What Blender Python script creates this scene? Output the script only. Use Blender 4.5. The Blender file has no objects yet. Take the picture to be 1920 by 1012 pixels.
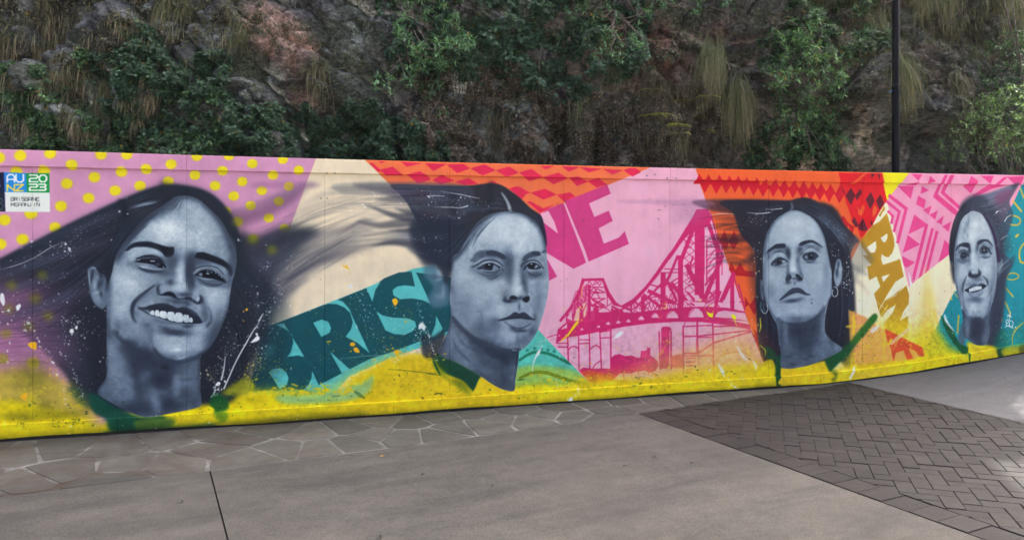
import bpy, math, random
import numpy as np
R = math.radians
random.seed(7)
C = bpy.context.scene.collection
scene = bpy.context.scene
# ---------------------------------------------------------------- camera, sky, sun, exposure
EYE = 1.71
FPX, CXP, HYP = 1390.0, 960.0, 437.0            # focal length in photo pixels, principal column, horizon row
cam_d = bpy.data.cameras.new('camera'); cam = bpy.data.objects.new('camera', cam_d); C.objects.link(cam)
cam.location = (0, 0, EYE); cam.rotation_euler = (R(90), 0, 0)
cam_d.sensor_width = 36; cam_d.lens = 36*FPX/1920; cam_d.shift_y = -69/1920
cam_d.clip_start = .05; cam_d.clip_end = 2000
scene.camera = cam
SUN = np.array([.30, .49, .82]); SUN = SUN/np.linalg.norm(SUN)
world = bpy.data.worlds.new('World'); scene.world = world; world.use_nodes = True
wn = world.node_tree; wn.nodes.clear()
sky = wn.nodes.new('ShaderNodeTexSky'); sky.sky_type = 'NISHITA'; sky.sun_disc = False
sky.sun_elevation = math.asin(SUN[2]); sky.sun_rotation = math.atan2(SUN[0], SUN[1])
sky.air_density = .35; sky.dust_density = 8.0; sky.ozone_density = 0.0; sky.altitude = 20
bg = wn.nodes.new('ShaderNodeBackground'); bg.inputs[1].default_value = .15
wo = wn.nodes.new('ShaderNodeOutputWorld')
wn.links.new(sky.outputs[0], bg.inputs[0]); wn.links.new(bg.outputs[0], wo.inputs[0])
sun_d = bpy.data.lights.new('sun', 'SUN'); sun_d.energy = 2.0; sun_d.angle = R(.53); sun_d.color = (1, .95, .87)
sun = bpy.data.objects.new('sun', sun_d); C.objects.link(sun)
from mathutils import Vector
sun.rotation_euler = Vector(SUN).to_track_quat('Z', 'Y').to_euler()
scene.view_settings.view_transform = 'Standard'; scene.view_settings.look = 'None'
scene.view_settings.exposure = 2.62; scene.view_settings.gamma = 1.0; scene.view_settings.use_curve_mapping = False
scene.cycles.use_denoising = True; scene.cycles.max_bounces = 6; scene.cycles.diffuse_bounces = 4
scene.cycles.transparent_max_bounces = 8
# ---------------------------------------------------------------- helpers
def tag(o, label=None, cat=None, group=None, kind=None):
    for k, v in (('label', label), ('category', cat), ('group', group), ('kind', kind)):
        if v: o[k] = v
    return o
def mesh_obj(name, V, Fc, mat, parent=None, smooth=False, uv=None, col=None):
    me = bpy.data.meshes.new(name)
    V = np.asarray(V, np.float32)
    if isinstance(Fc, np.ndarray):
        n, k = Fc.shape
        me.vertices.add(len(V)); me.vertices.foreach_set('co', V.ravel())
        me.loops.add(n*k); me.loops.foreach_set('vertex_index', Fc.astype(np.int32).ravel())
        me.polygons.add(n); me.polygons.foreach_set('loop_start', np.arange(0, n*k, k, dtype=np.int32))
        me.update(calc_edges=True)
    else:
        me.from_pydata([tuple(map(float, v)) for v in V], [], Fc)
    if smooth: me.polygons.foreach_set('use_smooth', np.ones(len(me.polygons), bool))
    if uv is not None:
        l = me.uv_layers.new(name='UVMap')
        vi = np.empty(len(me.loops), np.int32); me.loops.foreach_get('vertex_index', vi)
        l.data.foreach_set('uv', np.asarray(uv, np.float32)[vi].ravel())
    if col is not None:
        a = me.color_attributes.new('tone', 'FLOAT_COLOR', 'POINT')
        a.data.foreach_set('color', np.hstack([col, np.ones((len(col), 1))]).astype(np.float32).ravel())
    me.validate(); me.update()
    o = bpy.data.objects.new(name, me); C.objects.link(o)
    if mat: me.materials.append(mat)
    if parent: o.parent = parent
    return o
def empty(name, loc=(0, 0, 0)):
    o = bpy.data.objects.new(name, None); C.objects.link(o); o.location = loc; o.empty_display_size = .1
    return o
class NT:
    def __init__(s, name):
        s.m = bpy.data.materials.new(name); s.m.use_nodes = True; s.t = s.m.node_tree
        s.b = s.t.nodes['Principled BSDF']; s.out = s.t.nodes['Material Output']
    def n(s, t, **k):
        x = s.t.nodes.new('ShaderNode'+t)
        for a, v in k.items():
            if a.startswith('i_'):
                key = a[2:]; x.inputs[int(key) if key.isdigit() else key.replace('_', ' ')].default_value = v
            else: setattr(x, a, v)
        return x
    def l(s, a, b): s.t.links.new(a, b)
    def noise(s, vec, scale, detail=4, rough=.55, dist=0):
        x = s.n('TexNoise', i_Scale=scale, i_Detail=detail, i_Roughness=rough, i_Distortion=dist)
        if vec: s.l(vec, x.inputs[0])
        return x.outputs[0]
    def ramp(s, f, stops):
        x = s.n('ValToRGB'); e = x.color_ramp.elements
        while len(e) < len(stops): e.new(.5)
        for q, (p, c) in zip(e, stops): q.position = p; q.color = (*c, 1) if len(c) == 3 else c
        s.l(f, x.inputs[0]); return x.outputs[0]
    def mix(s, f, a, b, mode='MIX'):
        x = s.n('Mix', data_type='RGBA', blend_type=mode)
        for sock, v in ((x.inputs[0], f), (x.inputs[6], a), (x.inputs[7], b)):
            if hasattr(v, 'links'): s.l(v, sock)
            else: sock.default_value = v if not isinstance(v, tuple) else (*v, 1)
        return x.outputs[2]
    def bump(s, h, strength, dist, normal=None):
        x = s.n('Bump', i_Strength=strength, i_Distance=dist); s.l(h, x.inputs['Height'])
        if normal: s.l(normal, x.inputs['Normal'])
        return x.outputs[0]
    def mapped(s, vec, scale=(1, 1, 1), rot=(0, 0, 0)):
        x = s.n('Mapping'); x.inputs['Scale'].default_value = scale; x.inputs['Rotation'].default_value = rot
        s.l(vec, x.inputs[0]); return x.outputs[0]
    def pos(s): return s.n('NewGeometry').outputs['Position']
def plain(name, col, rough=.6, metal=0., spec=.4):
    k = NT(name); k.b.inputs['Base Color'].default_value = (*col, 1); k.b.inputs['Roughness'].default_value = rough
    k.b.inputs['Metallic'].default_value = metal; k.b.inputs['Specular IOR Level'].default_value = spec
    return k
G3 = lambda v: (v, v, v)
# ---------------------------------------------------------------- layout of the place
WC = (-6.88747725e-03, 2.78995192e-01, 7.43397999)          # the hoarding's gentle curve Y(X)
_X = np.linspace(-9, 12, 8401); _Y = np.polyval(WC, _X)
_S = np.concatenate([[0], np.cumsum(np.hypot(np.diff(_X), np.diff(_Y)))]); _PX = CXP+FPX*_X/_Y
_S -= np.interp(0, _PX, _S)
def wall_xy(s): return np.interp(s, _S, _X), np.interp(s, _S, _Y)
BS = np.array([-6, 0, .79, 2.4, 3.4, 5.7, 7.2, 7.9, 8.57, 9.3, 10.0, 10.74, 13, 30.]); BZ = np.array([0, -.008, -.02, -.031, -.036, -.014, -.001, .01, .042, .10, .175, .273, .53, 1.6])
def base_z(s): return np.interp(s, BS, BZ)
def ground_z(x, y):
    """height of the paving: level, ramping up to the right along the hoarding"""
    x = np.asarray(x, float); y = np.asarray(y, float)
    d = np.polyval(WC, x)-y
    xf = x-.23*np.clip(d, -20, 9)/1.05
    k = np.clip(1-(d-4)/14, .25, 1)
    return base_z(np.interp(xf, _X, _S))*k
def at_ground(px, py):
    y = FPX*EYE/(py-HYP)
    for _ in range(12): y = FPX*(EYE-float(ground_z((px-CXP)*y/FPX, y)))/(py-HYP)
    return (px-CXP)*y/FPX, y
# ---------------------------------------------------------------- paving
def poly_prism(name, P, top, depth, bev, mat, parent, zf=ground_z, shrink=0.0, dz=0.):
    """stone, brick or slab: bevelled prism over a convex outline, following the ground"""
    P = np.array(P, float); c = P.mean(0)
    if np.sum(P[:, 0]*np.roll(P[:, 1], -1)-P[:, 1]*np.roll(P[:, 0], -1)) < 0: P = P[::-1]
    def inset(P, d):
        if d == 0: return P
        e = np.roll(P, -1, 0)-P; n = np.stack([-e[:, 1], e[:, 0]], 1)/(np.linalg.norm(e, axis=1)[:, None]+1e-9)
        m = n+np.roll(n, 1, 0); m /= np.maximum(.35, (np.linalg.norm(m, axis=1)**2/2))[:, None]
        return P+m*d
    P0 = inset(P, shrink); P1 = inset(P, shrink+bev); n = len(P)
    V = [(x, y, zf(x, y)+top+dz-depth) for x, y in P0]+[(x, y, zf(x, y)+top+dz-bev) for x, y in P0]+[(x, y, zf(x, y)+top+dz) for x, y in P1]
    Fs = [tuple(range(2*n, 3*n))]
    for i in range(n):
        j = (i+1) % n
        Fs += [(i, j, n+j, n+i), (n+i, n+j, 2*n+j, 2*n+i)]
    return mesh_obj(name, V, Fs, mat, parent)
def clip_poly(P, a, b):
    """keep the part of convex polygon P to the left of the line a->b"""
    out = []; P = [np.array(p, float) for p in P]
    s = lambda p: (b[0]-a[0])*(p[1]-a[1])-(b[1]-a[1])*(p[0]-a[0])
    for i in range(len(P)):
        p, q = P[i], P[(i+1) % len(P)]; sp, sq = s(p), s(q)
        if sp >= 0: out.append(p)
        if sp*sq < 0: out.append(p+(q-p)*sp/(sp-sq))
    return out
def area(P):
    P = np.array(P); return abs(np.sum(P[:, 0]*np.roll(P[:, 1], -1)-P[:, 1]*np.roll(P[:, 0], -1)))/2 if len(P) > 2 else 0
# materials
PDIR = math.atan2(2.2, 4.5)                                # run of the path, about 26 degrees
def paving_mat(name, stops, streak, speck, rough=.85, bumpd=.004, per=0., extra=None, spots=0., gain=.86):
    k = NT(name); p = k.pos()
    pr = k.mapped(p, (1, 1, 1), (0, 0, -PDIR))
    st = k.noise(k.mapped(pr, (.55, 2.2, 1)), 1.5, 6, .6, .6)
    c = k.ramp(st, stops)
    fine = k.ramp(k.noise(p, 75, 5, .8), [(.3, G3(1-speck)), (.7, G3(1+speck*.8))])
    c = k.mix(1.0, c, fine, 'MULTIPLY')
    mid = k.ramp(k.noise(p, 9, 6, .65), [(.3, G3(1-streak)), (.7, G3(1+streak*.5))])
    c = k.mix(1.0, c, mid, 'MULTIPLY')
    if per:
        oi = k.n('ObjectInfo'); rv = k.ramp(oi.outputs['Random'], [(0, G3(1-per)), (.5, G3(1)), (1, (1+per, 1+per*.8, 1+per*.7))])
        c = k.mix(1.0, c, rv, 'MULTIPLY')
    if spots:
        bl = k.ramp(k.noise(p, .9, 5, .6, .5), [(.40, G3(.88)), (.55, G3(1.0))]); c = k.mix(1.0, c, bl, 'MULTIPLY')
        v = k.n('TexVoronoi', i_Scale=7.); k.l(p, v.inputs[0]); c = k.mix(k.ramp(v.outputs['Distance'], [(.0, G3(.55)), (.075, G3(0))]), c, (.05, .047, .045))
        v = k.n('TexVoronoi', i_Scale=2.3); k.l(p, v.inputs[0])
        c = k.mix(k.ramp(v.outputs['Distance'], [(.0, G3(spots)), (.045, G3(0))]), c, (.03, .028, .026))
    if extra: c = extra(k, p, c)
    c = k.mix(1.0, c, (gain, gain*1.02, gain), 'MULTIPLY')
    k.l(c, k.b.inputs['Base Color']); k.b.inputs['Roughness'].default_value = rough; k.b.inputs['Specular IOR Level'].default_value = .25
    nb = k.bump(k.noise(p, 14, 5, .6), .25, bumpd*2)
    k.l(k.bump(k.noise(p, 160, 3, .7), .35, bumpd*.5, nb), k.b.inputs['Normal'])
    return k.m
def brown_stain(k, p, c, amt=.5):
    """rust brown run-off that spreads from the foot of the hoarding over the left stones"""
    sx = k.n('SeparateXYZ'); k.l(p, sx.inputs[0])
    m1 = k.ramp(k.noise(k.mapped(p, (1, 1, 1), (0, 0, -PDIR)), 1.7, 7, .62, 1.2), [(.44, G3(0)), (.60, G3(1))])
    fade = k.n('MapRange', i_1=-.9, i_2=-2.4, i_3=0., i_4=1.); k.l(sx.outputs[0], fade.inputs[0])
    mm = k.n('Math', operation='MULTIPLY'); k.l(m1, mm.inputs[0]); k.l(fade.outputs[0], mm.inputs[1])
    m3 = k.n('Math', operation='MULTIPLY', i_1=amt); k.l(mm.outputs[0], m3.inputs[0])
    return k.mix(m3.outputs[0], c, (.066, .046, .035))
M_CONC = paving_mat('broom_finished_concrete', [(.30, (.076, .073, .068)), (.48, (.103, .0965, .087)), (.66, (.126, .116, .103))], .15, .45, .88, .003, spots=.75)
M_FLAG = paving_mat('flagstone', [(.28, (.078, .078, .070)), (.5, (.108, .104, .092)), (.72, (.138, .126, .110))], .2, .2, .82, .006, .22, brown_stain)
M_MORT = paving_mat('mortar', [(.38, (.13, .128, .120)), (.66, (.28, .275, .26))], .25, .2, .9, .006, 0, lambda k, p, c: brown_stain(k, p, c, .95))
M_BRICK = paving_mat('brown_paver', [(.28, (.017, .0158, .0156)), (.5, (.025, .0228, .0224)), (.72, (.036, .0325, .0315))], .30, .5, .72, .005, .30)
M_SAND = paving_mat('joint_sand', [(.38, (.018, .015, .012)), (.50, (.050, .045, .038)), (.62, (.20, .19, .17))], .3, .3, .95, .006)
M_ASPH = paving_mat('worn_asphalt', [(.25, (.095, .097, .104)), (.5, (.118, .118, .124)), (.75, (.142, .141, .145))], .12, .5, .85, .006)
M_PALE_GROUND = paving_mat('pale_bounce_ground', [(.3, (.26, .24, .21)), (.7, (.36, .335, .30))], .2, .2)  # made pale so sunlit ground behind the camera bounces light onto the hoarding
# the ground, one sheet to the horizon
gx = np.concatenate([np.linspace(-400, -14, 14), np.linspace(-12, 16, 113), np.linspace(18, 400, 14)])
gy = np.concatenate([np.linspace(-400, -10, 14), np.linspace(-8, 12, 81), np.linspace(14, 400, 14)])
GX, GY = np.meshgrid(gx, gy)
gz = ground_z(np.clip(GX, -12, 13), np.clip(GY, -12, 12))-.07
V = np.stack([GX, GY, gz], 2).reshape(-1, 3); w = len(gx)
idx = np.arange(len(gy)-1)[:, None]*w+np.arange(w-1)[None]; idx = idx.ravel()
tag(mesh_obj('ground', V, np.stack([idx, idx+1, idx+w+1, idx+w], 1), M_PALE_GROUND), 'pale sandy pavement under the paving and out to the horizon, lightened to bounce sun', kind='structure')
g = at_ground
A0 = np.array(g(0, 930)); A1 = np.array(g(1197, 774)); pd = (A1-A0)/np.linalg.norm(A1-A0); pn = np.array([pd[1], -pd[0]])   # path edge and its perpendicular towards the camera
K0 = A1                                                                                                   # corner concrete / pavers / flagstones
Jx = np.array(g(393, 880))
# concrete path: slabs with open expansion joints
conc = tag(empty('concrete_path'), 'worn grey concrete path in front of the hoarding', kind='structure')
js = [-9.0, float(np.dot(Jx-K0, pd)), 0.0]
js.insert(1, js[1]-3.66)
def strip(u0, u1, v0, v1, nu, nv, name, mat, parent, top=0.):
    us, vs = np.linspace(u0, u1, nu+1), np.linspace(v0, v1, nv+1)
    pts = np.array([K0+pd*u+pn*v for v in vs for u in us]); z = ground_z(pts[:, 0], pts[:, 1])+top
    Vt = np.column_stack([pts, z]); q = (np.arange(nv)[:, None]*(nu+1)+np.arange(nu)).ravel()
    Fq = [tuple(map(int, (a, a+nu+1, a+nu+2, a+1))) for a in q]
    n0 = len(Vt); per = [j for j in range(nu+1)]+[(i+1)*(nu+1)-1 for i in range(1, nv+1)]+[nv*(nu+1)+j for j in range(nu-1, -1, -1)]+[i*(nu+1) for i in range(nv-1, 0, -1)]
    Vt = np.vstack([Vt, Vt[per]-[0, 0, .09]])
    Fq += [(per[i], per[(i+1) % len(per)], n0+(i+1) % len(per), n0+i) for i in range(len(per))]
    return mesh_obj(name, Vt, Fq, mat, parent)
for a, b in zip(js[:-1], js[1:]):
    strip(a+.005, b-(.016 if b == 0 else .005), .010, 9., 8, 14, 'slab', M_CONC, conc)
# flagstone strip: irregular stones in pale mortar
flag = tag(empty('flagstone_strip'), 'strip of irregular grey brown flagstones along the foot of the hoarding', kind='structure')
def wall_side(px): return np.array([np.interp(px, _PX, _X), np.interp(px, _PX, _Y)])
outline_lo = [K0-pd*7.4, K0, np.array(g(1420, 741)), np.array(g(1560, 722))]
F_SEEDS = '-160 880 -100 905 -50 850 -60 930 25 850 40 905 115 838 125 885 225 835 235 872 205 897 310 822 320 868 385 808 400 842 445 822 460 855 500 806 530 838 585 812 600 835 660 802 650 828 715 790 700 812 770 792 760 815 830 783 850 800 815 812 890 776 905 795 940 785 975 768 990 786 1020 775 1050 762 1075 778 1110 755 1150 770 1130 784 1170 752 1195 762 1240 750 1290 748 1300 741 1350 738 1400 738 1450 732 1480 728 1530 724'.split()
F_SEEDS = [np.array(g(float(F_SEEDS[i]), float(F_SEEDS[i+1]))) for i in range(0, len(F_SEEDS), 2)]
rf = random.Random(11)
for i, sd in enumerate(F_SEEDS):
    cell = [sd+np.array(v) for v in ((-.9, -.9), (.9, -.9), (.9, .9), (-.9, .9))]
    for j, o in enumerate(F_SEEDS):
        if i == j or np.linalg.norm(o-sd) > 2.2: continue
        m = (sd+o)/2; d = o-sd; cell = clip_poly(cell, m, m+np.array([-d[1], d[0]]))
        if len(cell) < 3: break
    if len(cell) < 3: continue
    for a, b in zip(outline_lo[:-1], outline_lo[1:]):                       # lower border, stones above it
        f = (sd-a) @ (b-a)/((b-a) @ (b-a))
        if -.02 < f < 1.02 or (f > 1 and b is outline_lo[-1]) or (f < 0 and a is outline_lo[0]): cell = clip_poly(cell, a, b)
        if len(cell) < 3: break
    if len(cell) < 3: continue
    xs = np.interp(sd[0], _X, _X); t0 = np.array([sd[0]-.5, np.polyval(WC, sd[0]-.5)+.02]); t1 = np.array([sd[0]+.5, np.polyval(WC, sd[0]+.5)+.02])
    cell = clip_poly(cell, t1, t0)
    if len(cell) < 3 or area(cell) < .004: continue
    cc = np.array(cell).mean(0); rough_cell = []
    for q in range(len(cell)):                                              # break the straight edges a little
        a, b = np.array(cell[q]), np.array(cell[(q+1) % len(cell)])
        if np.linalg.norm(a-b) < .03: rough_cell.append((a+b)/2); continue
        rough_cell.append(a+(cc-a)*.06)
        if np.linalg.norm(a-b) > .22:
            for f in (.33, .67): rough_cell.append(a+(b-a)*f+(cc-(a+b)/2)*rf.uniform(-.01, .05))
    poly_prism('flagstone', rough_cell, 0, .05, .003, M_FLAG, flag, shrink=.0075, dz=rf.uniform(-.0025, .002))
def sheet(name, poly_lo, poly_hi, n, top, mat, parent):
    V, Fs = [], []
    for i in range(n+1):
        f = i/n
        a = np.array([np.interp(f, np.linspace(0, 1, len(poly_lo)), [p[j] for p in poly_lo]) for j in (0, 1)])
        b = np.array([np.interp(f, np.linspace(0, 1, len(poly_hi)), [p[j] for p in poly_hi]) for j in (0, 1)])
        for q in range(17):
            p = a+(b-a)*q/16; V.append((*p, float(ground_z(*p))+top))
    for i in range(n):
        for q in range(16): a = i*17+q; Fs.append((a, a+17, a+18, a+1))
    return mesh_obj(name, V, Fs, mat, parent)
lo = [K0-pd*7.4+pd*t for t in np.linspace(0, 7.4, 30)]+[outline_lo[1]+(outline_lo[2]-outline_lo[1])*f for f in np.linspace(.1, 1, 8)]+[outline_lo[3]]
hi = [np.array([p[0], np.polyval(WC, p[0])+.05]) for p in lo]
sheet('mortar_bed', lo, hi, 90, -.0045, M_MORT, flag)
# brown pavers in 45 degree herringbone with a header course along the concrete
pav = tag(empty('paver_apron'), 'dark brown herringbone brick paver apron beside the concrete path', kind='structure')
Q0 = K0; Q1 = np.array(g(1592, 717)); Q2 = np.array(g(1920, 793)); Q2 = Q2+(Q2-Q1)/np.linalg.norm(Q2-Q1)*2.6; Q3 = K0+pn*6.2
Q1a = np.array(g(1420, 741.5)); Q1b = np.array(g(1560, 722.5))
region = [Q0, Q3, Q3+(Q2-Q3)*.0+np.array([3.2, .4]), Q2, Q1, Q1b, Q1a]
region_ccw = np.array(region)
BW, BL, JT = .115, .23, .0017
inner0 = K0+pd*.235; inner1 = inner0+pn*6.2
brick_polys = []
u = 0.
rb = random.Random(21)
while u < 6.2:
    L_ = .188+rb.uniform(-.006, .006)
    brick_polys.append([K0+pn*u, K0+pn*(u+L_), K0+pn*(u+L_)+pd*.232, K0+pn*u+pd*.232]); u += L_
ha = PDIR-R(45); e1 = np.array([math.cos(ha), math.sin(ha)]); e2 = np.array([-e1[1], e1[0]])
org = K0+np.array([2.2, -1.5])
for ix in range(-46, 47):
    for iy in range(-46, 47):
        r = (ix-iy) % 4
        if r == 0: cells = (ix, iy, ix+2, iy+1)
        elif r == 2: cells = (ix, iy-1, ix+1, iy+1)
        else: continue
        P = [org+e1*BW*a+e2*BW*b for a, b in ((cells[0], cells[1]), (cells[2], cells[1]), (cells[2], cells[3]), (cells[0], cells[3]))]
        c = np.mean(P, 0)
        if c[1] < 1.6 or c[1] > 9 or c[0] > 8: continue
        P = clip_poly(P, inner0, inner1) if np.cross(inner1-inner0, np.mean(region_ccw, 0)-inner0) > 0 else clip_poly(P, inner1, inner0)
        for a, b in ((Q1a, Q0), (Q1b, Q1a), (Q1, Q1b), (Q2, Q1)):
            if len(P) < 3: break
            P = clip_poly(P, a, b)
        if len(P) >= 3 and area(P) > .0012: brick_polys.append(P)
def in_view(c):
    z = float(ground_z(*c)); px = CXP+FPX*c[0]/c[1]; py = HYP+FPX*(EYE-z)/c[1]
    return (-15 < px < 1935 and py < 1030), c[1]
vis = sorted([(in_view(np.mean(P, 0))[1], i) for i, P in enumerate(brick_polys) if in_view(np.mean(P, 0))[0]])
single = {i for _, i in vis[:300]}
VS, FS = [], []
for i, P in enumerate(brick_polys):
    dz = rb.uniform(-.004, .003)
    if i in single: poly_prism('brick', P, 0, .05, .0035, M_BRICK, pav, shrink=JT, dz=dz)
    else:
        o = poly_prism('tmp', P, 0, .05, .005, None, None, shrink=JT, dz=dz); me = o.data
        n0 = len(VS); VS += [tuple(v.co) for v in me.vertices]; FS += [tuple(n0+j for j in f.vertices) for f in me.polygons]
        bpy.data.objects.remove(o); bpy.data.meshes.remove(me)
tag(mesh_obj('far_bricks', VS, FS, M_BRICK, pav), kind='stuff')
lo = [K0+pn*6.2*t for t in np.linspace(1, 0, 12)]+[Q1a, Q1b, Q1]; hi = [Q3+np.array([4.4, .5])+(Q2-Q3-np.array([4.4, .5]))*t for t in np.linspace(0, 1, 12)]+[Q2+(Q1-Q2)*t for t in (.3, .6, 1)]
sheet('joint_bed', lo, hi, 90, -.0085, M_SAND, pav)
# asphalt at the right, climbing with the ramp
asp = [Q1+(Q2-Q1)*t for t in np.linspace(0, 1, 24)]
top_e = [np.array([Q1[0]-.05+(9.5-Q1[0])*t, np.polyval(WC, Q1[0]-.05+(9.5-Q1[0])*t)+.3]) for t in np.linspace(0, 1, 24)]
asph = sheet('asphalt_road', asp+[Q2+(Q2-Q1)*.6], top_e+[np.array([12., 9.2])], 60, 0.002, M_ASPH, None)
tag(asph, 'grey worn asphalt ramp rising to the right', kind='structure')
# rest of the path behind the camera and to the right
o = strip(.05, 9., 6.1, 16., 10, 12, 'concrete_apron', M_CONC, None); tag(o, 'concrete paving on the near side of the pavers', kind='structure')
# fallen leaves and chalky scuffs
M_LEAFD = plain('dry_fallen_leaf', (.30, .16, .05), .8).m; M_LEAFK = plain('dark_fallen_leaf', (.03, .026, .022), .85).m
def fallen(px, py, ln, ang, mat, label):
    x, y = g(px, py); z = float(ground_z(x, y))+.006
    c, s_ = math.cos(ang)*ln/2, math.sin(ang)*ln/2
    V = [(x-c, y-s_, z), (x-s_*.5, y+c*.5, z+.012), (x+c, y+s_, z+.003), (x+s_*.5, y-c*.5, z+.009), (x, y, z+.004)]
    tag(mesh_obj('fallen_leaf', V, [(0, 4, 1), (1, 4, 2), (2, 4, 3), (3, 4, 0)], mat), label, 'leaf', 'fallen leaves on the concrete')
fallen(716, 857, .05, .4, M_LEAFD, 'small orange dry leaf lying on the concrete path')
for px, py, w_ in ((793, 891, 'scrap left of centre below the flagstones'), (1297, 869, 'scrap nearest the paver edge'), (924, 912, 'scrap in the middle of the picture'), (1227, 858, 'scrap just left of the pavers'), (1171, 875, 'scrap left of two others near the pavers'), (340, 942, 'scrap left of the expansion joint'), (712, 1008, 'scrap at the bottom edge')):
    fallen(px, py, .045, px*.1, M_LEAFK, 'tiny dark dead leaf '+w_+' on the concrete path')
# ---- mural painter: rasterises painted shapes given in wall millimetres (s along the wall, z up)
S0, S1, Z0, Z1, RES = -1000., 12130., -120., 2430., 0.23
MW, MH = int((S1-S0)*RES), int((Z1-Z0)*RES)
CANVAS = np.zeros((MH, MW, 3), np.float32)
CLIPS = {}
def boxblur(a, r):
    for ax in (0, 1):
        n = a.shape[ax]
        p = [(0, 0), (0, 0)]; p[ax] = (r+1, r)
        c = np.cumsum(np.pad(a, p, mode='edge'), axis=ax, dtype=np.float64)
        a = ((c[2*r+1:] - c[:n]) if ax == 0 else (c[:, 2*r+1:] - c[:, :n])) / (2*r+1)
    return a.astype(np.float32)
def soften(a, sig):
    if sig < 0.4: return a
    w = math.sqrt(4*sig*sig+1)
    lo = max(0, int((w-1)/2)); fr = (w-1)/2 - lo
    for _ in range(3):
        b = boxblur(a, lo) if lo else a
        a = b if fr < 0.05 else b*(1-fr) + boxblur(a, lo+1)*fr
    return a
def to_tex(p):
    p = np.asarray(p, float).reshape(-1, 2)
    return np.stack([(p[:, 0]-S0)*RES, (Z1-p[:, 1])*RES], 1)
def smooth_closed(p, k=6):
    a, b, c, d = np.roll(p, 1, 0), p, np.roll(p, -1, 0), np.roll(p, -2, 0)
    o = []
    for t in np.arange(k)/k:
        o.append(.5*((2*b)+(c-a)*t+(2*a-5*b+4*c-d)*t*t+(3*b-a-3*c+d)*t**3))
    return np.stack(o, 1).reshape(-1, 2)
def smooth_open(p, k=8):
    if len(p) < 3:
        t = np.linspace(0, 1, k+1)[:, None]
        return p[0]*(1-t)+p[-1]*t
    q = np.vstack([2*p[0]-p[1], p, 2*p[-1]-p[-2]])
    o = []
    for i in range(1, len(q)-2):
        a, b, c, d = q[i-1:i+3]
        t = (np.arange(k)/k)[:, None]
        o.append(.5*((2*b)+(c-a)*t+(2*a-5*b+4*c-d)*t*t+(3*b-a-3*c+d)*t**3))
    o.append(q[-2][None])
    return np.vstack(o)
def raster(p, sig=0.0, ss=3):
    m = int(3*sig)+2
    x0 = max(0, int(p[:, 0].min())-m); x1 = min(MW, int(p[:, 0].max())+m+2)
    y0 = max(0, int(p[:, 1].min())-m); y1 = min(MH, int(p[:, 1].max())+m+2)
    if x1 <= x0 or y1 <= y0: return None
    w, h = x1-x0, y1-y0
    fl = np.zeros((h*ss, w*ss+1), np.int32)
    q = (p-[x0, y0])*ss
    for (ax, ay), (bx, by) in zip(q, np.roll(q, -1, 0)):
        if ay > by: ax, ay, bx, by = bx, by, ax, ay
        r0, r1 = max(0, math.ceil(ay-.5)), min(h*ss, math.ceil(by-.5))
        if r1 <= r0: continue
        rows = np.arange(r0, r1)
        xs = ax+(rows+.5-ay)*(bx-ax)/(by-ay)
        fl[rows, np.clip(np.ceil(xs-.5), 0, w*ss).astype(int)] += 1
    mk = (np.cumsum(fl, 1)[:, :-1] & 1).astype(np.float32)
    mk = mk.reshape(h, ss, w, ss).mean((1, 3))
    return y0, x0, soften(mk, sig)
def lay(y0, x0, mk, col, alpha, clip):
    h, w = mk.shape
    a = mk*alpha
    if clip:
        for c in clip.split('+'):
            a = a*(1-CLIPS[c[1:]][y0:y0+h, x0:x0+w] if c[0] == '-' else CLIPS[c][y0:y0+h, x0:x0+w])
    v = CANVAS[y0:y0+h, x0:x0+w]
    v += (np.asarray(col, np.float32)-v)*a[..., None]
def ribbon(p, w):
    w = np.interp(np.linspace(0, 1, len(p)), np.linspace(0, 1, len(w)), w)
    t = np.gradient(p, axis=0); t /= np.linalg.norm(t, axis=1)[:, None]+1e-9
    n = np.stack([-t[:, 1], t[:, 0]], 1)*w[:, None]/2
    return np.vstack([p+n, (p-n)[::-1]])
def op_poly(pts, col, alpha=1., f=0., sm=1, clip=None, name=None):
    p = to_tex(pts)
    if sm: p = smooth_closed(p)
    r = raster(p, f*RES)
    if r is None: return
    if name:
        m = CLIPS.setdefault(name, np.zeros((MH, MW), np.float32))
        y0, x0, mk = r
        v = m[y0:y0+mk.shape[0], x0:x0+mk.shape[1]]
        np.maximum(v, mk, out=v)
    if col is not None: lay(*r, col, alpha, clip)
def op_line(pts, w, col, alpha=1., f=0., sm=1, clip=None):
    p = to_tex(pts)
    p = smooth_open(p) if sm else p
    w = np.maximum(np.atleast_1d(np.asarray(w, float))*RES, .05)
    if not sm:
        for a, b in zip(p[:-1], p[1:]):
            d = (b-a)/(np.linalg.norm(b-a)+1e-9)*w[0]*.45
            r = raster(ribbon(np.array([a-d, b+d]), w[:1]), f*RES)
            if r: lay(*r, col, alpha, clip)
        return
    r = raster(ribbon(p, w if len(w) > 1 else np.repeat(w, 2)), f*RES)
    if r: lay(*r, col, alpha, clip)
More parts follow.
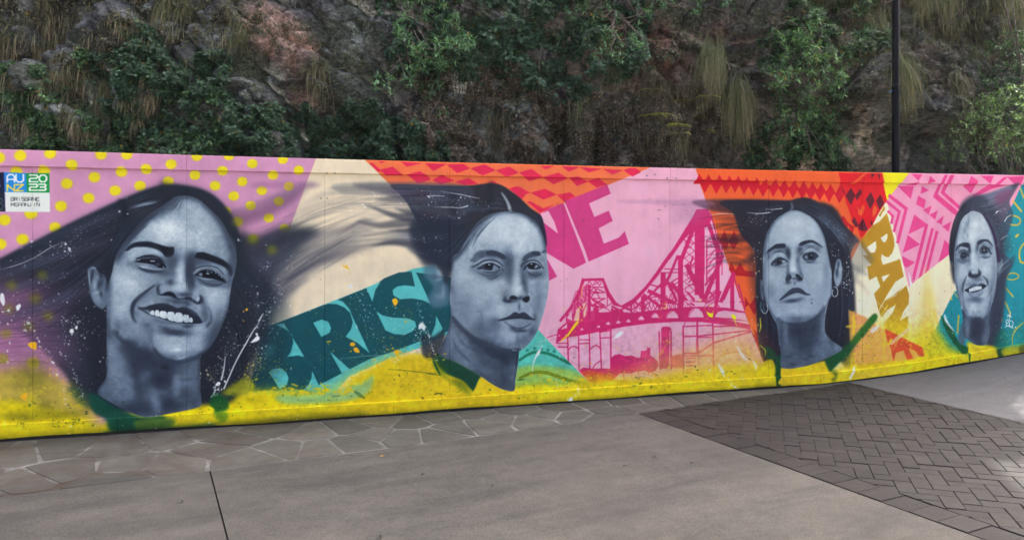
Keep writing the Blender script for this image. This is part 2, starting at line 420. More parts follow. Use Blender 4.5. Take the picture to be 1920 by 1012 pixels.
def op_blob(c, u, v, col, alpha=1., clip=None):
    c = to_tex(c)[0]
    M = np.array([[u[0], v[0]], [-u[1], -v[1]]])*RES
    ex, ey = 2.6*np.hypot(M[0, 0], M[0, 1])+1, 2.6*np.hypot(M[1, 0], M[1, 1])+1
    x0, x1 = max(0, int(c[0]-ex)), min(MW, int(c[0]+ex)+1)
    y0, y1 = max(0, int(c[1]-ey)), min(MH, int(c[1]+ey)+1)
    if x1 <= x0 or y1 <= y0: return
    Y, X = np.mgrid[y0:y1, x0:x1]
    I = np.linalg.inv(M)
    a = I[0, 0]*(X-c[0])+I[0, 1]*(Y-c[1]); b = I[1, 0]*(X-c[0])+I[1, 1]*(Y-c[1])
    d = a*a+b*b
    lay(y0, x0, np.clip(np.exp(-d)*1.01-.0101*np.minimum(1, d/6.7), 0, 1).astype(np.float32), col, alpha, clip)
def op_spray(pts, n, spread, size, col, alpha=1., clip=None, seed=0, aniso=1.6):
    """paint flecks scattered about a polyline"""
    rg = np.random.default_rng(seed)
    p = smooth_open(to_tex(pts), 12) if len(pts) > 2 else to_tex(pts)
    d = p[-1]-p[0]; L = np.linalg.norm(d); ang0 = math.atan2(d[1], d[0]) if L > 1 else 0
    for i in range(n):
        q = p[rg.integers(len(p))]+rg.normal(0, 1, 2)*spread*RES
        r = size*RES*min(3.2, math.exp(rg.normal(-.35, .55)))
        if r < .33: a = alpha*(r/.33)**1.3; r = .33
        else: a = alpha
        th = ang0+rg.normal(0, .5); e = 1+abs(rg.normal(0, aniso-1))
        k = np.arange(9)/9*2*math.pi
        x = np.cos(k)*r*e; y = np.sin(k)*r
        rr = raster(np.stack([q[0]+x*math.cos(th)-y*math.sin(th), q[1]+x*math.sin(th)+y*math.cos(th)], 1))
        if rr: lay(*rr, col, a*rg.uniform(.6, 1), clip)
def op_strands(A, B, n, w, col, alpha=.6, clip=None, seed=0, jit=.03, f=0., vary=.5, dark=None):
    """strands of hair blended between two guide curves"""
    rg = np.random.default_rng(seed)
    a = smooth_open(to_tex(A), 10); b = smooth_open(to_tex(B), 10)
    k = np.linspace(0, 1, 24)
    rs = lambda p: np.stack([np.interp(k, np.linspace(0, 1, len(p)), p[:, j]) for j in (0, 1)], 1)
    a, b = rs(a), rs(b)
    gap = np.linalg.norm(a-b, axis=1).mean()
    for i in range(n):
        t = rg.uniform(0, 1); t2 = np.clip(t+rg.normal(0, jit*2), 0, 1)
        tt = (t+(t2-t)*k)[:, None]
        p = a*(1-tt)+b*tt+rg.normal(0, 1, 2)*gap*jit
        i0, i1 = sorted(rg.uniform(0, 1, 2)); i0 *= vary; i1 = 1-(1-i1)*vary
        q = np.stack([np.interp(np.linspace(i0, i1, 16), k, p[:, j]) for j in (0, 1)], 1)
        ww = w*RES*rg.uniform(.5, 1.5)
        r = raster(ribbon(q, np.array([.1, ww, ww, .1])), f*RES)
        c = col if dark is None or rg.random() < .6 else dark
        if r: lay(*r, c, alpha*rg.uniform(.4, 1), clip)
def vnoise(h, w, cell, seed):
    rg = np.random.default_rng(seed)
    gy, gx = int(h/cell[1])+3, int(w/cell[0])+3
    g = rg.random((gy, gx)).astype(np.float32)
    Y = np.arange(h)/cell[1]; X = np.arange(w)/cell[0]
    iy, ix = Y.astype(int), X.astype(int)
    fy, fx = Y-iy, X-ix; fy = fy*fy*(3-2*fy); fx = fx*fx*(3-2*fx)
    r0 = g[iy][:, ix]*(1-fx)+g[iy][:, ix+1]*fx
    r1 = g[iy+1][:, ix]*(1-fx)+g[iy+1][:, ix+1]*fx
    return (r0*(1-fy[:, None])+r1*fy[:, None])*2-1
def op_mottle(pts, amp, cell, clip=None, seed=0, f=30.):
    """uneven spray density"""
    r = raster(to_tex(pts), f*RES)
    if r is None: return
    y0, x0, mk = r; h, w = mk.shape
    if clip: mk = mk*CLIPS[clip][y0:y0+h, x0:x0+w]
    n = vnoise(h, w, (cell[0]*RES, cell[1]*RES), seed)*.6+vnoise(h, w, (cell[0]*RES*.4, cell[1]*RES*.4), seed+1)*.4
    CANVAS[y0:y0+h, x0:x0+w] *= (1+n*amp*mk)[..., None]
def op_level(clip, k, a, b):
    """deepen the modelling of a finished passage: tones spread about a pivot"""
    m = CLIPS[clip][..., None]; q = np.array([[13, 17, 28], [42, 51, 70], [92, 108, 130], [150, 167, 186], [208, 218, 227]], np.float32)
    l = CANVAS.mean(2); w = np.clip((l-45)/75, 0, 1); l = l+((l-a)*k+b-l)*w*w*(3-2*w)
    v = np.stack([np.interp(l, q.mean(1), q[:, j]) for j in range(3)], 2).astype(np.float32)
    CANVAS[:] = CANVAS*(1-m)+v*m
def op_text(txt, o, u, v, w, col, clip=None):
    """thin stroke lettering; o = lower left, u = cell width vector, v = height vector"""
    for i, ch in enumerate(txt):
        for st in GLYPH.get(ch, ()):
            pts = [[o[0]+u[0]*(i*1.22+x)+v[0]*y, o[1]+u[1]*(i*1.22+x)+v[1]*y] for x, y in st]
            op_line(pts, w, col, 1, 0, 0, clip)
GLYPH = {
 'A': [[(0, 0), (0, .75), (.25, 1), (.75, 1), (1, .75), (1, 0)], [(0, .35), (1, .35)]],
 'B': [[(0, 0), (0, 1), (.8, 1), (.95, .85), (.8, .53), (0, .53)], [(.8, .53), (1, .3), (.8, 0), (0, 0)]],
 'E': [[(1, 1), (.15, 1), (0, .8), (0, .2), (.15, 0), (1, 0)], [(0, .5), (.85, .5)]],
 'I': [[(.5, 0), (.5, 1)]],
 'J': [[(.7, 1), (.7, .2), (.5, 0), (0, 0)]],
 'M': [[(0, 0), (0, 1), (.5, .4), (1, 1), (1, 0)]],
 'N': [[(0, 0), (0, 1), (1, 0), (1, 1)]],
 'R': [[(0, 0), (0, 1), (.8, 1), (1, .8), (.8, .5), (0, .5)], [(.55, .5), (1, 0)]],
 'S': [[(1, 1), (.15, 1), (0, .78), (.15, .53), (.85, .53), (1, .28), (.85, 0), (0, 0)]],
 'U': [[(0, 1), (0, .25), (.25, 0), (.75, 0), (1, .25), (1, 1)]],
 'Z': [[(0, 1), (1, 1), (0, 0), (1, 0)]],
 '0': [[(.25, 0), (0, .3), (0, .7), (.25, 1), (.75, 1), (1, .7), (1, .3), (.75, 0), (.25, 0)]],
 '2': [[(0, 1), (.85, 1), (1, .8), (.85, .52), (.15, .52), (0, .35), (0, 0), (1, 0)]],
 '3': [[(0, 1), (.85, 1), (1, .8), (.8, .52), (.2, .52)], [(.8, .52), (1, .25), (.85, 0), (0, 0)]],
}
OPS = {'p': op_poly, 'l': op_line, 'b': op_blob, 'y': op_spray, 'h': op_strands, 'm': op_mottle, 't': op_text, 'v': op_level}
_ = None
# painted shapes in wall millimetres: outline or path, colour, cover, softness ...
MURAL = [
('p',[(-1066,2696),(13139,3297),(13139,-1390),(-1066,-216)],(226,208,16),1,0,0),('p',[(3993,2431),(4711,2450),(4824,-150),(3993,-95)],(231,168,197),1,0,0),('p',[(9414,2870),(11346,2921),(10589,1946),(9922,938),(9056,585),(9056,1815)],(238,150,184),1,0,0),('p',[(-931,2494),(2537,2639),(2527,2400),(2224,1548),(1955,814),(1819,347),(1774,-322),(-931,-63)],(198,140,180),1,0,0),
('p',[(2537,2639),(2809,2649),(2987,2393),(3517,1891),(4101,1324),(4101,-525),(1774,-322),(1819,347),(1955,814),(2224,1548),(2527,2400)],(226,210,186),1,0,0),('p',[(2809,2649),(6442,2780),(5922,2396),(4739,1915),(4739,1045),(4101,1324),(3517,1891),(2987,2393)],(233,110,68),1,0,0),
('p',[(6442,2780),(6455,2397),(6588,2066),(7095,759),(7317,225),(7410,-309),(4654,-139),(4654,1883),(5922,2396)],(231,168,197),1,0,0),('p',[(6442,2780),(8788,2852),(8788,2394),(8858,2083),(8508,1595),(8425,-366),(7410,-309),(7317,225),(7095,759),(6588,2066),(6455,2397)],(229,92,42),1,0,0),('p',[(8781,2852),(9270,2866),(9127,2394),(8858,2077)],(233,218,14),1,0,0),
('p',[(8858,2083),(8508,1595),(8150,971),(8150,-230),(9414,-294),(9349,416),(9049,1446)],(238,228,202),1,0,0),('p',[(9270,2866),(11042,2913),(11042,2592),(10440,2072),(9776,1504),(9163,1106),(9049,1446),(8858,2083),(9127,2394)],(238,150,184),1,0,0),('p',[(9163,1106),(9776,1504),(9849,939),(9414,451),(9414,-294),(9270,-287),(9127,459)],(236,222,190),1,0,0),
('p',[(9769,1028),(9886,1064),(10589,2073),(11042,2913),(12906,2957),(12906,-444),(9378,-292),(9428,450)],(12,142,158),1,0,0),('p',[(196,2356),(183,2323),(152,2309),(121,2322),(108,2353),(121,2385),(152,2400),(183,2388)],(221,207,18),.96,4.9,1),('p',[(414,2381),(401,2349),(370,2335),(338,2347),(325,2378),(338,2410),(370,2424),(401,2412)],(221,207,18),.96,4.9,1),
('p',[(44,2333),(31,2301),(0,2286),(-31,2299),(-44,2330),(-31,2363),(0,2377),(31,2365)],(221,207,18),.96,4.9,1),('p',[(572,2291),(559,2259),(528,2245),(496,2257),(484,2289),(496,2320),(528,2334),(559,2322)],(221,207,18),.96,5,1),('p',[(794,2385),(781,2353),(750,2339),(718,2351),(705,2382),(718,2413),(750,2427),(781,2416)],(221,207,18),.96,5,1),
('p',[(992,2391),(979,2360),(947,2346),(916,2358),(903,2388),(916,2420),(947,2434),(979,2422)],(221,207,18),.96,5.1,1),('p',[(162,2221),(149,2189),(118,2175),(87,2187),(74,2219),(87,2251),(118,2265),(149,2253)],(221,207,18),.96,4.9,1),('p',[(359,2236),(346,2203),(315,2189),(284,2202),(271,2233),(284,2265),(315,2279),(346,2267)],(221,207,18),.96,4.9,1),
('p',[(528,2131),(515,2099),(484,2086),(453,2098),(440,2129),(453,2161),(484,2175),(515,2163)],(221,207,18),.96,5,1),('p',[(737,2191),(724,2159),(693,2145),(661,2158),(648,2188),(661,2220),(693,2234),(724,2222)],(221,207,18),.96,5,1),('p',[(485,1941),(472,1909),(440,1895),(409,1908),(396,1940),(409,1971),(440,1985),(472,1972)],(221,207,18),.96,5,1),
('p',[(693,2011),(680,1980),(648,1966),(617,1979),(604,2010),(617,2042),(648,2055),(680,2043)],(221,207,18),.96,5,1),('p',[(266,1875),(253,1843),(222,1830),(190,1843),(177,1875),(190,1907),(222,1920),(253,1907)],(221,207,18),.96,4.9,1),('p',[(78,1821),(65,1788),(34,1775),(3,1788),(-10,1820),(3,1852),(34,1866),(65,1853)],(221,207,18),.96,4.9,1),
('p',[(208,1661),(195,1629),(164,1616),(133,1629),(120,1661),(133,1693),(164,1706),(195,1693)],(221,207,18),.96,4.9,1),('p',[(441,1760),(428,1728),(397,1715),(366,1728),(353,1759),(366,1791),(397,1804),(428,1791)],(221,207,18),.96,5,1),('p',[(48,1622),(35,1589),(4,1576),(-27,1590),(-40,1622),(-27,1654),(4,1667),(35,1654)],(221,207,18),.96,4.9,1),
('p',[(947,2242),(933,2210),(902,2197),(870,2209),(857,2239),(870,2271),(902,2285),(933,2273)],(221,207,18),.96,5.1,1),('p',[(1143,2270),(1130,2239),(1098,2225),(1067,2237),(1054,2268),(1067,2299),(1098,2313),(1130,2301)],(221,207,18),.96,3.3,1),('p',[(1344,2318),(1330,2287),(1299,2273),(1267,2285),(1254,2315),(1267,2346),(1299,2360),(1330,2348)],(221,207,18),.96,3.3,1),
('p',[(1548,2395),(1535,2364),(1503,2351),(1471,2362),(1458,2392),(1471,2423),(1503,2436),(1535,2425)],(221,207,18),.96,3.3,1),('p',[(897,2079),(884,2048),(852,2034),(821,2047),(808,2077),(821,2109),(852,2122),(884,2110)],(221,207,18),.96,5.1,1),('p',[(1093,2124),(1079,2093),(1048,2080),(1016,2092),(1003,2123),(1016,2154),(1048,2167),(1079,2155)],(221,207,18),.96,3.3,1),
('p',[(1318,2166),(1305,2135),(1273,2122),(1241,2134),(1228,2165),(1241,2195),(1273,2209),(1305,2197)],(221,207,18),.96,3.3,1),('p',[(1530,2228),(1517,2197),(1485,2184),(1454,2196),(1441,2226),(1454,2257),(1485,2270),(1517,2258)],(221,207,18),.96,3.3,1),('p',[(1698,2136),(1685,2106),(1653,2093),(1621,2105),(1608,2134),(1621,2165),(1653,2178),(1685,2166)],(221,207,18),.96,3.3,1),
('p',[(1761,2272),(1747,2241),(1716,2228),(1684,2240),(1671,2270),(1684,2300),(1716,2313),(1747,2302)],(221,207,18),.96,3.4,1),('p',[(1814,2408),(1801,2377),(1769,2364),(1738,2376),(1725,2405),(1738,2436),(1769,2449),(1801,2438)],(221,207,18),.96,3.4,1),('p',[(2014,2341),(2001,2311),(1969,2298),(1937,2309),(1924,2339),(1937,2369),(1969,2382),(2001,2371)],(221,207,18),.96,3.4,1),
('p',[(2278,2388),(2265,2358),(2233,2345),(2201,2356),(2188,2385),(2201,2415),(2233,2428),(2265,2417)],(221,207,18),.96,3.4,1),('p',[(2194,2244),(2181,2214),(2149,2201),(2117,2212),(2104,2241),(2117,2271),(2149,2284),(2181,2273)],(221,207,18),.96,3.4,1),('p',[(2419,2293),(2406,2264),(2374,2251),(2343,2262),(2329,2291),(2343,2321),(2374,2334),(2406,2322)],(221,207,18),.96,3.5,1),
('p',[(1927,2179),(1914,2149),(1882,2136),(1851,2148),(1838,2177),(1851,2208),(1882,2221),(1914,2209)],(221,207,18),.96,3.4,1),('p',[(1855,2048),(1842,2017),(1810,2004),(1778,2016),(1765,2046),(1778,2076),(1810,2089),(1842,2077)],(221,207,18),.96,3.4,1),('p',[(2097,2100),(2084,2070),(2052,2057),(2020,2069),(2007,2098),(2020,2128),(2052,2141),(2084,2129)],(221,207,18),.96,3.4,1),
('p',[(2334,2143),(2321,2114),(2289,2101),(2258,2113),(2244,2142),(2258,2171),(2289,2184),(2321,2173)],(221,207,18),.96,3.4,1),('p',[(2245,2004),(2232,1975),(2200,1962),(2168,1974),(2155,2003),(2168,2033),(2200,2045),(2232,2034)],(221,207,18),.96,3.4,1),('p',[(2000,1962),(1987,1932),(1955,1920),(1924,1932),(1910,1961),(1924,1991),(1955,2004),(1987,1992)],(221,207,18),.96,3.4,1),
('p',[(2157,1852),(2144,1822),(2112,1810),(2080,1822),(2067,1851),(2080,1881),(2112,1893),(2144,1881)],(221,207,18),.96,3.4,1),('p',[(2297,1754),(2284,1725),(2252,1713),(2220,1725),(2207,1754),(2220,1784),(2252,1796),(2284,1784)],(221,207,18),.96,3.4,1),('p',[(1887,1816),(1873,1786),(1842,1774),(1810,1786),(1797,1816),(1810,1846),(1842,1858),(1873,1846)],(221,207,18),.96,3.4,1),
('p',[(1788,1907),(1774,1877),(1743,1864),(1711,1876),(1698,1906),(1711,1936),(1743,1949),(1774,1937)],(221,207,18),.96,3.4,1),('p',[(2019,1657),(2005,1627),(1974,1615),(1942,1627),(1929,1657),(1942,1686),(1974,1699),(2005,1686)],(221,207,18),.96,3.4,1),('p',[(2185,1558),(2172,1529),(2140,1517),(2108,1529),(2095,1559),(2108,1588),(2140,1600),(2172,1588)],(221,207,18),.96,3.4,1),
('p',[(128,1279),(115,1248),(83,1235),(52,1249),(39,1281),(52,1313),(83,1326),(115,1312)],(221,207,18),.96,4.9,1),('p',[(343,1360),(330,1328),(299,1316),(268,1330),(255,1361),(268,1393),(299,1406),(330,1392)],(221,207,18),.96,4.9,1),('p',[(297,1164),(284,1132),(252,1120),(221,1134),(208,1166),(221,1198),(252,1210),(284,1196)],(221,207,18),.96,4.9,1),
('p',[(109,1085),(96,1053),(64,1041),(33,1055),(20,1088),(33,1119),(64,1131),(96,1117)],(221,207,18),.96,4.9,1),('p',[(386,1017),(373,986),(342,974),(311,988),(298,1020),(311,1052),(342,1064),(373,1050)],(221,207,18),.96,4.9,1),('p',[(90,882),(77,850),(45,838),(14,853),(2,885),(14,917),(45,929),(77,914)],(221,207,18),.96,4.9,1),
('p',[(63,675),(50,643),(19,632),(-12,647),(-25,679),(-12,711),(19,723),(50,708)],(221,207,18),.96,4.9,1),('p',[(250,933),(237,901),(206,889),(175,904),(162,936),(175,968),(206,980),(237,965)],(221,207,18),.96,4.9,1),('p',[(281,627),(268,596),(237,585),(206,600),(193,632),(206,663),(237,675),(268,660)],(221,207,18),.96,4.9,1),
('p',[(-106,2179),(-119,2147),(-150,2132),(-181,2145),(-193,2177),(-181,2210),(-150,2224),(-119,2211)],(221,207,18),.96,4.8,1),('p',[(-161,1872),(-174,1839),(-205,1826),(-236,1839),(-249,1871),(-236,1903),(-205,1917),(-174,1904)],(221,207,18),.96,4.8,1),('p',[(-69,1565),(-81,1533),(-113,1520),(-144,1533),(-156,1566),(-144,1598),(-113,1611),(-81,1597)],(221,207,18),.96,4.8,1),
('p',[(3100,2394),(3180,2396),(3131,2377)],(216,33,78),1,0,0),('p',[(3015,2375),(3051,2373),(3136,2300),(3100,2293)],(216,33,78),1,0,0),('p',[(3118,2313),(3239,2345),(3339,2267),(3176,2262)],(216,33,78),1,0,0),('p',[(3321,2393),(3523,2387),(3376,2347)],(216,33,78),1,0,0),('p',[(3376,2274),(3504,2309),(3592,2255),(3611,2231),(3486,2190),(3421,2243)],(216,33,78),1,0,0),
('p',[(3550,2386),(3765,2386),(3634,2312)],(216,33,78),1,0,0),('p',[(3765,2380),(3926,2390),(3993,2348),(3865,2298)],(216,33,78),1,0,0),('p',[(3998,2348),(4138,2392),(4254,2335),(4118,2280)],(216,33,78),1,0,0),('p',[(4254,2335),(4391,2376),(4495,2317),(4367,2269)],(216,33,78),1,0,0),('p',[(3625,2228),(3718,2279),(3841,2228),(3709,2185)],(216,33,78),1,0,0),
('p',[(3846,2214),(3984,2254),(4080,2200),(3945,2183)],(216,33,78),1,0,0),('p',[(4401,2158),(4490,2183),(4542,2165),(4590,2118),(4530,2050)],(216,33,78),1,0,0),('p',[(4196,2214),(4235,2234),(4278,2206)],(216,33,78),1,0,0),('p',[(4401,2372),(4490,2317),(4371,2281)],(216,33,78),1,0,0),('p',[(4495,2317),(4624,2358),(4750,2279),(4614,2233)],(216,33,78),1,0,0),
('p',[(4719,2389),(4866,2393),(4775,2354)],(216,33,78),1,0,0),('p',[(4943,2392),(5143,2389),(5025,2338)],(216,33,78),1,0,0),('p',[(4755,2279),(4912,2326),(5014,2270),(4871,2207)],(216,33,78),1,0,0),('p',[(5143,2387),(5394,2375),(5242,2335)],(216,33,78),1,0,0),('p',[(5035,2280),(5128,2293),(5242,2240),(5117,2194)],(216,33,78),1,0,0),('p',[(5394,2375),(5627,2366),(5504,2319)],(216,33,78),1,0,0),
('p',[(5231,2250),(5357,2281),(5451,2217),(5336,2183)],(216,33,78),1,0,0),('p',[(5627,2366),(5707,2392),(5771,2389),(5827,2350),(5728,2301)],(216,33,78),1,0,0),('p',[(4430,2168),(4490,2183),(4624,2119),(4514,2084),(4450,2121)],(216,33,78),1,0,0),('p',[(4624,2119),(4780,2164),(4907,2103),(4760,2051)],(216,33,78),1,0,0),('p',[(4907,2103),(5045,2130),(5102,2087),(4984,2036)],(216,33,78),1,0,0),
('p',[(4584,2030),(4629,2032),(4760,1962),(4892,2011),(4800,1955),(4730,1916)],(216,33,78),1,0,0),('p',[(6487,2286),(7242,2278),(7242,2240),(6541,2233)],(206,8,40),1,0,0),('p',[(6498,2347),(6566,2241),(6440,2239)],(206,8,40),1,0,0),('p',[(6605,2344),(6673,2238),(6547,2236)],(206,8,40),1,0,0),('p',[(6738,2342),(6806,2235),(6679,2233)],(206,8,40),1,0,0),
('p',[(6855,2337),(6924,2230),(6796,2228)],(206,8,40),1,0,0),('p',[(6962,2335),(7031,2228),(6902,2226)],(206,8,40),1,0,0),('p',[(7065,2322),(7135,2214),(7005,2212)],(206,8,40),1,0,0),('p',[(7189,2322),(7259,2214),(7129,2212)],(206,8,40),1,0,0),('p',[(7306,2310),(7376,2202),(7245,2200)],(206,8,40),1,0,0),('p',[(7423,2312),(7494,2204),(7362,2202)],(206,8,40),1,0,0),
('p',[(7541,2304),(7612,2195),(7480,2193)],(206,8,40),1,0,0),('p',[(7666,2306),(7737,2196),(7604,2195)],(206,8,40),1,0,0),('p',[(7785,2297),(7857,2187),(7723,2186)],(206,8,40),1,0,0),('p',[(7899,2286),(7971,2175),(7837,2173)],(206,8,40),1,0,0),('p',[(8008,2274),(8080,2164),(7945,2162)],(206,8,40),1,0,0),('p',[(8129,2266),(8202,2154),(8066,2153)],(206,8,40),1,0,0),
('p',[(8251,2255),(8324,2143),(8187,2141)],(206,8,40),1,0,0),('p',[(6577,2144),(6643,2248),(6588,2298),(6519,2251)],(206,8,40),1,0,0),('p',[(6713,2133),(6779,2237),(6724,2287),(6654,2240)],(206,8,40),1,0,0),('p',[(6832,2141),(6899,2245),(6844,2295),(6773,2248)],(206,8,40),1,0,0),('p',[(6939,2149),(7005,2254),(6950,2304),(6879,2257)],(206,8,40),1,0,0),
('p',[(7050,2133),(7117,2238),(7062,2289),(6990,2241)],(206,8,40),1,0,0),('p',[(7166,2121),(7234,2226),(7178,2277),(7106,2229)],(206,8,40),1,0,0),('p',[(7283,2109),(7350,2214),(7294,2265),(7222,2217)],(206,8,40),1,0,0),('p',[(7403,2110),(7472,2216),(7415,2267),(7342,2219)],(206,8,40),1,0,0),('p',[(7533,2104),(7602,2210),(7545,2262),(7472,2214)],(206,8,40),1,0,0),
('p',[(7648,2098),(7717,2205),(7660,2256),(7586,2208)],(206,8,40),1,0,0),('p',[(7767,2086),(7837,2192),(7779,2245),(7705,2196)],(206,8,40),1,0,0),('p',[(7875,2076),(7945,2183),(7887,2235),(7813,2187)],(206,8,40),1,0,0),('p',[(7989,2072),(8060,2179),(8002,2232),(7927,2183)],(206,8,40),1,0,0),('p',[(8111,2057),(8181,2165),(8123,2217),(8047,2169)],(206,8,40),1,0,0),
('p',[(8245,2045),(8315,2153),(8257,2205),(8181,2156)],(206,8,40),1,0,0),('p',[(8171,1930),(8232,1850),(8306,1920),(8367,1823),(8441,1786),(8416,1689),(8306,1796),(8196,1849),(8135,1881)],(190,20,35),1,0,0),('p',[(6815,1741),(6867,1618),(6809,1525),(6747,1618)],(190,20,35),1,0,0),('p',[(6930,1741),(6987,1628),(6924,1525),(6867,1618)],(190,20,35),1,0,0),
('p',[(6724,1736),(6758,1618),(6735,1577)],(190,20,35),1,0,0),('p',[(6793,1609),(6864,1609),(6838,1529)],(176,14,32),.9,0,0),('p',[(6891,1400),(6945,1312),(7007,1391),(7061,1302),(7169,1293),(7187,1228),(6909,1256),(6864,1320)],(176,14,32),.9,0,0),('p',[(7061,1020),(7124,930),(7187,1010),(7259,927),(7173,816),(7106,931),(7061,899)],(176,14,32),.9,0,0),
('p',[(7151,695),(7205,621),(7259,692),(7332,536),(7223,507)],(176,14,32),.9,0,0),('p',[(7142,623),(7278,538),(7223,459)],(176,14,32),.9,0,0),('p',[(8216,2390),(8781,2394),(8860,2091),(8748,1935),(8669,1797),(8604,1734),(8525,1660),(8408,1842),(8363,1944),(8317,2114),(8253,2266)],(218,18,34),1,0,0),
('p',[(8150,2134),(8240,2045),(8302,2114),(8356,2001),(8401,1887),(8363,1825),(8289,1921),(8240,1841),(8150,1943)],(229,92,42),1,0,0),('p',[(8382,2268),(8538,2384),(8584,2388),(8437,2268)],(229,92,42),1,0,0),('p',[(8551,2042),(8571,2002),(8538,1909),(8496,1922),(8476,2015),(8519,1968)],(229,92,42),1,0,0),('p',[(8695,2038),(8735,1992),(8722,1946),(8676,1889),(8669,1957)],(229,92,42),1,0,0),
('p',[(8408,1694),(8473,1797),(8512,1683),(8479,1615)],(229,92,42),1,0,0),('p',[(8317,1751),(8363,1797),(8408,1706),(8369,1638)],(229,92,42),1,0,0),('p',[(8395,2230),(8453,2138),(8395,2027),(8328,2134)],(92,26,42),1,0,0),('p',[(8519,2216),(8541,2173),(8473,2079),(8452,2138)],(92,26,42),1,0,0),('p',[(8649,2184),(8698,2083),(8643,1982),(8581,2094)],(92,26,42),1,0,0),
('p',[(8774,2155),(8825,2050),(8761,1979),(8719,2084)],(92,26,42),1,0,0),('p',[(8440,1897),(8496,1797),(8466,1777),(8405,1842)],(92,26,42),1,0,0),('p',[(8551,1879),(8606,1751),(8564,1732),(8506,1749),(8489,1797)],(92,26,42),1,0,0),('p',[(8636,2391),(8685,2386),(8643,2332)],(92,26,42),1,0,0),('p',[(8722,2387),(8755,2382),(8748,2311)],(92,26,42),1,0,0),
('p',[(8265,2249),(8317,2170),(8337,2137),(8291,2181)],(92,26,42),1,0,0),('p',[(8663,1866),(8676,1797),(8643,1820)],(92,26,42),1,0,0),('p',[(8512,1615),(8669,1797),(8761,1843),(8860,1941),(8953,1660),(8962,1567),(8933,1487),(8880,1436),(8827,1447),(8794,1476),(8781,1408),(8774,1339),(8933,1383),(9013,1406),(9024,1417),(9066,1301),(8722,1305),(8630,1432),(8538,1546)],(184,138,28),1,0,0),
('p',[(8751,1912),(8827,2027),(8837,1981),(8801,1947),(8774,1898)],(184,138,28),1,0,0),('p',[(8597,1552),(8715,1623),(8723,1545),(8702,1494),(8656,1485),(8617,1512)],(240,232,208),1,0,0),('p',[(8777,1658),(8866,1709),(8867,1657),(8841,1606),(8807,1612)],(240,232,208),1,0,0),
('p',[(8542,1461),(8766,1459),(8808,1346),(8891,1352),(9034,1417),(9086,1212),(8975,1155),(8858,997),(8749,825),(8724,927),(8691,1022),(8774,1100),(8724,1219),(8625,1177),(8600,1333),(8658,1347)],(184,138,28),1,0,0),('p',[(8791,1216),(8901,1243),(8811,1150)],(240,232,208),1,0,0),
('p',[(8833,940),(8941,996),(9118,1121),(9177,930),(9076,804),(9029,700),(9143,758),(9220,822),(9350,393),(9313,431),(9253,484),(9127,510),(9025,513),(8891,459),(8808,694),(8941,807),(8975,886),(8874,837),(8783,752),(8758,825)],(184,138,28),1,0,0),('p',[(8828,928),(9009,1024),(9127,1146),(9118,1109),(8975,995)],(240,232,208),1,0,0),
('p',[(8784,723),(8975,881),(8941,807),(8841,693),(8808,665)],(240,232,208),.9,0,0),('p',[(9009,514),(9237,680),(9211,625),(9076,519)],(240,232,208),1,0,0),('p',[(8361,849),(8575,757),(8758,637),(9009,514),(9296,417),(9381,326),(9211,186),(8476,156),(8247,423)],(238,150,90),.85,4.3,0),
('p',[(8833,618),(9009,540),(9160,465),(9338,387),(9364,283),(9296,300),(9228,361),(9143,393),(9211,274),(9127,247),(9076,366),(8975,340),(8941,225),(8908,401),(8858,489)],(222,72,38),.92,2.9,0),('p',[(8874,445),(9143,627),(9177,596),(8925,429)],(244,190,130),.8,1.5,0),('p',[(9160,2395),(9314,2389),(9261,2315)],(224,66,138),1,0,0),('p',[(9100,2264),(9278,2306),(9251,2263)],(224,66,138),1,0,0),
('p',[(9000,2253),(9220,2256),(9180,2105)],(224,66,138),1,0,0),('p',[(9416,2376),(9497,2313),(9386,2280)],(224,66,138),1,0,0),('p',[(9310,2165),(9329,2258),(9429,2207)],(224,66,138),1,0,0),('p',[(9612,2390),(9660,2391),(9544,2167),(9783,1999),(9827,1953),(9786,1915),(9478,2135)],(224,66,138),1,0,0),('p',[(9687,2389),(9749,2389),(9640,2192),(9868,2012),(9831,1986),(9582,2183)],(224,66,138),1,0,0),
('p',[(9934,2286),(9976,2384),(10075,2327),(10052,2267),(9996,2176),(9883,2265)],(224,66,138),1,0,0),('p',[(10114,2386),(10290,2389),(10246,2291)],(224,66,138),1,0,0),('p',[(10007,2152),(10239,2287),(10497,2285),(10294,2238),(10045,2134)],(224,66,138),1,0,0),('p',[(10434,2379),(10722,2392),(10676,2287),(10591,2286),(10483,2374),(10378,2289),(10308,2288)],(224,66,138),1,0,0),
('p',[(9251,2046),(9281,2147),(9383,2096),(9359,1994)],(224,66,138),1,0,0),('p',[(9341,1982),(9463,2032),(9422,1925)],(224,66,138),1,0,0),('p',[(9429,1925),(9547,1977),(9510,1867)],(224,66,138),1,0,0),('p',[(9521,1843),(9630,1919),(9599,1809)],(224,66,138),1,0,0),('p',[(9606,1791),(9728,1846),(9694,1727)],(224,66,138),1,0,0),('p',[(9227,1928),(9410,1808),(9144,1698)],(224,66,138),1,0,0),
('p',[(9140,1692),(9304,1581),(9070,1484)],(224,66,138),1,0,0),('p',[(9060,1452),(9230,1369),(9122,1312),(9086,1336)],(224,66,138),1,0,0),('p',[(9640,1635),(9704,1577),(9694,1442),(9554,1373)],(224,66,138),1,0,0),('l',[(8900,2137),(9117,1993),(9006,1613)],[41.5],(224,66,138),1,0,0),('l',[(8864,2071),(9026,1957),(8957,1740)],[34.6],(224,66,138),1,0,0),
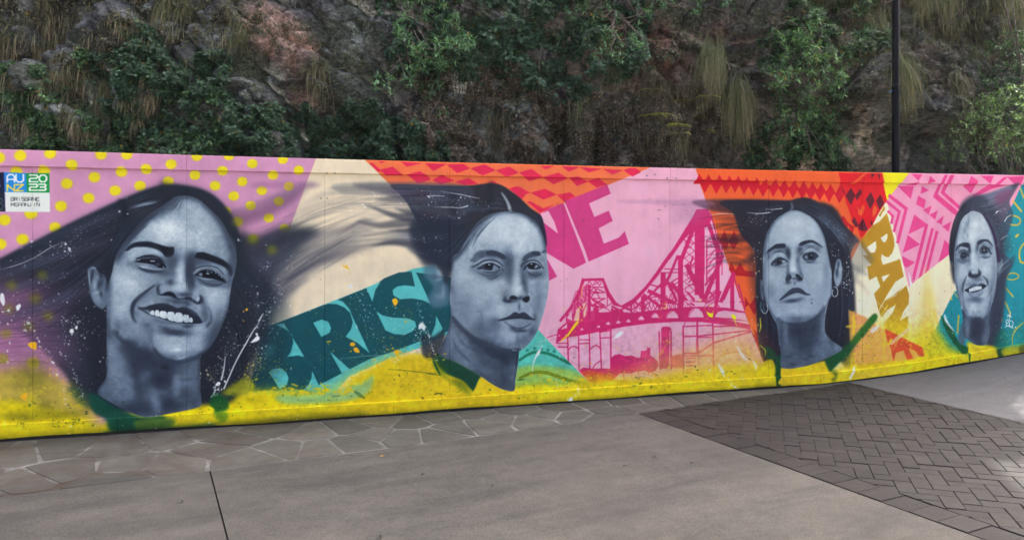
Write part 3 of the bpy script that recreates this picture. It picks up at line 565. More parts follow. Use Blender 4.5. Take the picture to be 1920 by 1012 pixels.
('l',[(8880,1959),(8940,1907),(8920,1832)],[29.9],(224,66,138),1,0,0),('l',[(9391,1801),(9193,1115)],[44.1],(224,66,138),1,0,0),('l',[(9470,1752),(9283,1125)],[39.6],(224,66,138),1,0,0),('l',[(9531,1720),(9370,1182)],[42],(224,66,138),1,0,0),('p',[(9076,1431),(9228,1379),(9127,1314)],(224,66,138),1,0,0),
('p',[(9163,1106),(9689,1454),(9849,1503),(9849,939),(9414,451),(9414,-294),(9270,-287),(9127,459)],(236,222,190),1,0,0),('p',[(9769,1028),(9886,1064),(10291,1438),(11042,2913),(12906,2957),(12906,-444),(9378,-292),(9428,450)],(12,142,158),1,0,0),
('p',[(2062,843),(2638,1060),(2991,1196),(3427,1366),(3642,1402),(3847,1059),(3847,755),(3527,610),(3186,505),(2827,362),(2638,149),(2268,173),(1935,279)],(84,184,188),1,0,0),
('p',[(1935,279),(2075,849),(2638,1056),(2991,1193),(3074,1219),(3158,1281),(3299,1335),(3412,1341),(3818,1277),(3847,770),(3599,704),(3498,665),(3242,577),(3019,517),(2827,429),(2557,299),(2425,264)],(9,76,88),1,0,0,_,'band'),('p',[(2177,875),(2245,886),(2428,566),(2372,584),(2272,574),(2307,620),(2328,703),(2317,772),(2281,814),(2229,846)],(84,184,188),1,0,0),
('p',[(2113,443),(2164,474),(2216,474),(2265,437),(2286,379),(2273,325),(2210,279)],(84,184,188),1,0,0),('p',[(2498,431),(2556,300),(2418,259),(2465,311),(2491,364)],(84,184,188),1,0,0),('p',[(2507,881),(2584,908),(2638,883),(2663,827),(2651,783),(2581,745)],(84,184,188),1,0,0),
('p',[(2622,1055),(2718,1091),(2775,1066),(2830,1002),(2864,917),(3022,573),(2909,676),(2797,739),(2847,806),(2864,875),(2840,960),(2786,1014),(2718,1046)],(84,184,188),1,0,0),('p',[(2651,609),(2836,431),(2766,390)],(84,184,188),1,0,0),('p',[(2989,1193),(3127,1249),(3077,1177),(3047,1063)],(84,184,188),1,0,0),
('p',[(3419,1358),(3469,1326),(3609,1027),(3527,1065),(3427,1084),(3313,1078),(3249,1117),(3239,1167),(3284,1201),(3355,1211),(3455,1198)],(84,184,188),1,0,0),('p',[(3085,969),(3144,928),(3242,905),(3384,893),(3455,862),(3469,812),(3429,764),(3355,735),(3256,746),(3172,784)],(84,184,188),1,0,0),('p',[(3664,909),(3725,789),(3715,729),(3603,690),(3657,820)],(84,184,188),1,0,0),
('b',(2098,646),(51,-2),(0,-62),(84,184,188),.55),('p',[(4985,2037),(5453,2217),(5494,2121),(5252,2018),(5311,1878),(5470,1945),(5515,1840),(5358,1760),(5415,1603),(5584,1665),(5650,1732),(5698,1599),(5248,1418),(5211,1529)],(204,58,128),1,0,0),('p',[(4801,1954),(4973,2021),(5174,1529),(5220,1408),(5081,1347),(4767,1531),(4699,1910),(4745,1910)],(204,58,128),1,0,0),
('p',[(4733,1905),(4816,1938),(4881,1824),(4921,1707),(4765,1818)],(231,168,197),1,0,0),('p',[(4767,1510),(4910,1270),(4807,1222),(4739,1477)],(204,58,128),1,0,0),
('p',[(6476,1968),(6619,1974),(6661,1859),(6600,1776),(6434,1748),(6314,1625),(6210,1489),(6061,1301),(6032,1261),(5885,1101),(5755,970),(5610,940),(5524,962),(5446,1070),(5396,1230),(5413,1246),(5482,1096),(5553,995),(5610,956),(5740,1021),(5885,1152),(6003,1291),(6091,1409),(6210,1558),(6329,1734),(6434,1888)],(204,34,106),1,0,0),
('p',[(5178,1244),(5413,1248),(5425,1222),(5194,1218)],(204,34,106),1,0,0),('p',[(6457,1817),(6570,1831),(6570,1047),(6457,1049)],(204,34,106),1,0,0),('l',[(6291,1448),(6291,943)],[60],(204,34,106),1,0,0),('l',[(6730,1610),(6730,1044)],[49.8],(204,34,106),1,0,0),('l',[(6600,1872),(6737,1514)],[46.9],(204,34,106),1,0,0),('l',[(6646,1928),(6783,1458)],[13.8],(204,34,106),1,0,0),
('l',[(6091,1273),(6091,948)],[59.6],(204,34,106),1,0,0),('l',[(6449,1776),(6284,1394)],[46.5],(204,34,106),1,0,0),('l',[(6570,1762),(6570,1267)],[11],(204,34,106),1,0,0),('l',[(6600,1625),(6600,1156)],[13.8],(204,34,106),1,0,0),('l',[(6434,1461),(6374,1270)],[19.2],(204,34,106),1,0,0),('l',[(6374,1352),(6540,1034)],[54.8],(204,34,106),1,0,0),
('l',[(6195,1163),(6374,969)],[46.4],(204,34,106),1,0,0),('l',[(6254,1462),(6121,1165)],[29.9],(204,34,106),1,0,0),('l',[(6135,1219),(6239,999)],[29.9],(204,34,106),1,0,0),('l',[(6570,992),(6783,1458)],[49.7],(204,34,106),1,0,0),('l',[(6585,1157),(6707,1293)],[19.3],(204,34,106),1,0,0),('l',[(6783,987),(6922,1262)],[55.5],(204,34,106),1,0,0),
('l',[(6922,1262),(6999,1010)],[13.9],(204,34,106),1,0,0),('l',[(6907,1207),(6907,901)],[50],(204,34,106),1,0,0),('l',[(6783,1583),(6783,1264)],[13.8],(204,34,106),1,0,0),('l',[(6753,1071),(6692,906)],[41.5],(204,34,106),1,0,0),('l',[(6984,1150),(7062,883)],[19.5],(204,34,106),1,0,0),('l',[(6329,1639),(6449,1597)],[10.9],(204,34,106),1,0,0),('l',[(6329,1557),(6419,1557)],[10.9],(204,34,106),1,0,0),
('l',[(6106,1334),(6269,1326)],[10.9],(204,34,106),1,0,0),('l',[(6106,1294),(6254,1292)],[10.9],(204,34,106),1,0,0),('l',[(6600,1625),(6692,1610)],[13.8],(204,34,106),1,0,0),('l',[(6600,1569),(6692,1562)],[11],(204,34,106),1,0,0),('l',[(6600,1404),(6692,1528)],[11],(204,34,106),1,0,0),('l',[(6600,1335),(6692,1445)],[11],(204,34,106),1,0,0),('l',[(6600,1267),(6692,1362)],[11],(204,34,106),1,0,0),
('l',[(6600,1211),(6692,1293)],[11],(204,34,106),1,0,0),('l',[(6389,1324),(6457,1392)],[13.7],(204,34,106),1,0,0),('l',[(6389,1187),(6449,1241)],[13.7],(204,34,106),1,0,0),('l',[(6389,1160),(6457,1159)],[11],(204,34,106),1,0,0),('l',[(5929,1100),(6210,973)],[40.6],(204,34,106),1,0,0),('l',[(6091,1192),(5885,1007)],[24.3],(204,34,106),1,0,0),('l',[(5944,1168),(6076,1138)],[13.5],(204,34,106),1,0,0),
('l',[(6135,1164),(6254,1230)],[13.6],(204,34,106),1,0,0),('l',[(6150,1137),(6262,1189)],[10.9],(204,34,106),1,0,0),('l',[(6165,1109),(6262,1148)],[10.9],(204,34,106),1,0,0),('l',[(5871,1061),(6061,935)],[29.7],(204,34,106),1,0,0),('l',[(5740,1010),(5885,913)],[18.8],(204,34,106),1,0,0),('l',[(5755,916),(5885,1034)],[16.1],(204,34,106),1,0,0),
('l',[(5856,1035),(5856,873)],[40.4],(204,34,106),1,0,0),('l',[(5726,997),(5726,877)],[18.8],(204,34,106),1,0,0),('l',[(5944,1033),(6076,1043)],[10.8],(204,34,106),1,0,0),('l',[(6121,975),(6262,958)],[13.6],(204,34,106),1,0,0),('l',[(6314,1134),(6314,943)],[13.6],(204,34,106),1,0,0),('l',[(6374,1078),(6449,994)],[21.9],(204,34,106),1,0,0),('l',[(6344,997),(6449,940)],[19.2],(204,34,106),1,0,0),
('l',[(6329,983),(7062,960)],[11],(204,34,106),1,0,0),('l',[(6631,1087),(6692,1017)],[16.6],(204,34,106),1,0,0),('l',[(6631,1018),(6722,1085)],[13.8],(204,34,106),1,0,0),('l',[(6585,978),(6661,1155)],[16.5],(204,34,106),1,0,0),('l',[(5625,946),(5726,903)],[24.1],(204,34,106),1,0,0),('l',[(5510,949),(5625,893)],[21.3],(204,34,106),1,0,0),('l',[(5553,881),(5726,970)],[16],(204,34,106),1,0,0),
('l',[(5185,1234),(5143,1103),(5060,961),(4949,822)],[28.8],(204,34,106),1,0,0),('l',[(5199,1220),(5088,907)],[10.5],(204,34,106),1,0,0),('l',[(5227,1180),(5185,815)],[13.2],(204,34,106),1,0,0),('l',[(5396,1230),(5312,1179)],[7.9],(204,34,106),1,0,0),('l',[(5234,1180),(5255,1219),(5291,1172),(5326,1218),(5368,1171),(5396,1214)],[7.9],(204,34,106),1,0,0),
('l',[(5227,1160),(5425,1150)],[10.6],(204,34,106),1,0,0),('l',[(5241,1101),(5312,1152),(5368,1039)],[10.6],(204,34,106),1,0,0),('l',[(5425,1097),(5340,1139),(5269,1041)],[10.6],(204,34,106),1,0,0),('l',[(5248,1041),(5425,1033)],[10.6],(204,34,106),1,0,0),('l',[(5248,1088),(5425,1097)],[10.6],(204,34,106),1,0,0),('l',[(5255,1114),(5368,1098)],[13.2],(204,34,106),1,0,0),
('l',[(5453,1136),(5453,964)],[10.6],(204,34,106),1,0,0),('l',[(5276,1041),(5425,964)],[13.2],(204,34,106),1,0,0),('l',[(5284,968),(5425,1037)],[13.2],(204,34,106),1,0,0),('l',[(5269,968),(5510,922)],[18.5],(204,34,106),1,0,0),('l',[(5312,928),(5596,894)],[31.9],(204,34,106),1,0,0),('l',[(5255,1167),(5255,813)],[31.7],(204,34,106),1,0,0),('l',[(5291,1021),(5425,938)],[13.2],(204,34,106),1,0,0),
('l',[(5164,1168),(5164,816)],[10.5],(204,34,106),1,0,0),('l',[(5129,1116),(5129,817)],[10.5],(204,34,106),1,0,0),('l',[(5095,1038),(5095,818)],[9.2],(204,34,106),1,0,0),('l',[(5060,974),(5060,819)],[9.2],(204,34,106),1,0,0),('l',[(5102,1051),(5269,836)],[10.5],(204,34,106),1,0,0),('l',[(5060,974),(5143,840)],[10.5],(204,34,106),1,0,0),('l',[(5199,1154),(5284,968)],[10.5],(204,34,106),1,0,0),
('l',[(5368,900),(5496,896)],[10.6],(204,34,106),1,0,0),('l',[(5354,887),(5354,810)],[34.4],(204,34,106),1,0,0),('l',[(5510,896),(5510,805)],[16],(204,34,106),1,0,0),('p',[(5312,981),(5425,925),(5596,894),(5726,877),(5944,898),(6091,907),(6314,922),(6570,923),(6845,903),(7062,856),(7093,750),(6692,789),(6239,774),(5798,787),(5312,796)],(204,34,106),1,0,0),
('p',[(5102,1117),(5227,1180),(5255,813),(4991,821)],(204,34,106),.45,0,0),('p',[(6585,978),(6753,1154),(6737,891),(6570,909)],(204,34,106),.55,0,0),('l',[(5654,972),(5691,918)],[8],(204,34,106),.9,0,0),('l',[(5691,985),(5654,919)],[6.7],(204,34,106),.9,0,0),('l',[(5697,972),(5734,917)],[8],(204,34,106),.9,0,0),('l',[(5734,985),(5697,918)],[6.7],(204,34,106),.9,0,0),
('l',[(5740,973),(5778,916)],[8],(204,34,106),.9,0,0),('l',[(5778,985),(5740,916)],[6.7],(204,34,106),.9,0,0),('l',[(5784,976),(5821,914)],[8.1],(204,34,106),.9,0,0),('l',[(5821,988),(5784,915)],[6.7],(204,34,106),.9,0,0),('l',[(5827,980),(5865,913)],[8.1],(204,34,106),.9,0,0),('l',[(5865,993),(5827,914)],[6.7],(204,34,106),.9,0,0),('l',[(5871,986),(5909,912)],[8.1],(204,34,106),.9,0,0),
('l',[(5909,998),(5871,913)],[6.7],(204,34,106),.9,0,0),('l',[(5915,993),(5953,911)],[8.1],(204,34,106),.9,0,0),('l',[(5953,1005),(5915,912)],[6.7],(204,34,106),.9,0,0),('l',[(5959,1001),(5997,910)],[8.1],(204,34,106),.9,0,0),('l',[(5997,1014),(5959,911)],[6.8],(204,34,106),.9,0,0),('l',[(6003,1011),(6041,909)],[8.1],(204,34,106),.9,0,0),('l',[(6041,1024),(6003,910)],[6.8],(204,34,106),.9,0,0),
('l',[(6047,1024),(6085,908)],[8.1],(204,34,106),.9,0,0),('l',[(6085,1036),(6047,909)],[6.8],(204,34,106),.9,0,0),('l',[(6091,1036),(6129,907)],[8.1],(204,34,106),.9,0,0),('l',[(6129,1049),(6091,907)],[6.8],(204,34,106),.9,0,0),('l',[(6135,1052),(6174,905)],[8.1],(204,34,106),.9,0,0),('l',[(6174,1064),(6135,906)],[6.8],(204,34,106),.9,0,0),('l',[(6180,1067),(6218,904)],[8.2],(204,34,106),.9,0,0),
('l',[(6218,1080),(6180,905)],[6.8],(204,34,106),.9,0,0),('l',[(6224,1085),(6263,903)],[8.2],(204,34,106),.9,0,0),('l',[(6263,1098),(6224,904)],[6.8],(204,34,106),.9,0,0),('l',[(6269,1105),(6308,902)],[8.2],(204,34,106),.9,0,0),('l',[(6308,1118),(6269,903)],[6.8],(204,34,106),.9,0,0),('l',[(6314,1126),(6353,901)],[8.2],(204,34,106),.9,0,0),('l',[(6353,1139),(6314,902)],[6.8],(204,34,106),.9,0,0),
('l',[(6457,1693),(6344,1612)],[8.2],(204,34,106),.9,0,0),('l',[(6344,1693),(6449,1611)],[8.2],(204,34,106),.9,0,0),('l',[(6600,1638),(6699,1693)],[8.3],(204,34,106),.9,0,0),('l',[(6457,1608),(6338,1527)],[8.2],(204,34,106),.9,0,0),('l',[(6344,1609),(6449,1526)],[8.2],(204,34,106),.9,0,0),('l',[(6600,1553),(6699,1608)],[8.3],(204,34,106),.9,0,0),
('l',[(6457,1523),(6332,1442)],[8.2],(204,34,106),.9,0,0),('l',[(6344,1524),(6449,1441)],[8.2],(204,34,106),.9,0,0),('l',[(6600,1468),(6699,1522)],[8.3],(204,34,106),.9,0,0),('l',[(6457,1438),(6326,1358)],[8.2],(204,34,106),.9,0,0),('l',[(6344,1439),(6449,1356)],[8.2],(204,34,106),.9,0,0),('l',[(6600,1382),(6699,1436)],[8.3],(204,34,106),.9,0,0),
('l',[(6457,1353),(6320,1273)],[8.2],(204,34,106),.9,0,0),('l',[(6344,1355),(6449,1271)],[8.2],(204,34,106),.9,0,0),('l',[(6600,1297),(6699,1351)],[8.3],(204,34,106),.9,0,0),('l',[(6457,1268),(6314,1188)],[8.2],(204,34,106),.9,0,0),('l',[(6344,1270),(6449,1186)],[8.2],(204,34,106),.9,0,0),('l',[(6600,1211),(6699,1265)],[8.3],(204,34,106),.9,0,0),
('l',[(6457,1183),(6308,1104)],[8.2],(204,34,106),.9,0,0),('l',[(6344,1185),(6449,1101)],[8.2],(204,34,106),.9,0,0),('l',[(6600,1126),(6699,1180)],[8.3],(204,34,106),.9,0,0),('l',[(6457,1098),(6302,1020)],[8.2],(204,34,106),.9,0,0),('l',[(6344,1101),(6449,1016)],[8.2],(204,34,106),.9,0,0),('l',[(6600,1041),(6699,1094)],[8.3],(204,34,106),.9,0,0),
('l',[(6457,1013),(6296,935)],[8.2],(204,34,106),.9,0,0),('l',[(6344,1016),(6449,931)],[8.2],(204,34,106),.9,0,0),('l',[(6600,955),(6699,1008)],[8.3],(204,34,106),.9,0,0),('l',[(5088,894),(5185,865)],[7.9],(204,34,106),.9,0,0),('l',[(5107,941),(5197,904)],[7.9],(204,34,106),.9,0,0),('l',[(5127,988),(5208,944)],[7.9],(204,34,106),.9,0,0),('l',[(5146,1035),(5219,983)],[7.9],(204,34,106),.9,0,0),
('l',[(5166,1081),(5230,1022)],[7.9],(204,34,106),.9,0,0),('l',[(5185,1128),(5241,1061)],[7.9],(204,34,106),.9,0,0),('l',[(5205,1175),(5253,1101)],[7.9],(204,34,106),.9,0,0),
('p',[(4897,592),(4915,728),(4991,791),(5227,803),(5510,808),(5654,783),(5944,842),(6389,830),(6692,808),(7124,712),(7132,656),(6845,713),(6540,757),(6239,768),(5944,761),(5654,737),(5439,704),(5199,666),(5018,646)],(204,34,106),1,0,0),('p',[(5005,882),(5312,913),(5596,892),(5798,860),(5798,779),(5510,774),(5227,757),(4991,738)],(204,34,106),.85,0,0),
('p',[(4916,663),(4919,671),(4925,676),(4932,676),(4939,670),(4941,662)],(231,168,197),1,0,0),('l',[(4918,663),(4920,670),(4926,675)],[6.5],(204,34,106),1,0,0),('p',[(4978,668),(4981,676),(4987,680),(4994,680),(5001,674),(5003,667)],(231,168,197),1,0,0),('l',[(4980,668),(4982,675),(4988,679)],[6.5],(204,34,106),1,0,0),
('p',[(5152,717),(5156,730),(5165,737),(5177,737),(5187,727),(5191,716)],(231,168,197),1,0,0),('l',[(5154,717),(5158,728),(5167,735)],[6.6],(204,34,106),1,0,0),('p',[(5331,736),(5336,751),(5347,760),(5361,759),(5372,748),(5377,735)],(231,168,197),1,0,0),('l',[(5334,736),(5338,749),(5349,757)],[6.6],(204,34,106),1,0,0),
('p',[(5432,764),(5438,782),(5452,793),(5469,792),(5483,778),(5489,762)],(231,168,197),1,0,0),('l',[(5435,763),(5440,779),(5455,789)],[6.6],(204,34,106),1,0,0),('p',[(5546,773),(5552,792),(5566,803),(5583,802),(5597,788),(5603,772)],(231,168,197),1,0,0),('l',[(5549,773),(5555,789),(5569,799)],[6.7],(204,34,106),1,0,0),
('p',[(5661,783),(5666,802),(5681,812),(5698,812),(5713,798),(5718,781)],(231,168,197),1,0,0),('l',[(5664,783),(5669,799),(5684,809)],[6.7],(204,34,106),1,0,0),('p',[(5797,802),(5804,826),(5823,840),(5846,840),(5865,821),(5872,800)],(231,168,197),1,0,0),('l',[(5800,802),(5808,822),(5827,836)],[6.7],(204,34,106),1,0,0),
('p',[(5948,820),(5958,850),(5981,868),(6009,867),(6033,844),(6042,818)],(231,168,197),1,0,0),('l',[(5953,820),(5962,846),(5986,862)],[6.8],(204,34,106),1,0,0),('p',[(6123,811),(6138,856),(6173,883),(6216,882),(6252,847),(6266,807)],(231,168,197),1,0,0),('l',[(6131,811),(6145,850),(6180,875)],[6.8],(204,34,106),1,0,0),
('p',[(6378,812),(6397,871),(6444,906),(6500,904),(6547,859),(6565,807)],(231,168,197),1,0,0),('l',[(6388,812),(6406,862),(6453,895)],[6.8],(204,34,106),1,0,0),('p',[(6692,808),(6737,862),(6814,874),(7062,840),(7093,755),(6907,785)],(231,168,197),1,0,0),('p',[(5354,938),(5496,954),(5496,894),(5361,892)],(231,168,197),1,0,0),('p',[(5011,842),(5060,920),(5067,814)],(231,168,197),1,0,0),
('p',[(4949,727),(5011,790),(5011,744)],(231,168,197),1,0,0),('p',[(6600,948),(6692,987),(6692,918),(6577,921)],(231,168,197),1,0,0),('p',[(6799,985),(6876,983),(6868,914),(6783,916)],(231,168,197),1,0,0),('p',[(6937,982),(6984,981),(7030,896),(6945,909)],(231,168,197),1,0,0),('p',[(6336,995),(6434,979),(6336,940)],(231,168,197),1,0,0),
('p',[(5116,931),(5150,956),(5143,812),(5081,814)],(240,190,170),.9,0,0),('p',[(5185,982),(5227,1007),(5220,876),(5192,837)],(240,190,170),.9,0,0),('l',[(5291,953),(5368,1004),(5425,936),(5510,987)],[9.3],(204,34,106),1,0,0),('l',[(5116,984),(5185,903),(5227,994)],[9.2],(204,34,106),1,0,0),('l',[(5425,830),(5539,893),(5654,823),(5769,901),(5885,830)],[9.4],(204,34,106),1,0,0),
('l',[(5885,938),(5959,869),(6032,948),(6091,865)],[9.5],(204,34,106),1,0,0),('l',[(6344,981),(6434,911),(6344,899)],[9.6],(204,34,106),1,0,0),('l',[(6600,920),(6692,973),(6753,917)],[9.7],(204,34,106),1,0,0),('l',[(5312,899),(5425,949),(5510,881),(5639,931)],[9.3],(204,34,106),1,0,0),('l',[(5769,994),(5856,925),(5944,990)],[9.4],(204,34,106),1,0,0),
('l',[(4799,654),(4915,682)],[9.1],(204,34,106),1,0,0),('l',[(4901,592),(5018,587)],[10.4],(204,34,106),1,0,0),('l',[(4922,552),(5011,548)],[13.1],(204,34,106),1,0,0),('l',[(5018,646),(5025,410)],[15.7],(204,34,106),1,0,0),('l',[(5136,655),(5143,313)],[13.1],(204,34,106),1,0,0),('l',[(5255,683),(5262,314)],[14.5],(204,34,106),1,0,0),('l',[(5372,679),(5389,308)],[14.6],(204,34,106),1,0,0),
('l',[(5493,702),(5493,310)],[16],(204,34,106),1,0,0),('l',[(5143,618),(5262,613)],[10.5],(204,34,106),1,0,0),('l',[(5143,578),(5255,578)],[10.5],(204,34,106),1,0,0),('l',[(5368,689),(5496,702)],[13.3],(204,34,106),1,0,0),('l',[(5382,626),(5489,629)],[10.6],(204,34,106),1,0,0),('l',[(5025,515),(5053,546),(5088,554),(5123,540),(5143,510)],[11.8],(204,34,106),1,0,0),
('l',[(5262,512),(5291,541),(5326,553),(5361,538),(5382,507)],[11.9],(204,34,106),1,0,0),('l',[(5291,312),(5319,357),(5382,394)],[10.6],(204,34,106),1,0,0),('l',[(6044,663),(6058,277)],[19],(204,34,106),1,0,0),('l',[(6180,666),(6180,278)],[19],(204,34,106),1,0,0),('l',[(6321,716),(6326,135)],[19.1],(204,34,106),1,0,0),('l',[(6487,759),(6487,443)],[22],(204,34,106),1,0,0),
('l',[(6502,511),(6502,195)],[6.9],(204,34,106),1,0,0),('l',[(6672,753),(6676,587),(6684,118)],[19.3],(204,34,106),1,0,0),('l',[(6321,716),(6676,719)],[13.7],(204,34,106),1,0,0),('l',[(6676,705),(6999,702)],[16.6],(204,34,106),1,0,0),('l',[(6329,609),(6494,607),(7124,649)],[16.5],(204,34,106),1,0,0),('l',[(6494,594),(6676,590)],[12.4],(204,34,106),1,0,0),
('l',[(6321,429),(6494,422),(6692,532),(7140,635)],[17.9],(204,34,106),1,0,0),('l',[(6344,401),(6676,394)],[13.7],(204,34,106),1,0,0),('l',[(6344,756),(6321,716)],[10.9],(204,34,106),1,0,0),('l',[(6692,325),(6783,390),(6922,419),(7062,407),(7140,362)],[12.5],(205,90,70),.9,0,1),('l',[(6362,373),(6457,373)],[17.8],(206,50,100),.95,0,0),('l',[(6362,332),(6457,332)],[17.8],(206,50,100),.95,0,0),
('l',[(6362,295),(6457,295)],[17.8],(206,50,100),.95,0,0),('l',[(6362,254),(6457,254)],[17.8],(206,50,100),.95,0,0),('l',[(6362,222),(6457,222)],[17.8],(206,50,100),.95,0,0),('l',[(6362,199),(6457,199)],[17.8],(206,50,100),.95,0,0),('l',[(6362,154),(6457,153)],[17.8],(206,50,100),.95,0,0),('p',[(6064,277),(6069,703),(6091,723),(6158,721),(6187,693),(6165,673),(6162,279)],(204,34,106),1,0,0),
('p',[(5496,416),(5539,447),(5596,452),(5654,429),(5726,433),(5784,410),(5827,402),(5834,475),(5900,479),(5907,506),(5944,505),(5944,424),(5988,395),(6032,353),(6039,312),(6003,259),(5929,242),(5885,265),(5798,262),(5726,245),(5596,251),(5539,201),(5496,177),(5284,154),(5143,300),(5185,331),(5255,321),(5312,311),(5396,314),(5489,303)],(204,34,106),1,0,0),
('p',[(6187,400),(6239,419),(6314,422),(6321,272),(6187,278)],(208,60,96),.9,0,0),('p',[(5143,300),(5284,293),(5496,230),(5539,174),(5284,148)],(214,66,58),.8,4,0),('l',[(5639,249),(5639,183)],[10.7],(218,62,60),.9,0,1),('l',[(5729,259),(5733,191)],[10.7],(218,62,60),.9,0,1),('l',[(5805,268),(5810,214)],[9.4],(218,62,60),.9,0,1),('l',[(5922,263),(5922,209)],[9.4],(218,62,60),.9,0,1),
('l',[(5539,174),(5654,169),(5654,142),(5567,120),(5510,109)],[13.3],(218,62,60),.9,0,1),('l',[(5959,248),(6003,205),(5988,165),(5856,138),(5596,134)],[13.5],(218,62,60),.9,0,1),('l',[(6003,185),(6084,161),(6069,134),(6017,130)],[12.2],(218,62,60),.9,0,1),('l',[(5944,114),(5798,94),(5582,86)],[8.1],(218,62,60),.9,0,1),
('p',[(4703,738),(5269,151),(4949,139),(4462,128),(4462,538)],(84,190,178),1,0,0,_,'wedge'),('p',[(4462,333),(4676,374),(5088,302),(5269,151),(4949,126),(4462,115)],(170,192,60),.75,18.2,1,'wedge'),('l',[(4502,434),(4622,499),(4731,508),(4867,469),(5060,369)],[25.9,31.1,28.5,25.9],(20,110,80),.9,1.3,1,'wedge'),
('l',[(4502,254),(4649,304),(4785,298),(4936,245),(5060,199),(5255,152)],[28.6,33.8,33.8,28.6],(110,130,20),.9,1.3,1,'wedge'),('b',(4589,536),(15,-1),(0,-14),(20,90,80),.9),('b',(4666,549),(15,-1),(0,-14),(20,90,80),.9),('b',(4740,542),(15,-1),(0,-14),(20,90,80),.9),('b',(4810,528),(15,-1),(0,-14),(20,90,80),.9),('b',(4877,511),(15,-1),(0,-14),(20,90,80),.9),
('l',[(10687,2251),(10739,2126)],[19.2],(214,178,44),.95,0,1),('l',[(10574,2106),(10708,1967)],[24],(214,178,44),.95,0,1),('l',[(10739,1591),(10687,1526),(10673,1442),(10694,1370),(10739,1351)],[21.6],(214,178,44),.95,0,1),('l',[(10617,1664),(10666,1700)],[26.4],(214,178,44),.95,0,1),
('l',[(10476,1897),(10532,1921),(10617,1915),(10680,1885),(10684,1837),(10645,1811),(10560,1813),(10490,1831)],[17.9],(214,178,44),.95,0,1),('l',[(10671,1451),(10689,1375),(10739,1359)],[21.2],(214,178,44),.9,0,1),('l',[(10476,1067),(10591,949)],[19.6],(214,178,44),.9,0,1),('l',[(10473,897),(10529,787),(10547,712)],[19.6],(214,178,44),.9,0,1),
('l',[(10391,805),(10432,654)],[18.1],(214,178,44),.9,0,1),('l',[(9828,750),(9811,535)],[20.8],(214,178,44),.9,0,1),('l',[(9724,960),(9733,930)],[14.8],(214,178,44),.9,0,1),('l',[(9767,1018),(9811,958)],[11.9],(214,178,44),.9,0,1),('l',[(10494,1180),(10529,1225),(10600,1236),(10657,1212),(10654,1178),(10582,1156),(10512,1165),(10490,1183)],[15.1],(214,178,44),.9,0,1),
('p',[(-794,1190),(-224,1414),(0,1494),(229,1621),(425,1742),(584,1833),(786,1939),(972,2034),(1162,2112),(1290,2142),(1398,2130),(1529,2104),(1640,2044),(1729,1945),(1805,1840),(1855,1696),(1873,1551),(1955,1308),(2093,1111),(2093,867),(1910,487),(1774,158),(705,188),(464,522),(229,804),(0,903),(-794,768)],(22,32,46),.9,13.9,1),
('p',[(-794,1275),(0,1467),(425,1715),(786,1912),(1162,2098),(1398,2121),(1640,2030),(1819,1816),(1887,1502),(1955,1114),(1819,444),(1595,170),(786,228),(584,788),(346,1158),(0,1300),(-794,1148)],(14,21,32),.55,46,1),
('p',[(0,1494),(425,1742),(786,1939),(1162,2112),(1398,2130),(1640,2044),(1805,1840),(1873,1551),(1819,1503),(1640,1982),(1398,2074),(1162,2060),(786,1880),(425,1669),(0,1415)],(22,32,46),.95,11.6,1),('b',(76,811),(215,81),(78,-253),(150,96,140),.75),('b',(114,1164),(251,99),(34,-109),(150,96,140),.5),('b',(-224,1000),(312,122),(101,-331),(150,96,140),.8),
('b',(268,981),(219,84),(29,-94),(150,96,140),.35),('b',(464,1155),(261,101),(19,-60),(150,96,140),.18),('b',(346,709),(184,67),(54,-171),(150,96,140),.4),('b',(584,1560),(302,122),(19,-60),(150,96,140),.1),('l',[(-224,1305),(307,1473),(786,1641)],[17.9,71.6,17.9],(58,66,92),.5,17.9,1),('l',[(-224,1174),(385,1337),(746,1467)],[17.9,71.6,17.9],(58,66,92),.4,17.9,1),
('l',[(0,991),(425,1156),(705,1239)],[18,71.9,18],(58,66,92),.35,18,1),('l',[(152,1563),(584,1765),(952,1918)],[18.1,72.6,18.1],(58,66,92),.5,18.1,1),('h',[(-297,1350),(229,1563),(624,1765),(1204,2089)],[(-297,742),(307,935),(584,1151),(746,1422)],60,7.2,(66,76,104),.35,_,2,.03,0,.5,(12,15,26)),('b',(83,1280),(38,-1),(0,-40),(120,122,20),.55),('b',(299,1361),(39,-1),(0,-40),(120,122,20),.55),
('b',(252,1165),(39,-1),(0,-40),(120,122,20),.55),('b',(64,1086),(38,-1),(0,-40),(120,122,20),.55),('b',(342,1019),(39,-1),(0,-40),(120,122,20),.55),('b',(45,883),(38,-2),(0,-40),(120,122,20),.55),('b',(19,677),(38,-2),(0,-40),(120,122,20),.55),('b',(206,934),(39,-2),(0,-40),(120,122,20),.55),('b',(237,630),(39,-2),(0,-40),(120,122,20),.55),
('p',[(1774,1888),(1955,1928),(2186,2028),(2374,2129),(2446,2140),(2374,2031),(2186,1901),(2001,1817),(1842,1768)],(60,40,70),.5,29.3,1),('p',[(1819,1696),(2001,1686),(2233,1769),(2566,1745),(2374,1547),(2186,1304),(2047,917),(1864,731),(1774,1119)],(22,32,46),.9,34.1,1),
('p',[(1864,1406),(2186,1549),(2470,1621),(2760,1695),(3057,1796),(2760,1545),(2470,1398),(2233,1205),(2093,916),(1955,727)],(70,76,96),.55,44.4,1),('p',[(2093,1208),(2374,1399),(2662,1545),(3057,1644),(2662,1445),(2374,1251),(2186,961)],(70,74,90),.5,39.6,1),('l',[(2001,1404),(2374,1636),(2760,1745),(3158,1873)],[29.8,79.6,9.9],(64,66,88),.45,19.9,1),
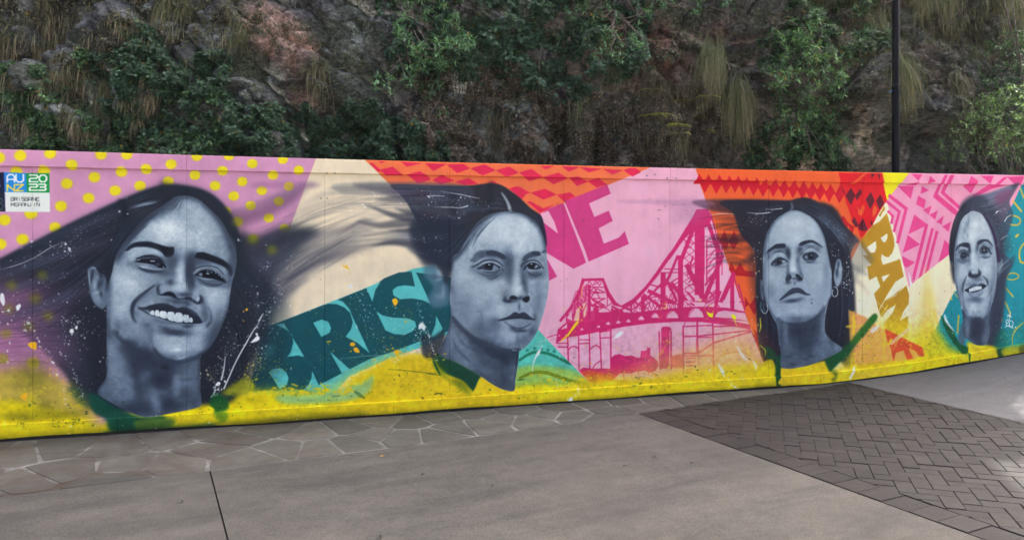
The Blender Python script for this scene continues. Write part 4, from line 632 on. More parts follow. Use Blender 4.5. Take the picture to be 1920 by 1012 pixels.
('l',[(2093,1111),(2470,1398),(2858,1544),(3362,1695)],[40,70,10],(64,66,88),.4,20,1),('l',[(1955,969),(2186,1108),(2470,1299)],[97.9,78.3,19.6],(64,66,88),.5,19.6,1),('l',[(2186,1793),(2566,1969),(3057,2040)],[19.9,49.8,10],(64,66,88),.22,19.9,1),('l',[(2280,1892),(2662,2094),(3158,2143)],[20,50,10],(64,66,88),.2,20,1),
('l',[(1955,1550),(2186,1695),(2374,1769)],[48.9,39.1,9.8],(64,66,88),.5,19.6,1),('l',[(1774,1888),(2047,1987),(2374,2129),(2517,2167)],[29.3,68.5,48.9],(64,66,88),.3,19.6,1),('b',(1842,1816),(45,0),(0,-43),(128,130,24),.6),('b',(1974,1657),(46,0),(0,-44),(128,130,24),.6),('b',(2140,1559),(46,0),(0,-44),(128,130,24),.6),
('p',[(1819,1551),(2001,1404),(2163,1182),(2149,914),(2093,672),(2001,433),(1919,245),(1774,134),(1618,145),(1774,927)],(26,34,48),.85,33.9,1),('p',[(2093,1111),(2280,1106),(2280,713),(2186,423),(2047,261),(1955,267),(2047,723)],(22,44,58),.45,43.9,1),('h',[(1873,1696),(2186,1818),(2566,1984),(3158,2143)],[(1955,872),(2186,1108),(2422,1300),(2957,1644)],90,10.9,(44,48,66),.32,_,3,.05,5.9,.85),
('h',[(1819,1551),(2001,1307),(2093,1062),(2186,912)],[(1640,1123),(1774,735),(1819,444),(1864,200)],50,7.3,(50,58,78),.4,_,4,.03,0,.5,(12,15,26)),('h',[(705,1422),(385,1247),(38,1122),(-334,1069)],[(746,323),(544,518),(229,626),(-224,607)],60,7.1,(30,34,52),.3,_,5,.03,0,.8,(70,60,92)),
('h',[(1204,2108),(786,1916),(385,1714),(-75,1433)],[(746,1513),(464,1426),(152,1252),(-224,1087)],80,4.5,(84,94,120),.3,_,6,.03,0,.8,(10,13,22)),
('p',[(829,1376),(854,1490),(913,1613),(980,1711),(1054,1811),(1129,1881),(1220,1945),(1296,2004),(1342,2036),(1435,2042),(1520,2007),(1599,1936),(1678,1856),(1729,1780),(1773,1677),(1817,1557),(1833,1454),(1821,1360),(1797,1275),(1781,1173),(1759,1020),(1717,906),(1662,781),(1591,673),(1536,621),(1528,528),(1528,343),(1536,224),(1512,166),(1281,124),(1069,115),(906,202),(796,275),(719,341),(745,409),(785,480),(785,618),(788,700),(788,1059),(796,1246)],(134,153,173),1,1.2,1,_,'f1'),
('p',[(788,993),(847,811),(950,716),(1099,618),(1205,600),(1327,594),(1474,633),(1607,694),(1544,71),(687,136),(774,766)],(97,115,137),1,8.3,1,'f1'),('b',(1281,1745),(199,0),(0,-159),(195,208,220),.95,'f1'),('b',(1536,1745),(180,0),(0,-203),(174,190,205),.9,'f1'),('b',(1373,1938),(123,1),(0,-76),(165,182,199),.8,'f1'),('b',(1054,1612),(105,0),(0,-99),(159,177,195),.8,'f1'),
('b',(950,1234),(141,-3),(0,-156),(183,198,211),.95,'f1'),('b',(920,1038),(96,-3),(0,-181),(159,177,195),.8,'f1'),('b',(891,1342),(66,-1),(0,-98),(171,187,203),.7,'f1'),('b',(1646,1125),(134,-4),(0,-136),(171,187,203),.85,'f1'),('b',(1654,964),(103,-3),(0,-136),(140,159,180),.7,'f1'),('b',(1327,791),(200,-9),(0,-92),(171,187,203),.9,'f1'),('b',(1205,846),(91,-4),(0,-67),(153,171,191),.5,'f1'),
('b',(1536,832),(86,-3),(0,-135),(153,171,191),.6,'f1'),('b',(1458,718),(140,-6),(0,-67),(153,171,191),.7,'f1'),('b',(1024,919),(127,-5),(0,-149),(140,159,180),.6,'f1'),('b',(1114,725),(120,-6),(0,-66),(122,140,161),.6,'f1'),('b',(1373,1376),(46,-1),(0,-201),(195,208,220),.8,'f1'),('b',(1749,1498),(64,-1),(0,-171),(153,171,191),.6,'f1'),('b',(1717,1677),(80,0),(0,-136),(134,153,173),.5,'f1'),
('l',[(847,1466),(920,1613),(1009,1736),(1114,1861),(1205,1920),(1311,2013),(1419,2043),(1520,2007),(1607,1928),(1686,1848),(1741,1746),(1781,1626),(1829,1455),(1821,1335)],[50.4,58.8,50.4,42,50.4,42,33.6,50.4,58.8,58.8,42,30.3],(49,59,79),.75,21.8,1,'f1'),('p',[(1114,1861),(1205,1932),(1327,2017),(1342,1938),(1250,1878),(1174,1819)],(81,96,118),.6,23.3,1,'f1'),
('l',[(1781,1156),(1761,1020),(1717,902),(1654,777),(1591,678)],[25.5,34.1,37.5,34.1,17],(60,72,92),.7,13.6,1,'f1'),('l',[(803,1303),(796,1058),(792,814)],[32.7,37.5,24.5],(76,90,112),.6,14.7,1,'f1'),('h',[(950,1670),(1054,1819),(1174,1911),(1311,2013)],[(861,1499),(950,1629),(1054,1744),(1174,1861)],46,3.3,(34,42,58),.5,'f1',7,.06,0,.5),
('h',[(1250,1862),(1311,1962),(1373,2034)],[(1373,1862),(1404,1963),(1435,2038)],26,3.3,(49,59,79),.35,'f1',8,.1,0,.5),('b',(1311,1460),(65,-27),(-31,-94),(76,90,112),.8,'f1'),('b',(1446,1417),(38,-6),(-14,-108),(40,49,67),.9,'f1'),('b',(1505,1475),(123,-25),(-8,-50),(81,96,118),.7,'f1'),('b',(1205,1478),(86,-35),(-13,-39),(104,121,143),.5,'f1'),
('b',(1144,1392),(139,-40),(-7,-29),(76,90,112),.7,'f1'),('b',(1622,1304),(161,-46),(-10,-41),(81,96,118),.75,'f1'),('b',(1536,1331),(44,-18),(-11,-32),(89,105,128),.6,'f1'),('b',(1781,1404),(32,0),(0,-94),(76,90,112),.6,'f1'),('b',(1458,1273),(31,-1),(0,-84),(60,72,92),.7,'f1'),('b',(994,1464),(44,8),(4,-24),(104,121,143),.5,'f1'),
('p',[(935,1572),(980,1592),(1054,1594),(1129,1585),(1197,1553),(1243,1511),(1205,1520),(1129,1537),(1054,1534),(1009,1505),(980,1464),(957,1498)],(165,182,199),.6,8.3,1,'f1'),
('p',[(931,1564),(961,1600),(994,1625),(1047,1637),(1114,1638),(1182,1620),(1243,1599),(1281,1590),(1315,1590),(1319,1569),(1315,1527),(1288,1503),(1250,1507),(1227,1541),(1182,1570),(1129,1587),(1069,1594),(1017,1592),(980,1580),(950,1559)],(16,20,32),.95,3.3,1,'f1'),('p',[(1205,1599),(1288,1578),(1318,1569),(1308,1519),(1277,1504),(1235,1528)],(13,17,28),.8,5,1,'f1'),
('p',[(1483,1494),(1489,1517),(1505,1538),(1552,1542),(1607,1523),(1686,1490),(1741,1456),(1781,1412),(1797,1361),(1793,1327),(1777,1335),(1757,1383),(1717,1417),(1654,1444),(1591,1466),(1528,1483)],(13,17,28),.96,3.4,1,'f1'),('h',[(1497,1492),(1505,1543)],[(1607,1474),(1622,1529)],24,5.1,(13,17,28),.7,'f1',9,.05,0,.2),
('p',[(1014,1491),(1046,1506),(1089,1521),(1130,1520),(1171,1510),(1210,1489),(1236,1456),(1257,1414),(1236,1420),(1195,1463),(1148,1489),(1095,1496),(1049,1487)],(13,17,28),.9,1.6,1,'f1'),('p',[(1005,1465),(1034,1474),(1072,1490),(1113,1496),(1160,1489),(1195,1463),(1225,1437),(1254,1410),(1230,1403),(1195,1411),(1160,1434),(1113,1445),(1072,1452),(1034,1458)],(13,17,28),1,1.6,1,'f1'),
('p',[(1171,1447),(1189,1450),(1207,1437),(1201,1427),(1177,1431)],(104,121,143),.8,1.9,1,'f1'),('p',[(1034,1426),(1072,1429),(1113,1422),(1166,1405),(1219,1400),(1242,1394),(1201,1388),(1148,1392),(1095,1403),(1054,1413)],(171,187,203),.8,3.2,1,'f1'),('l',[(1034,1417),(1072,1394),(1119,1378),(1171,1373),(1230,1380)],[6.5,16.1,19.4,16.1,6.5],(37,45,63),.75,4.5,1,'f1'),
('l',[(1037,1492),(1043,1498)],[7.7],(153,171,191),.7,1,1,'f1'),('l',[(1054,1491),(1060,1500)],[7.7],(153,171,191),.7,1,1,'f1'),('l',[(1072,1489),(1078,1502)],[7.7],(153,171,191),.7,1,1,'f1'),('l',[(1089,1488),(1095,1503)],[7.7],(153,171,191),.7,1,1,'f1'),('l',[(1107,1487),(1113,1505)],[7.7],(153,171,191),.7,1,1,'f1'),('l',[(1124,1487),(1130,1504)],[7.7],(153,171,191),.7,1,1,'f1'),
('l',[(1142,1488),(1148,1502)],[7.7],(153,171,191),.7,1,1,'f1'),('l',[(1160,1489),(1166,1500)],[7.8],(153,171,191),.7,1,1,'f1'),('l',[(1177,1490),(1183,1498)],[7.8],(153,171,191),.7,1,1,'f1'),('l',[(1130,1469),(1166,1467)],[8.4],(208,219,228),.95,1,1,'f1'),('b',(1232,1414),(7,0),(0,-6),(208,219,228),1,'f1'),
('l',[(1049,1442),(1089,1435),(1130,1422),(1160,1415)],[3.2,8.4,6.4,3.2],(140,159,180),.7,1.6,1,'f1'),('p',[(1469,1354),(1507,1391),(1549,1413),(1598,1416),(1647,1404),(1689,1377),(1725,1338),(1746,1311),(1711,1327),(1675,1366),(1619,1389),(1570,1390),(1525,1375),(1490,1346)],(165,182,199),.85,1.9,1,'f1'),
('l',[(1459,1369),(1494,1398),(1539,1413),(1598,1417),(1654,1406),(1700,1373),(1739,1319)],[3.8,7.5,9,7.5,7.5,6,3],(23,29,43),.8,1.9,1,'f1'),('p',[(1480,1342),(1507,1361),(1535,1379),(1570,1388),(1619,1382),(1661,1362),(1696,1335),(1725,1297),(1746,1262),(1703,1282),(1661,1290),(1626,1302),(1584,1311),(1542,1319),(1507,1334)],(13,17,28),1,1.9,1,'f1'),
('p',[(1514,1346),(1528,1357),(1547,1356),(1546,1330),(1528,1330)],(153,171,191),.85,1.9,1,'f1'),('p',[(1549,1360),(1584,1375),(1626,1366),(1640,1328),(1633,1302),(1591,1310),(1556,1330)],(13,17,28),1,2.3,1,'f1'),('l',[(1579,1353),(1605,1349)],[8.3],(208,219,228),.95,1.1,1,'f1'),('l',[(1584,1375),(1598,1367)],[9.8],(159,177,195),.8,1.5,1,'f1'),
('l',[(1616,1367),(1630,1359)],[9.8],(159,177,195),.8,1.5,1,'f1'),('l',[(1651,1358),(1665,1351)],[9.8],(159,177,195),.8,1.5,1,'f1'),('l',[(1679,1339),(1693,1331)],[9.8],(159,177,195),.8,1.5,1,'f1'),('l',[(1700,1322),(1714,1314)],[9.8],(159,177,195),.8,1.5,1,'f1'),('l',[(1507,1327),(1542,1311),(1584,1303),(1633,1298),(1682,1286)],[3.8,12.8,13.6,9.8,3.8],(171,187,203),.8,2.3,1,'f1'),
('l',[(1507,1304),(1556,1273),(1612,1254),(1675,1248),(1725,1263)],[3.8,11.3,13.6,13.6,5.3],(37,45,63),.7,3,1,'f1'),('l',[(1514,1274),(1563,1251),(1619,1235),(1682,1237)],[3,7.5,9.8,4.5],(44,53,72),.6,3,1,'f1'),('l',[(1767,1433),(1789,1387),(1796,1356)],[11.4,15.2,3.8],(19,24,36),.8,2.3,1,'f1'),
('p',[(1185,1205),(1195,1249),(1230,1265),(1271,1247),(1302,1258),(1358,1279),(1425,1249),(1487,1209),(1524,1168),(1531,1129),(1518,1095),(1477,1108),(1435,1131),(1384,1133),(1337,1145),(1302,1168),(1241,1170),(1205,1176)],(128,146,167),.55,7.8,1,'f1'),('b',(1363,1240),(56,-1),(0,-28),(183,198,211),.9,'f1'),('b',(1241,1231),(30,-1),(0,-22),(153,171,191),.8,'f1'),
('b',(1477,1175),(26,-1),(0,-22),(159,177,195),.8,'f1'),('b',(1508,1129),(16,0),(0,-23),(177,192,207),.8,'f1'),('b',(1363,1346),(31,-1),(0,-84),(183,198,211),.7,'f1'),('b',(1291,1280),(31,-1),(0,-28),(76,90,112),.6,'f1'),('b',(1446,1300),(19,0),(0,-79),(49,59,79),.75,'f1'),('b',(1404,1171),(67,-2),(0,-22),(65,78,99),.7,'f1'),('b',(1190,1210),(13,0),(0,-33),(60,72,92),.6,'f1'),
('l',[(1446,1412),(1436,1333),(1435,1244),(1451,1210)],[28.1,22.4,13.5,5.6],(40,49,67),.6,6.7,1,'f1'),('p',[(1210,1171),(1241,1187),(1271,1197),(1302,1194),(1327,1173),(1343,1145),(1373,1133),(1425,1146),(1456,1142),(1482,1119),(1508,1096),(1529,1118),(1531,1095),(1513,1081),(1477,1094),(1446,1114),(1404,1127),(1358,1125),(1322,1140),(1286,1158),(1241,1164)],(13,17,28),.95,2.8,1,'f1'),
('l',[(1190,1199),(1200,1179),(1225,1165)],[4.4,11.1,8.9],(19,24,36),.8,2.8,1,'f1'),('l',[(1524,1163),(1532,1129),(1524,1101)],[4.5,10.1,6.8],(19,24,36),.8,2.8,1,'f1'),('p',[(1312,1124),(1384,1122),(1446,1109),(1446,1064),(1394,1054),(1343,1067),(1312,1096)],(81,96,118),.7,9,1,'f1'),('b',(1286,1124),(46,-1),(0,-22),(110,127,149),.6,'f1'),('b',(1358,1083),(41,-1),(0,-17),(134,153,173),.7,'f1'),
('b',(1477,1040),(36,-1),(0,-34),(128,146,167),.7,'f1'),('b',(1220,1126),(56,-2),(0,-22),(140,159,180),.6,'f1'),('l',[(1167,1260),(1099,1203),(1047,1155),(1002,1107),(987,1049),(994,983),(1017,933)],[8.3,21.5,28.1,33,29.7,21.5,6.6],(40,49,67),.8,6.6,1,'f1'),('l',[(1182,1235),(1114,1178),(1069,1138)],[6.6,11.6,6.6],(76,90,112),.5,6.6,1,'f1'),
('l',[(1536,1151),(1548,1100),(1512,1084)],[8.5,16.9,8.5],(31,38,54),.6,6.8,1,'f1'),('l',[(1622,979),(1614,920),(1583,878)],[8.5,25.4,11.9],(60,72,92),.7,7.6,1,'f1'),('b',(1567,1031),(28,-1),(0,-93),(86,102,125),.6,'f1'),('b',(1591,946),(39,-1),(0,-42),(134,153,173),.6,'f1'),('b',(1654,859),(41,-27),(-47,-86),(86,102,125),.5,'f1'),('b',(1622,775),(41,-27),(-35,-65),(65,78,99),.55,'f1'),
('p',[(1028,1065),(1084,1067),(1144,1086),(1205,1097),(1265,1091),(1311,1069),(1350,1051),(1396,1058),(1458,1035),(1505,991),(1544,922),(1505,911),(1435,926),(1327,972),(1205,1018),(1114,1041),(1054,1047)],(26,33,47),.97,3.3,1,'f1'),('p',[(1419,1053),(1481,1038),(1536,977),(1528,965),(1466,1001)],(140,159,180),.5,6.7,1,'f1'),
('p',[(1122,1033),(1205,1018),(1319,972),(1435,926),(1512,919),(1466,908),(1373,920),(1265,953),(1174,998)],(13,17,28),1,3.3,1,'f1'),('p',[(1125,1012),(1140,1036),(1159,1032),(1161,1001),(1140,996)],(196,204,216),.98,1.2,1,'f1'),('p',[(1163,1011),(1174,1038),(1197,1033),(1203,984),(1178,985)],(196,204,216),.98,1.2,1,'f1'),
('p',[(1203,994),(1208,1026),(1235,1029),(1259,1016),(1262,966),(1220,967)],(196,204,216),.98,1.3,1,'f1'),('p',[(1262,974),(1269,1016),(1296,1021),(1323,1007),(1321,939),(1281,947)],(196,204,216),.98,1.3,1,'f1'),('p',[(1321,964),(1334,1007),(1365,1011),(1390,991),(1390,928),(1346,925),(1323,938)],(196,204,216),.98,1.3,1,'f1'),
('p',[(1392,953),(1396,988),(1415,992),(1435,981),(1435,926),(1404,925)],(196,204,216),.98,1.3,1,'f1'),('p',[(1437,934),(1442,961),(1458,963),(1468,943),(1464,921),(1444,921)],(196,204,216),.98,1.3,1,'f1'),('l',[(1129,999),(1205,972),(1281,940),(1342,923),(1435,918),(1512,915)],[3.3,6.7,6.7,6.7,6.7,3.3],(13,17,28),.9,1.7,1,'f1'),
('p',[(1129,995),(1205,964),(1281,932),(1357,914),(1450,909),(1505,905),(1435,880),(1342,875),(1265,890),(1189,935)],(122,140,161),.9,6.7,1,'f1'),('b',(1319,901),(76,-12),(-2,-18),(153,171,191),.7,'f1'),('b',(1427,888),(36,-1),(0,-15),(60,72,92),.6,'f1'),('b',(1327,838),(100,-12),(-2,-28),(49,59,79),.8,'f1'),('b',(1250,874),(57,-25),(-7,-20),(76,90,112),.6,'f1'),
('l',[(1032,1060),(1084,1030),(1129,999)],[5,11.6,5],(16,20,32),.8,3.3,1,'f1'),('l',[(1505,915),(1548,920)],[11.8,5.1],(13,17,28),.8,3.4,1,'f1'),('b',(1054,998),(45,-2),(0,-50),(140,159,180),.6,'f1'),('l',[(832,883),(869,824),(935,755),(1024,693),(1114,648)],[16.5,36.2,37.8,32.9,16.5],(49,59,79),.7,11.5,1,'f1'),('b',(865,857),(15,-1),(0,-15),(31,38,54),.6,'f1'),
('b',(869,922),(29,-1),(0,-49),(91,108,131),.5,'f1'),('b',(1099,913),(30,-1),(0,-22),(65,78,99),.4,'f1'),('b',(1129,804),(27,-1),(0,-83),(91,108,131),.45,'f1'),('b',(1047,783),(52,-2),(0,-50),(116,134,155),.5,'f1'),('b',(950,936),(59,-2),(0,-74),(122,140,161),.5,'f1'),('b',(1281,706),(153,-7),(0,-50),(183,198,211),.8,'f1'),('b',(1342,686),(46,-2),(0,-12),(208,219,228),.6,'f1'),
('b',(1396,726),(93,-4),(0,-42),(177,192,207),.6,'f1'),('b',(1189,735),(30,-1),(0,-50),(140,159,180),.6,'f1'),('l',[(1174,678),(1235,608),(1327,595),(1404,616),(1450,648)],[8.4,18.4,21.8,18.4,8.4],(165,182,199),.8,5,1,'f1'),('l',[(1152,712),(1205,635),(1281,589),(1373,572),(1474,596),(1552,643),(1614,691)],[11.7,21.8,28.5,30.2,28.5,21.8,8.4],(40,49,67),.75,8.4,1,'f1'),
('l',[(1250,699),(1311,676),(1373,694)],[5,15.1,5],(189,203,215),.6,5,1,'f1'),('b',(1099,624),(113,-51),(-28,-84),(37,45,63),.9,'f1'),('b',(950,722),(56,-25),(-23,-68),(40,49,67),.75,'f1'),('b',(1250,533),(107,-6),(0,-67),(22,27,41),.9,'f1'),('b',(1205,427),(99,-6),(0,-67),(28,34,49),.9,'f1'),('b',(1009,554),(44,4),(17,-132),(49,59,79),.7,'f1'),('b',(1017,389),(37,-2),(0,-99),(49,59,79),.7,'f1'),
('b',(861,505),(73,-4),(0,-180),(140,159,180),.8,'f1'),('b',(825,711),(37,-2),(0,-82),(134,153,173),.8,'f1'),('b',(950,385),(67,-4),(0,-99),(128,146,167),.7,'f1'),('b',(891,282),(104,-49),(-15,-45),(110,127,149),.6,'f1'),('b',(1084,467),(39,-27),(-34,-63),(104,121,143),.7,'f1'),('b',(1152,297),(35,12),(36,-112),(116,134,155),.7,'f1'),('b',(1189,203),(38,-3),(0,-50),(134,153,173),.7,'f1'),
('b',(1342,393),(46,-3),(0,-126),(122,140,161),.8,'f1'),('b',(1458,471),(62,-4),(0,-160),(104,121,143),.8,'f1'),('b',(1404,297),(46,-3),(0,-50),(60,72,92),.6,'f1'),('b',(1281,213),(76,-5),(0,-58),(37,45,63),.7,'f1'),('b',(1243,508),(166,-35),(-1,-8),(76,90,112),.5,'f1'),('b',(1435,421),(62,1),(1,-13),(65,78,99),.6,'f1'),('b',(1220,326),(81,-27),(-3,-11),(97,115,137),.6,'f1'),
('b',(759,372),(44,-3),(0,-57),(104,121,143),.6,'f1'),('b',(1466,226),(54,-4),(0,-76),(86,102,125),.6,'f1'),('b',(1054,205),(90,-6),(0,-50),(65,78,99),.6,'f1'),('b',(980,193),(119,-9),(0,-41),(40,49,67),.6,'f1'),('l',[(1528,610),(1528,458),(1532,289)],[16.9,22,16.9],(34,42,58),.6,8.5,1,'f1'),('l',[(785,730),(785,534),(752,414),(716,343)],[13,16.3,17.9,13],(44,53,72),.6,6.5,1,'f1'),
('b',(1189,569),(12,-1),(0,-50),(86,102,125),.6,'f1'),('m',[(788,1997),(1837,2011),(1837,83),(716,167)],.07,(109,109),'f1',10,17),('m',[(788,1997),(1837,2011),(1837,83),(716,167)],.05,(30,30),'f1',11,17),('m',[(788,1997),(1837,2011),(1837,83),(716,167)],.05,(11,11),'f1',12,17),('v','f1',1.45,154,138),('b',(1342,1114),(115,-16),(-3,-28),(52,63,82),.6,'f1'),
('b',(1446,1431),(34,-4),(-9,-92),(41,50,68),.55,'f1'),('b',(1288,1475),(54,-1),(0,-42),(60,72,92),.45,'f1'),('b',(1250,1375),(91,-15),(-3,-20),(64,77,97),.5,'f1'),('b',(1630,1259),(131,-33),(-4,-18),(60,72,92),.5,'f1'),('b',(1189,1226),(15,0),(0,-50),(52,63,82),.6,'f1'),('b',(1544,1108),(20,-1),(0,-51),(44,53,72),.6,'f1'),('b',(1442,1229),(20,0),(0,-67),(64,77,97),.5,'f1'),
('b',(1054,1138),(26,-17),(-22,-42),(76,90,112),.5,'f1'),('b',(1099,1162),(85,32),(13,-39),(92,109,132),.4,'f1'),('b',(1567,980),(31,5),(12,-75),(64,77,97),.5,'f1'),('b',(1017,1016),(30,-1),(0,-49),(80,95,117),.5,'f1'),('b',(1281,923),(129,-24),(-2,-16),(68,81,102),.5,'f1'),('b',(1327,846),(130,-15),(-2,-30),(48,58,77),.5,'f1'),('b',(1099,880),(42,15),(23,-71),(76,90,112),.35,'f1'),
('b',(869,889),(51,-2),(0,-74),(72,86,107),.4,'f1'),('b',(1670,909),(38,-12),(-38,-164),(60,72,92),.45,'f1'),('b',(1591,759),(61,35),(28,-53),(68,81,102),.45,'f1'),('b',(810,1267),(22,0),(0,-212),(72,86,107),.4,'f1'),('b',(1781,1332),(32,-1),(0,-171),(64,77,97),.45,'f1'),('b',(1350,1231),(61,-6),(-2,-28),(166,183,200),.6,'f1'),('b',(1243,1229),(30,-1),(0,-20),(129,147,168),.5,'f1'),
('b',(1474,1144),(19,-8),(-11,-31),(129,147,168),.5,'f1'),('b',(950,1240),(89,-2),(0,-74),(162,179,197),.35,'f1'),('b',(1670,1105),(71,-2),(0,-51),(148,167,187),.4,'f1'),('b',(1327,729),(92,-4),(0,-25),(162,179,197),.4,'f1'),('b',(1381,1406),(23,0),(0,-92),(162,179,197),.4,'f1'),('b',(1144,1343),(67,-12),(-3,-21),(138,157,178),.35,'f1'),('b',(1622,962),(16,-3),(-7,-42),(138,157,178),.5,'f1'),
('l',[(1174,1260),(1084,1195),(1024,1143),(991,1082),(983,1017),(998,942)],[5,16.5,21.5,19.8,14.9,5],(29,36,52),.6,5,1,'f1'),('l',[(1189,1193),(1183,1226),(1197,1255),(1227,1265)],[6.7,11.7,10,4.2],(34,41,58),.7,3.3,1,'f1'),('l',[(1532,1168),(1540,1125),(1520,1088)],[5.1,13.5,8.5],(27,33,48),.7,3.4,1,'f1'),
('l',[(1591,1064),(1619,987),(1614,920),(1575,870)],[5.1,15.3,18.7,6.8],(44,53,72),.6,5.9,1,'f1'),('l',[(1039,1060),(1024,1081),(1047,1105)],[6.6,13.2,5],(60,72,92),.5,5,1,'f1'),('l',[(1544,922),(1569,936),(1591,963)],[5.1,11.9,5.1],(41,50,68),.6,5.1,1,'f1'),('b',(854,505),(73,-4),(0,-188),(115,133,155),.5,'f1'),('b',(1442,413),(70,-4),(0,-160),(101,119,141),.5,'f1'),
('b',(950,344),(74,-5),(0,-99),(106,123,146),.4,'f1'),('b',(1159,255),(33,8),(25,-98),(106,123,146),.5,'f1'),('b',(1342,360),(35,-2),(0,-109),(111,128,150),.5,'f1'),('b',(825,703),(34,-2),(0,-82),(120,138,159),.5,'f1'),('b',(759,372),(44,-3),(0,-49),(106,123,146),.4,'f1'),('b',(1084,459),(32,-23),(-30,-56),(88,104,127),.4,'f1'),
('l',[(1009,1461),(1039,1498),(1129,1521),(1205,1500),(1250,1450)],[4.1,7.5,8.3,7.5,4.1],(15,20,31),.7,2.5,1,'f1'),('l',[(1474,1350),(1544,1394),(1622,1396),(1702,1351),(1741,1282)],[4.2,7.6,8.5,7.6,4.2],(15,20,31),.7,2.5,1,'f1'),('l',[(1129,796),(1152,729),(1167,678)],[5,13.3,5],(60,72,92),.4,4.2,1,'f1'),('y',[(1099,913),(1129,796),(1159,679)],50,18,1.8,(52,63,82),.5,'f1',13,1.6),
('y',[(1281,840),(1054,766),(906,937)],60,99,1.3,(72,86,107),.4,'f1',14,1.6),('p',[(642,1393),(662,1421),(691,1426),(712,1396),(738,1359),(767,1350),(792,1268),(794,1121),(774,1077),(748,1065),(705,1095),(673,1157),(657,1238),(647,1320)],(110,127,149),1,3.3,1,_,'ear1'),('b',(673,1352),(10,-2),(-9,-56),(34,42,58),.8,'ear1'),('b',(738,1350),(20,-9),(-6,-18),(31,38,54),.8,'ear1'),
('b',(730,1277),(16,-11),(-18,-35),(40,49,67),.8,'ear1'),('b',(741,1188),(11,2),(5,-32),(25,31,45),.8,'ear1'),('b',(694,1270),(19,0),(0,-49),(153,171,191),.8,'ear1'),('b',(716,1343),(14,-9),(-9,-18),(134,153,173),.7,'ear1'),('b',(716,1156),(43,-1),(0,-49),(140,159,180),.7,'ear1'),('b',(651,1320),(6,0),(5,-73),(171,187,203),.7,'ear1'),('b',(687,1416),(22,0),(0,-8),(165,182,199),.7,'ear1'),
('b',(767,1154),(19,-1),(0,-65),(104,121,143),.5,'ear1'),('b',(705,1205),(27,10),(4,-12),(165,182,199),.6,'ear1'),('v','ear1',1.4,140,118),('p',[(818,1385),(832,1482),(861,1548),(920,1638),(980,1720),(1054,1819),(1122,1877),(1054,1844),(994,1843),(950,1876),(920,1933),(891,1875),(861,1744),(832,1613),(803,1466),(781,1222),(796,1238)],(22,32,46),.9,9.8,1),
('h',[(906,1933),(994,1992),(1099,2043),(1250,2070)],[(994,1794),(1069,1877),(1152,1936),(1281,2012)],70,4.1,(60,72,92),.5,_,15,.08,0,.5,(19,24,36)),('h',[(950,1925),(1039,1959),(1129,1985),(1220,2011)],[(950,1917),(1069,1951),(1144,1969),(1205,1993)],26,3.3,(134,153,173),.5,_,16,.2,0,.5),
('h',[(803,1548),(861,1695),(950,1827),(1099,1910)],[(818,1385),(861,1531),(950,1670),(1099,1852)],60,4.1,(49,59,79),.45,_,17,.06,0,.5,(13,17,28)),('p',[(891,2007),(935,1966),(950,1859),(928,1826),(906,1908),(876,1982)],(14,21,32),.7,9.9,1),('l',[(920,1958),(939,1876),(928,1810)],[8.2,24.6,8.2],(13,17,28),.6,8.2,1),('b',(1227,2120),(35,1),(0,-58),(14,21,32),.5),
('h',[(1717,1797),(1789,1626),(1829,1455)],[(1781,1746),(1829,1609),(1846,1454)],16,4.3,(76,90,112),.4,_,18,.1,0,.5),('y',[(19,1388),(229,1518),(405,1606),(484,1597),(584,1696),(746,1834)],150,41,2.3,(226,232,240),.85,_,19,1.6),('l',[(0,1410),(114,1444),(229,1496),(346,1580),(433,1629)],[1.3,6.2,5.4,6.7,1.8],(214,222,232),.7,0,1),
('y',[(433,1629),(496,1597),(504,1524),(536,1479)],34,14,3.6,(235,240,246),.95,_,20,1.6),('y',[(229,1429),(584,1333),(346,1158)],90,135,2.2,(214,220,230),.8,_,21,1.6),('y',[(584,1696),(746,1765),(889,1904)],60,64,2.3,(214,220,230),.8,_,22,1.6),
('p',[(3230,2174),(3569,2178),(3945,2179),(4080,2193),(4196,2208),(4274,2204),(4352,2176),(4431,2125),(4510,2069),(4620,1970),(4735,1889),(4770,1793),(4796,1659),(4780,1562),(4630,1544),(3945,1408),(3803,1372),(3662,1411),(3569,1550),(3513,1734),(3385,1990),(3294,2099)],(22,33,48),.93,3.8,1),('p',[(3440,1826),(3945,1828),(3850,1381),(3737,1364),(3569,1440),(3477,1597)],(26,36,52),.7,20.3,1),
('p',[(2760,2180),(3945,2185),(3945,1884),(3569,1863),(3385,1990),(3203,2061),(2979,2076),(2760,2081)],(80,86,104),.36,9.1,1),('p',[(2891,2178),(3945,2183),(3945,2034),(3385,2045),(3113,2096)],(50,56,78),.45,12.8,1),('l',[(2979,1986),(3257,1880),(3440,1863),(3662,1864)],[5.5,54.7,100.4,54.7],(34,40,60),.7,10.9,1),
('l',[(2891,1824),(3113,1788),(3312,1807),(3569,1827)],[5.4,54.5,81.7,54.5],(34,40,60),.55,10.9,1),('l',[(3024,1590),(3257,1625),(3477,1606),(3756,1586)],[5.5,54.8,100.5,82.3],(34,40,60),.75,11,1),('l',[(3257,1953),(3385,1917),(3569,1919)],[9.1,54.9,45.7],(34,40,60),.6,11,1),('l',[(2708,1680),(2935,1824),(3051,1833)],[3.6,35.9,9],(34,40,60),.35,10.8,1),
('l',[(3068,2023),(3203,2034),(3385,2036)],[7.3,54.5,72.7],(34,40,60),.5,10.9,1),('l',[(3203,1734),(3385,1734),(3662,1744)],[5.5,45.8,82.4],(34,40,60),.7,11,1),('b',(3440,1689),(184,0),(0,-37),(96,110,136),.6),('b',(3709,1698),(113,0),(0,-22),(74,92,124),.5),('b',(3385,1643),(165,0),(0,-13),(120,132,150),.3),('b',(3312,2108),(145,-13),(-3,-27),(80,58,96),.5),
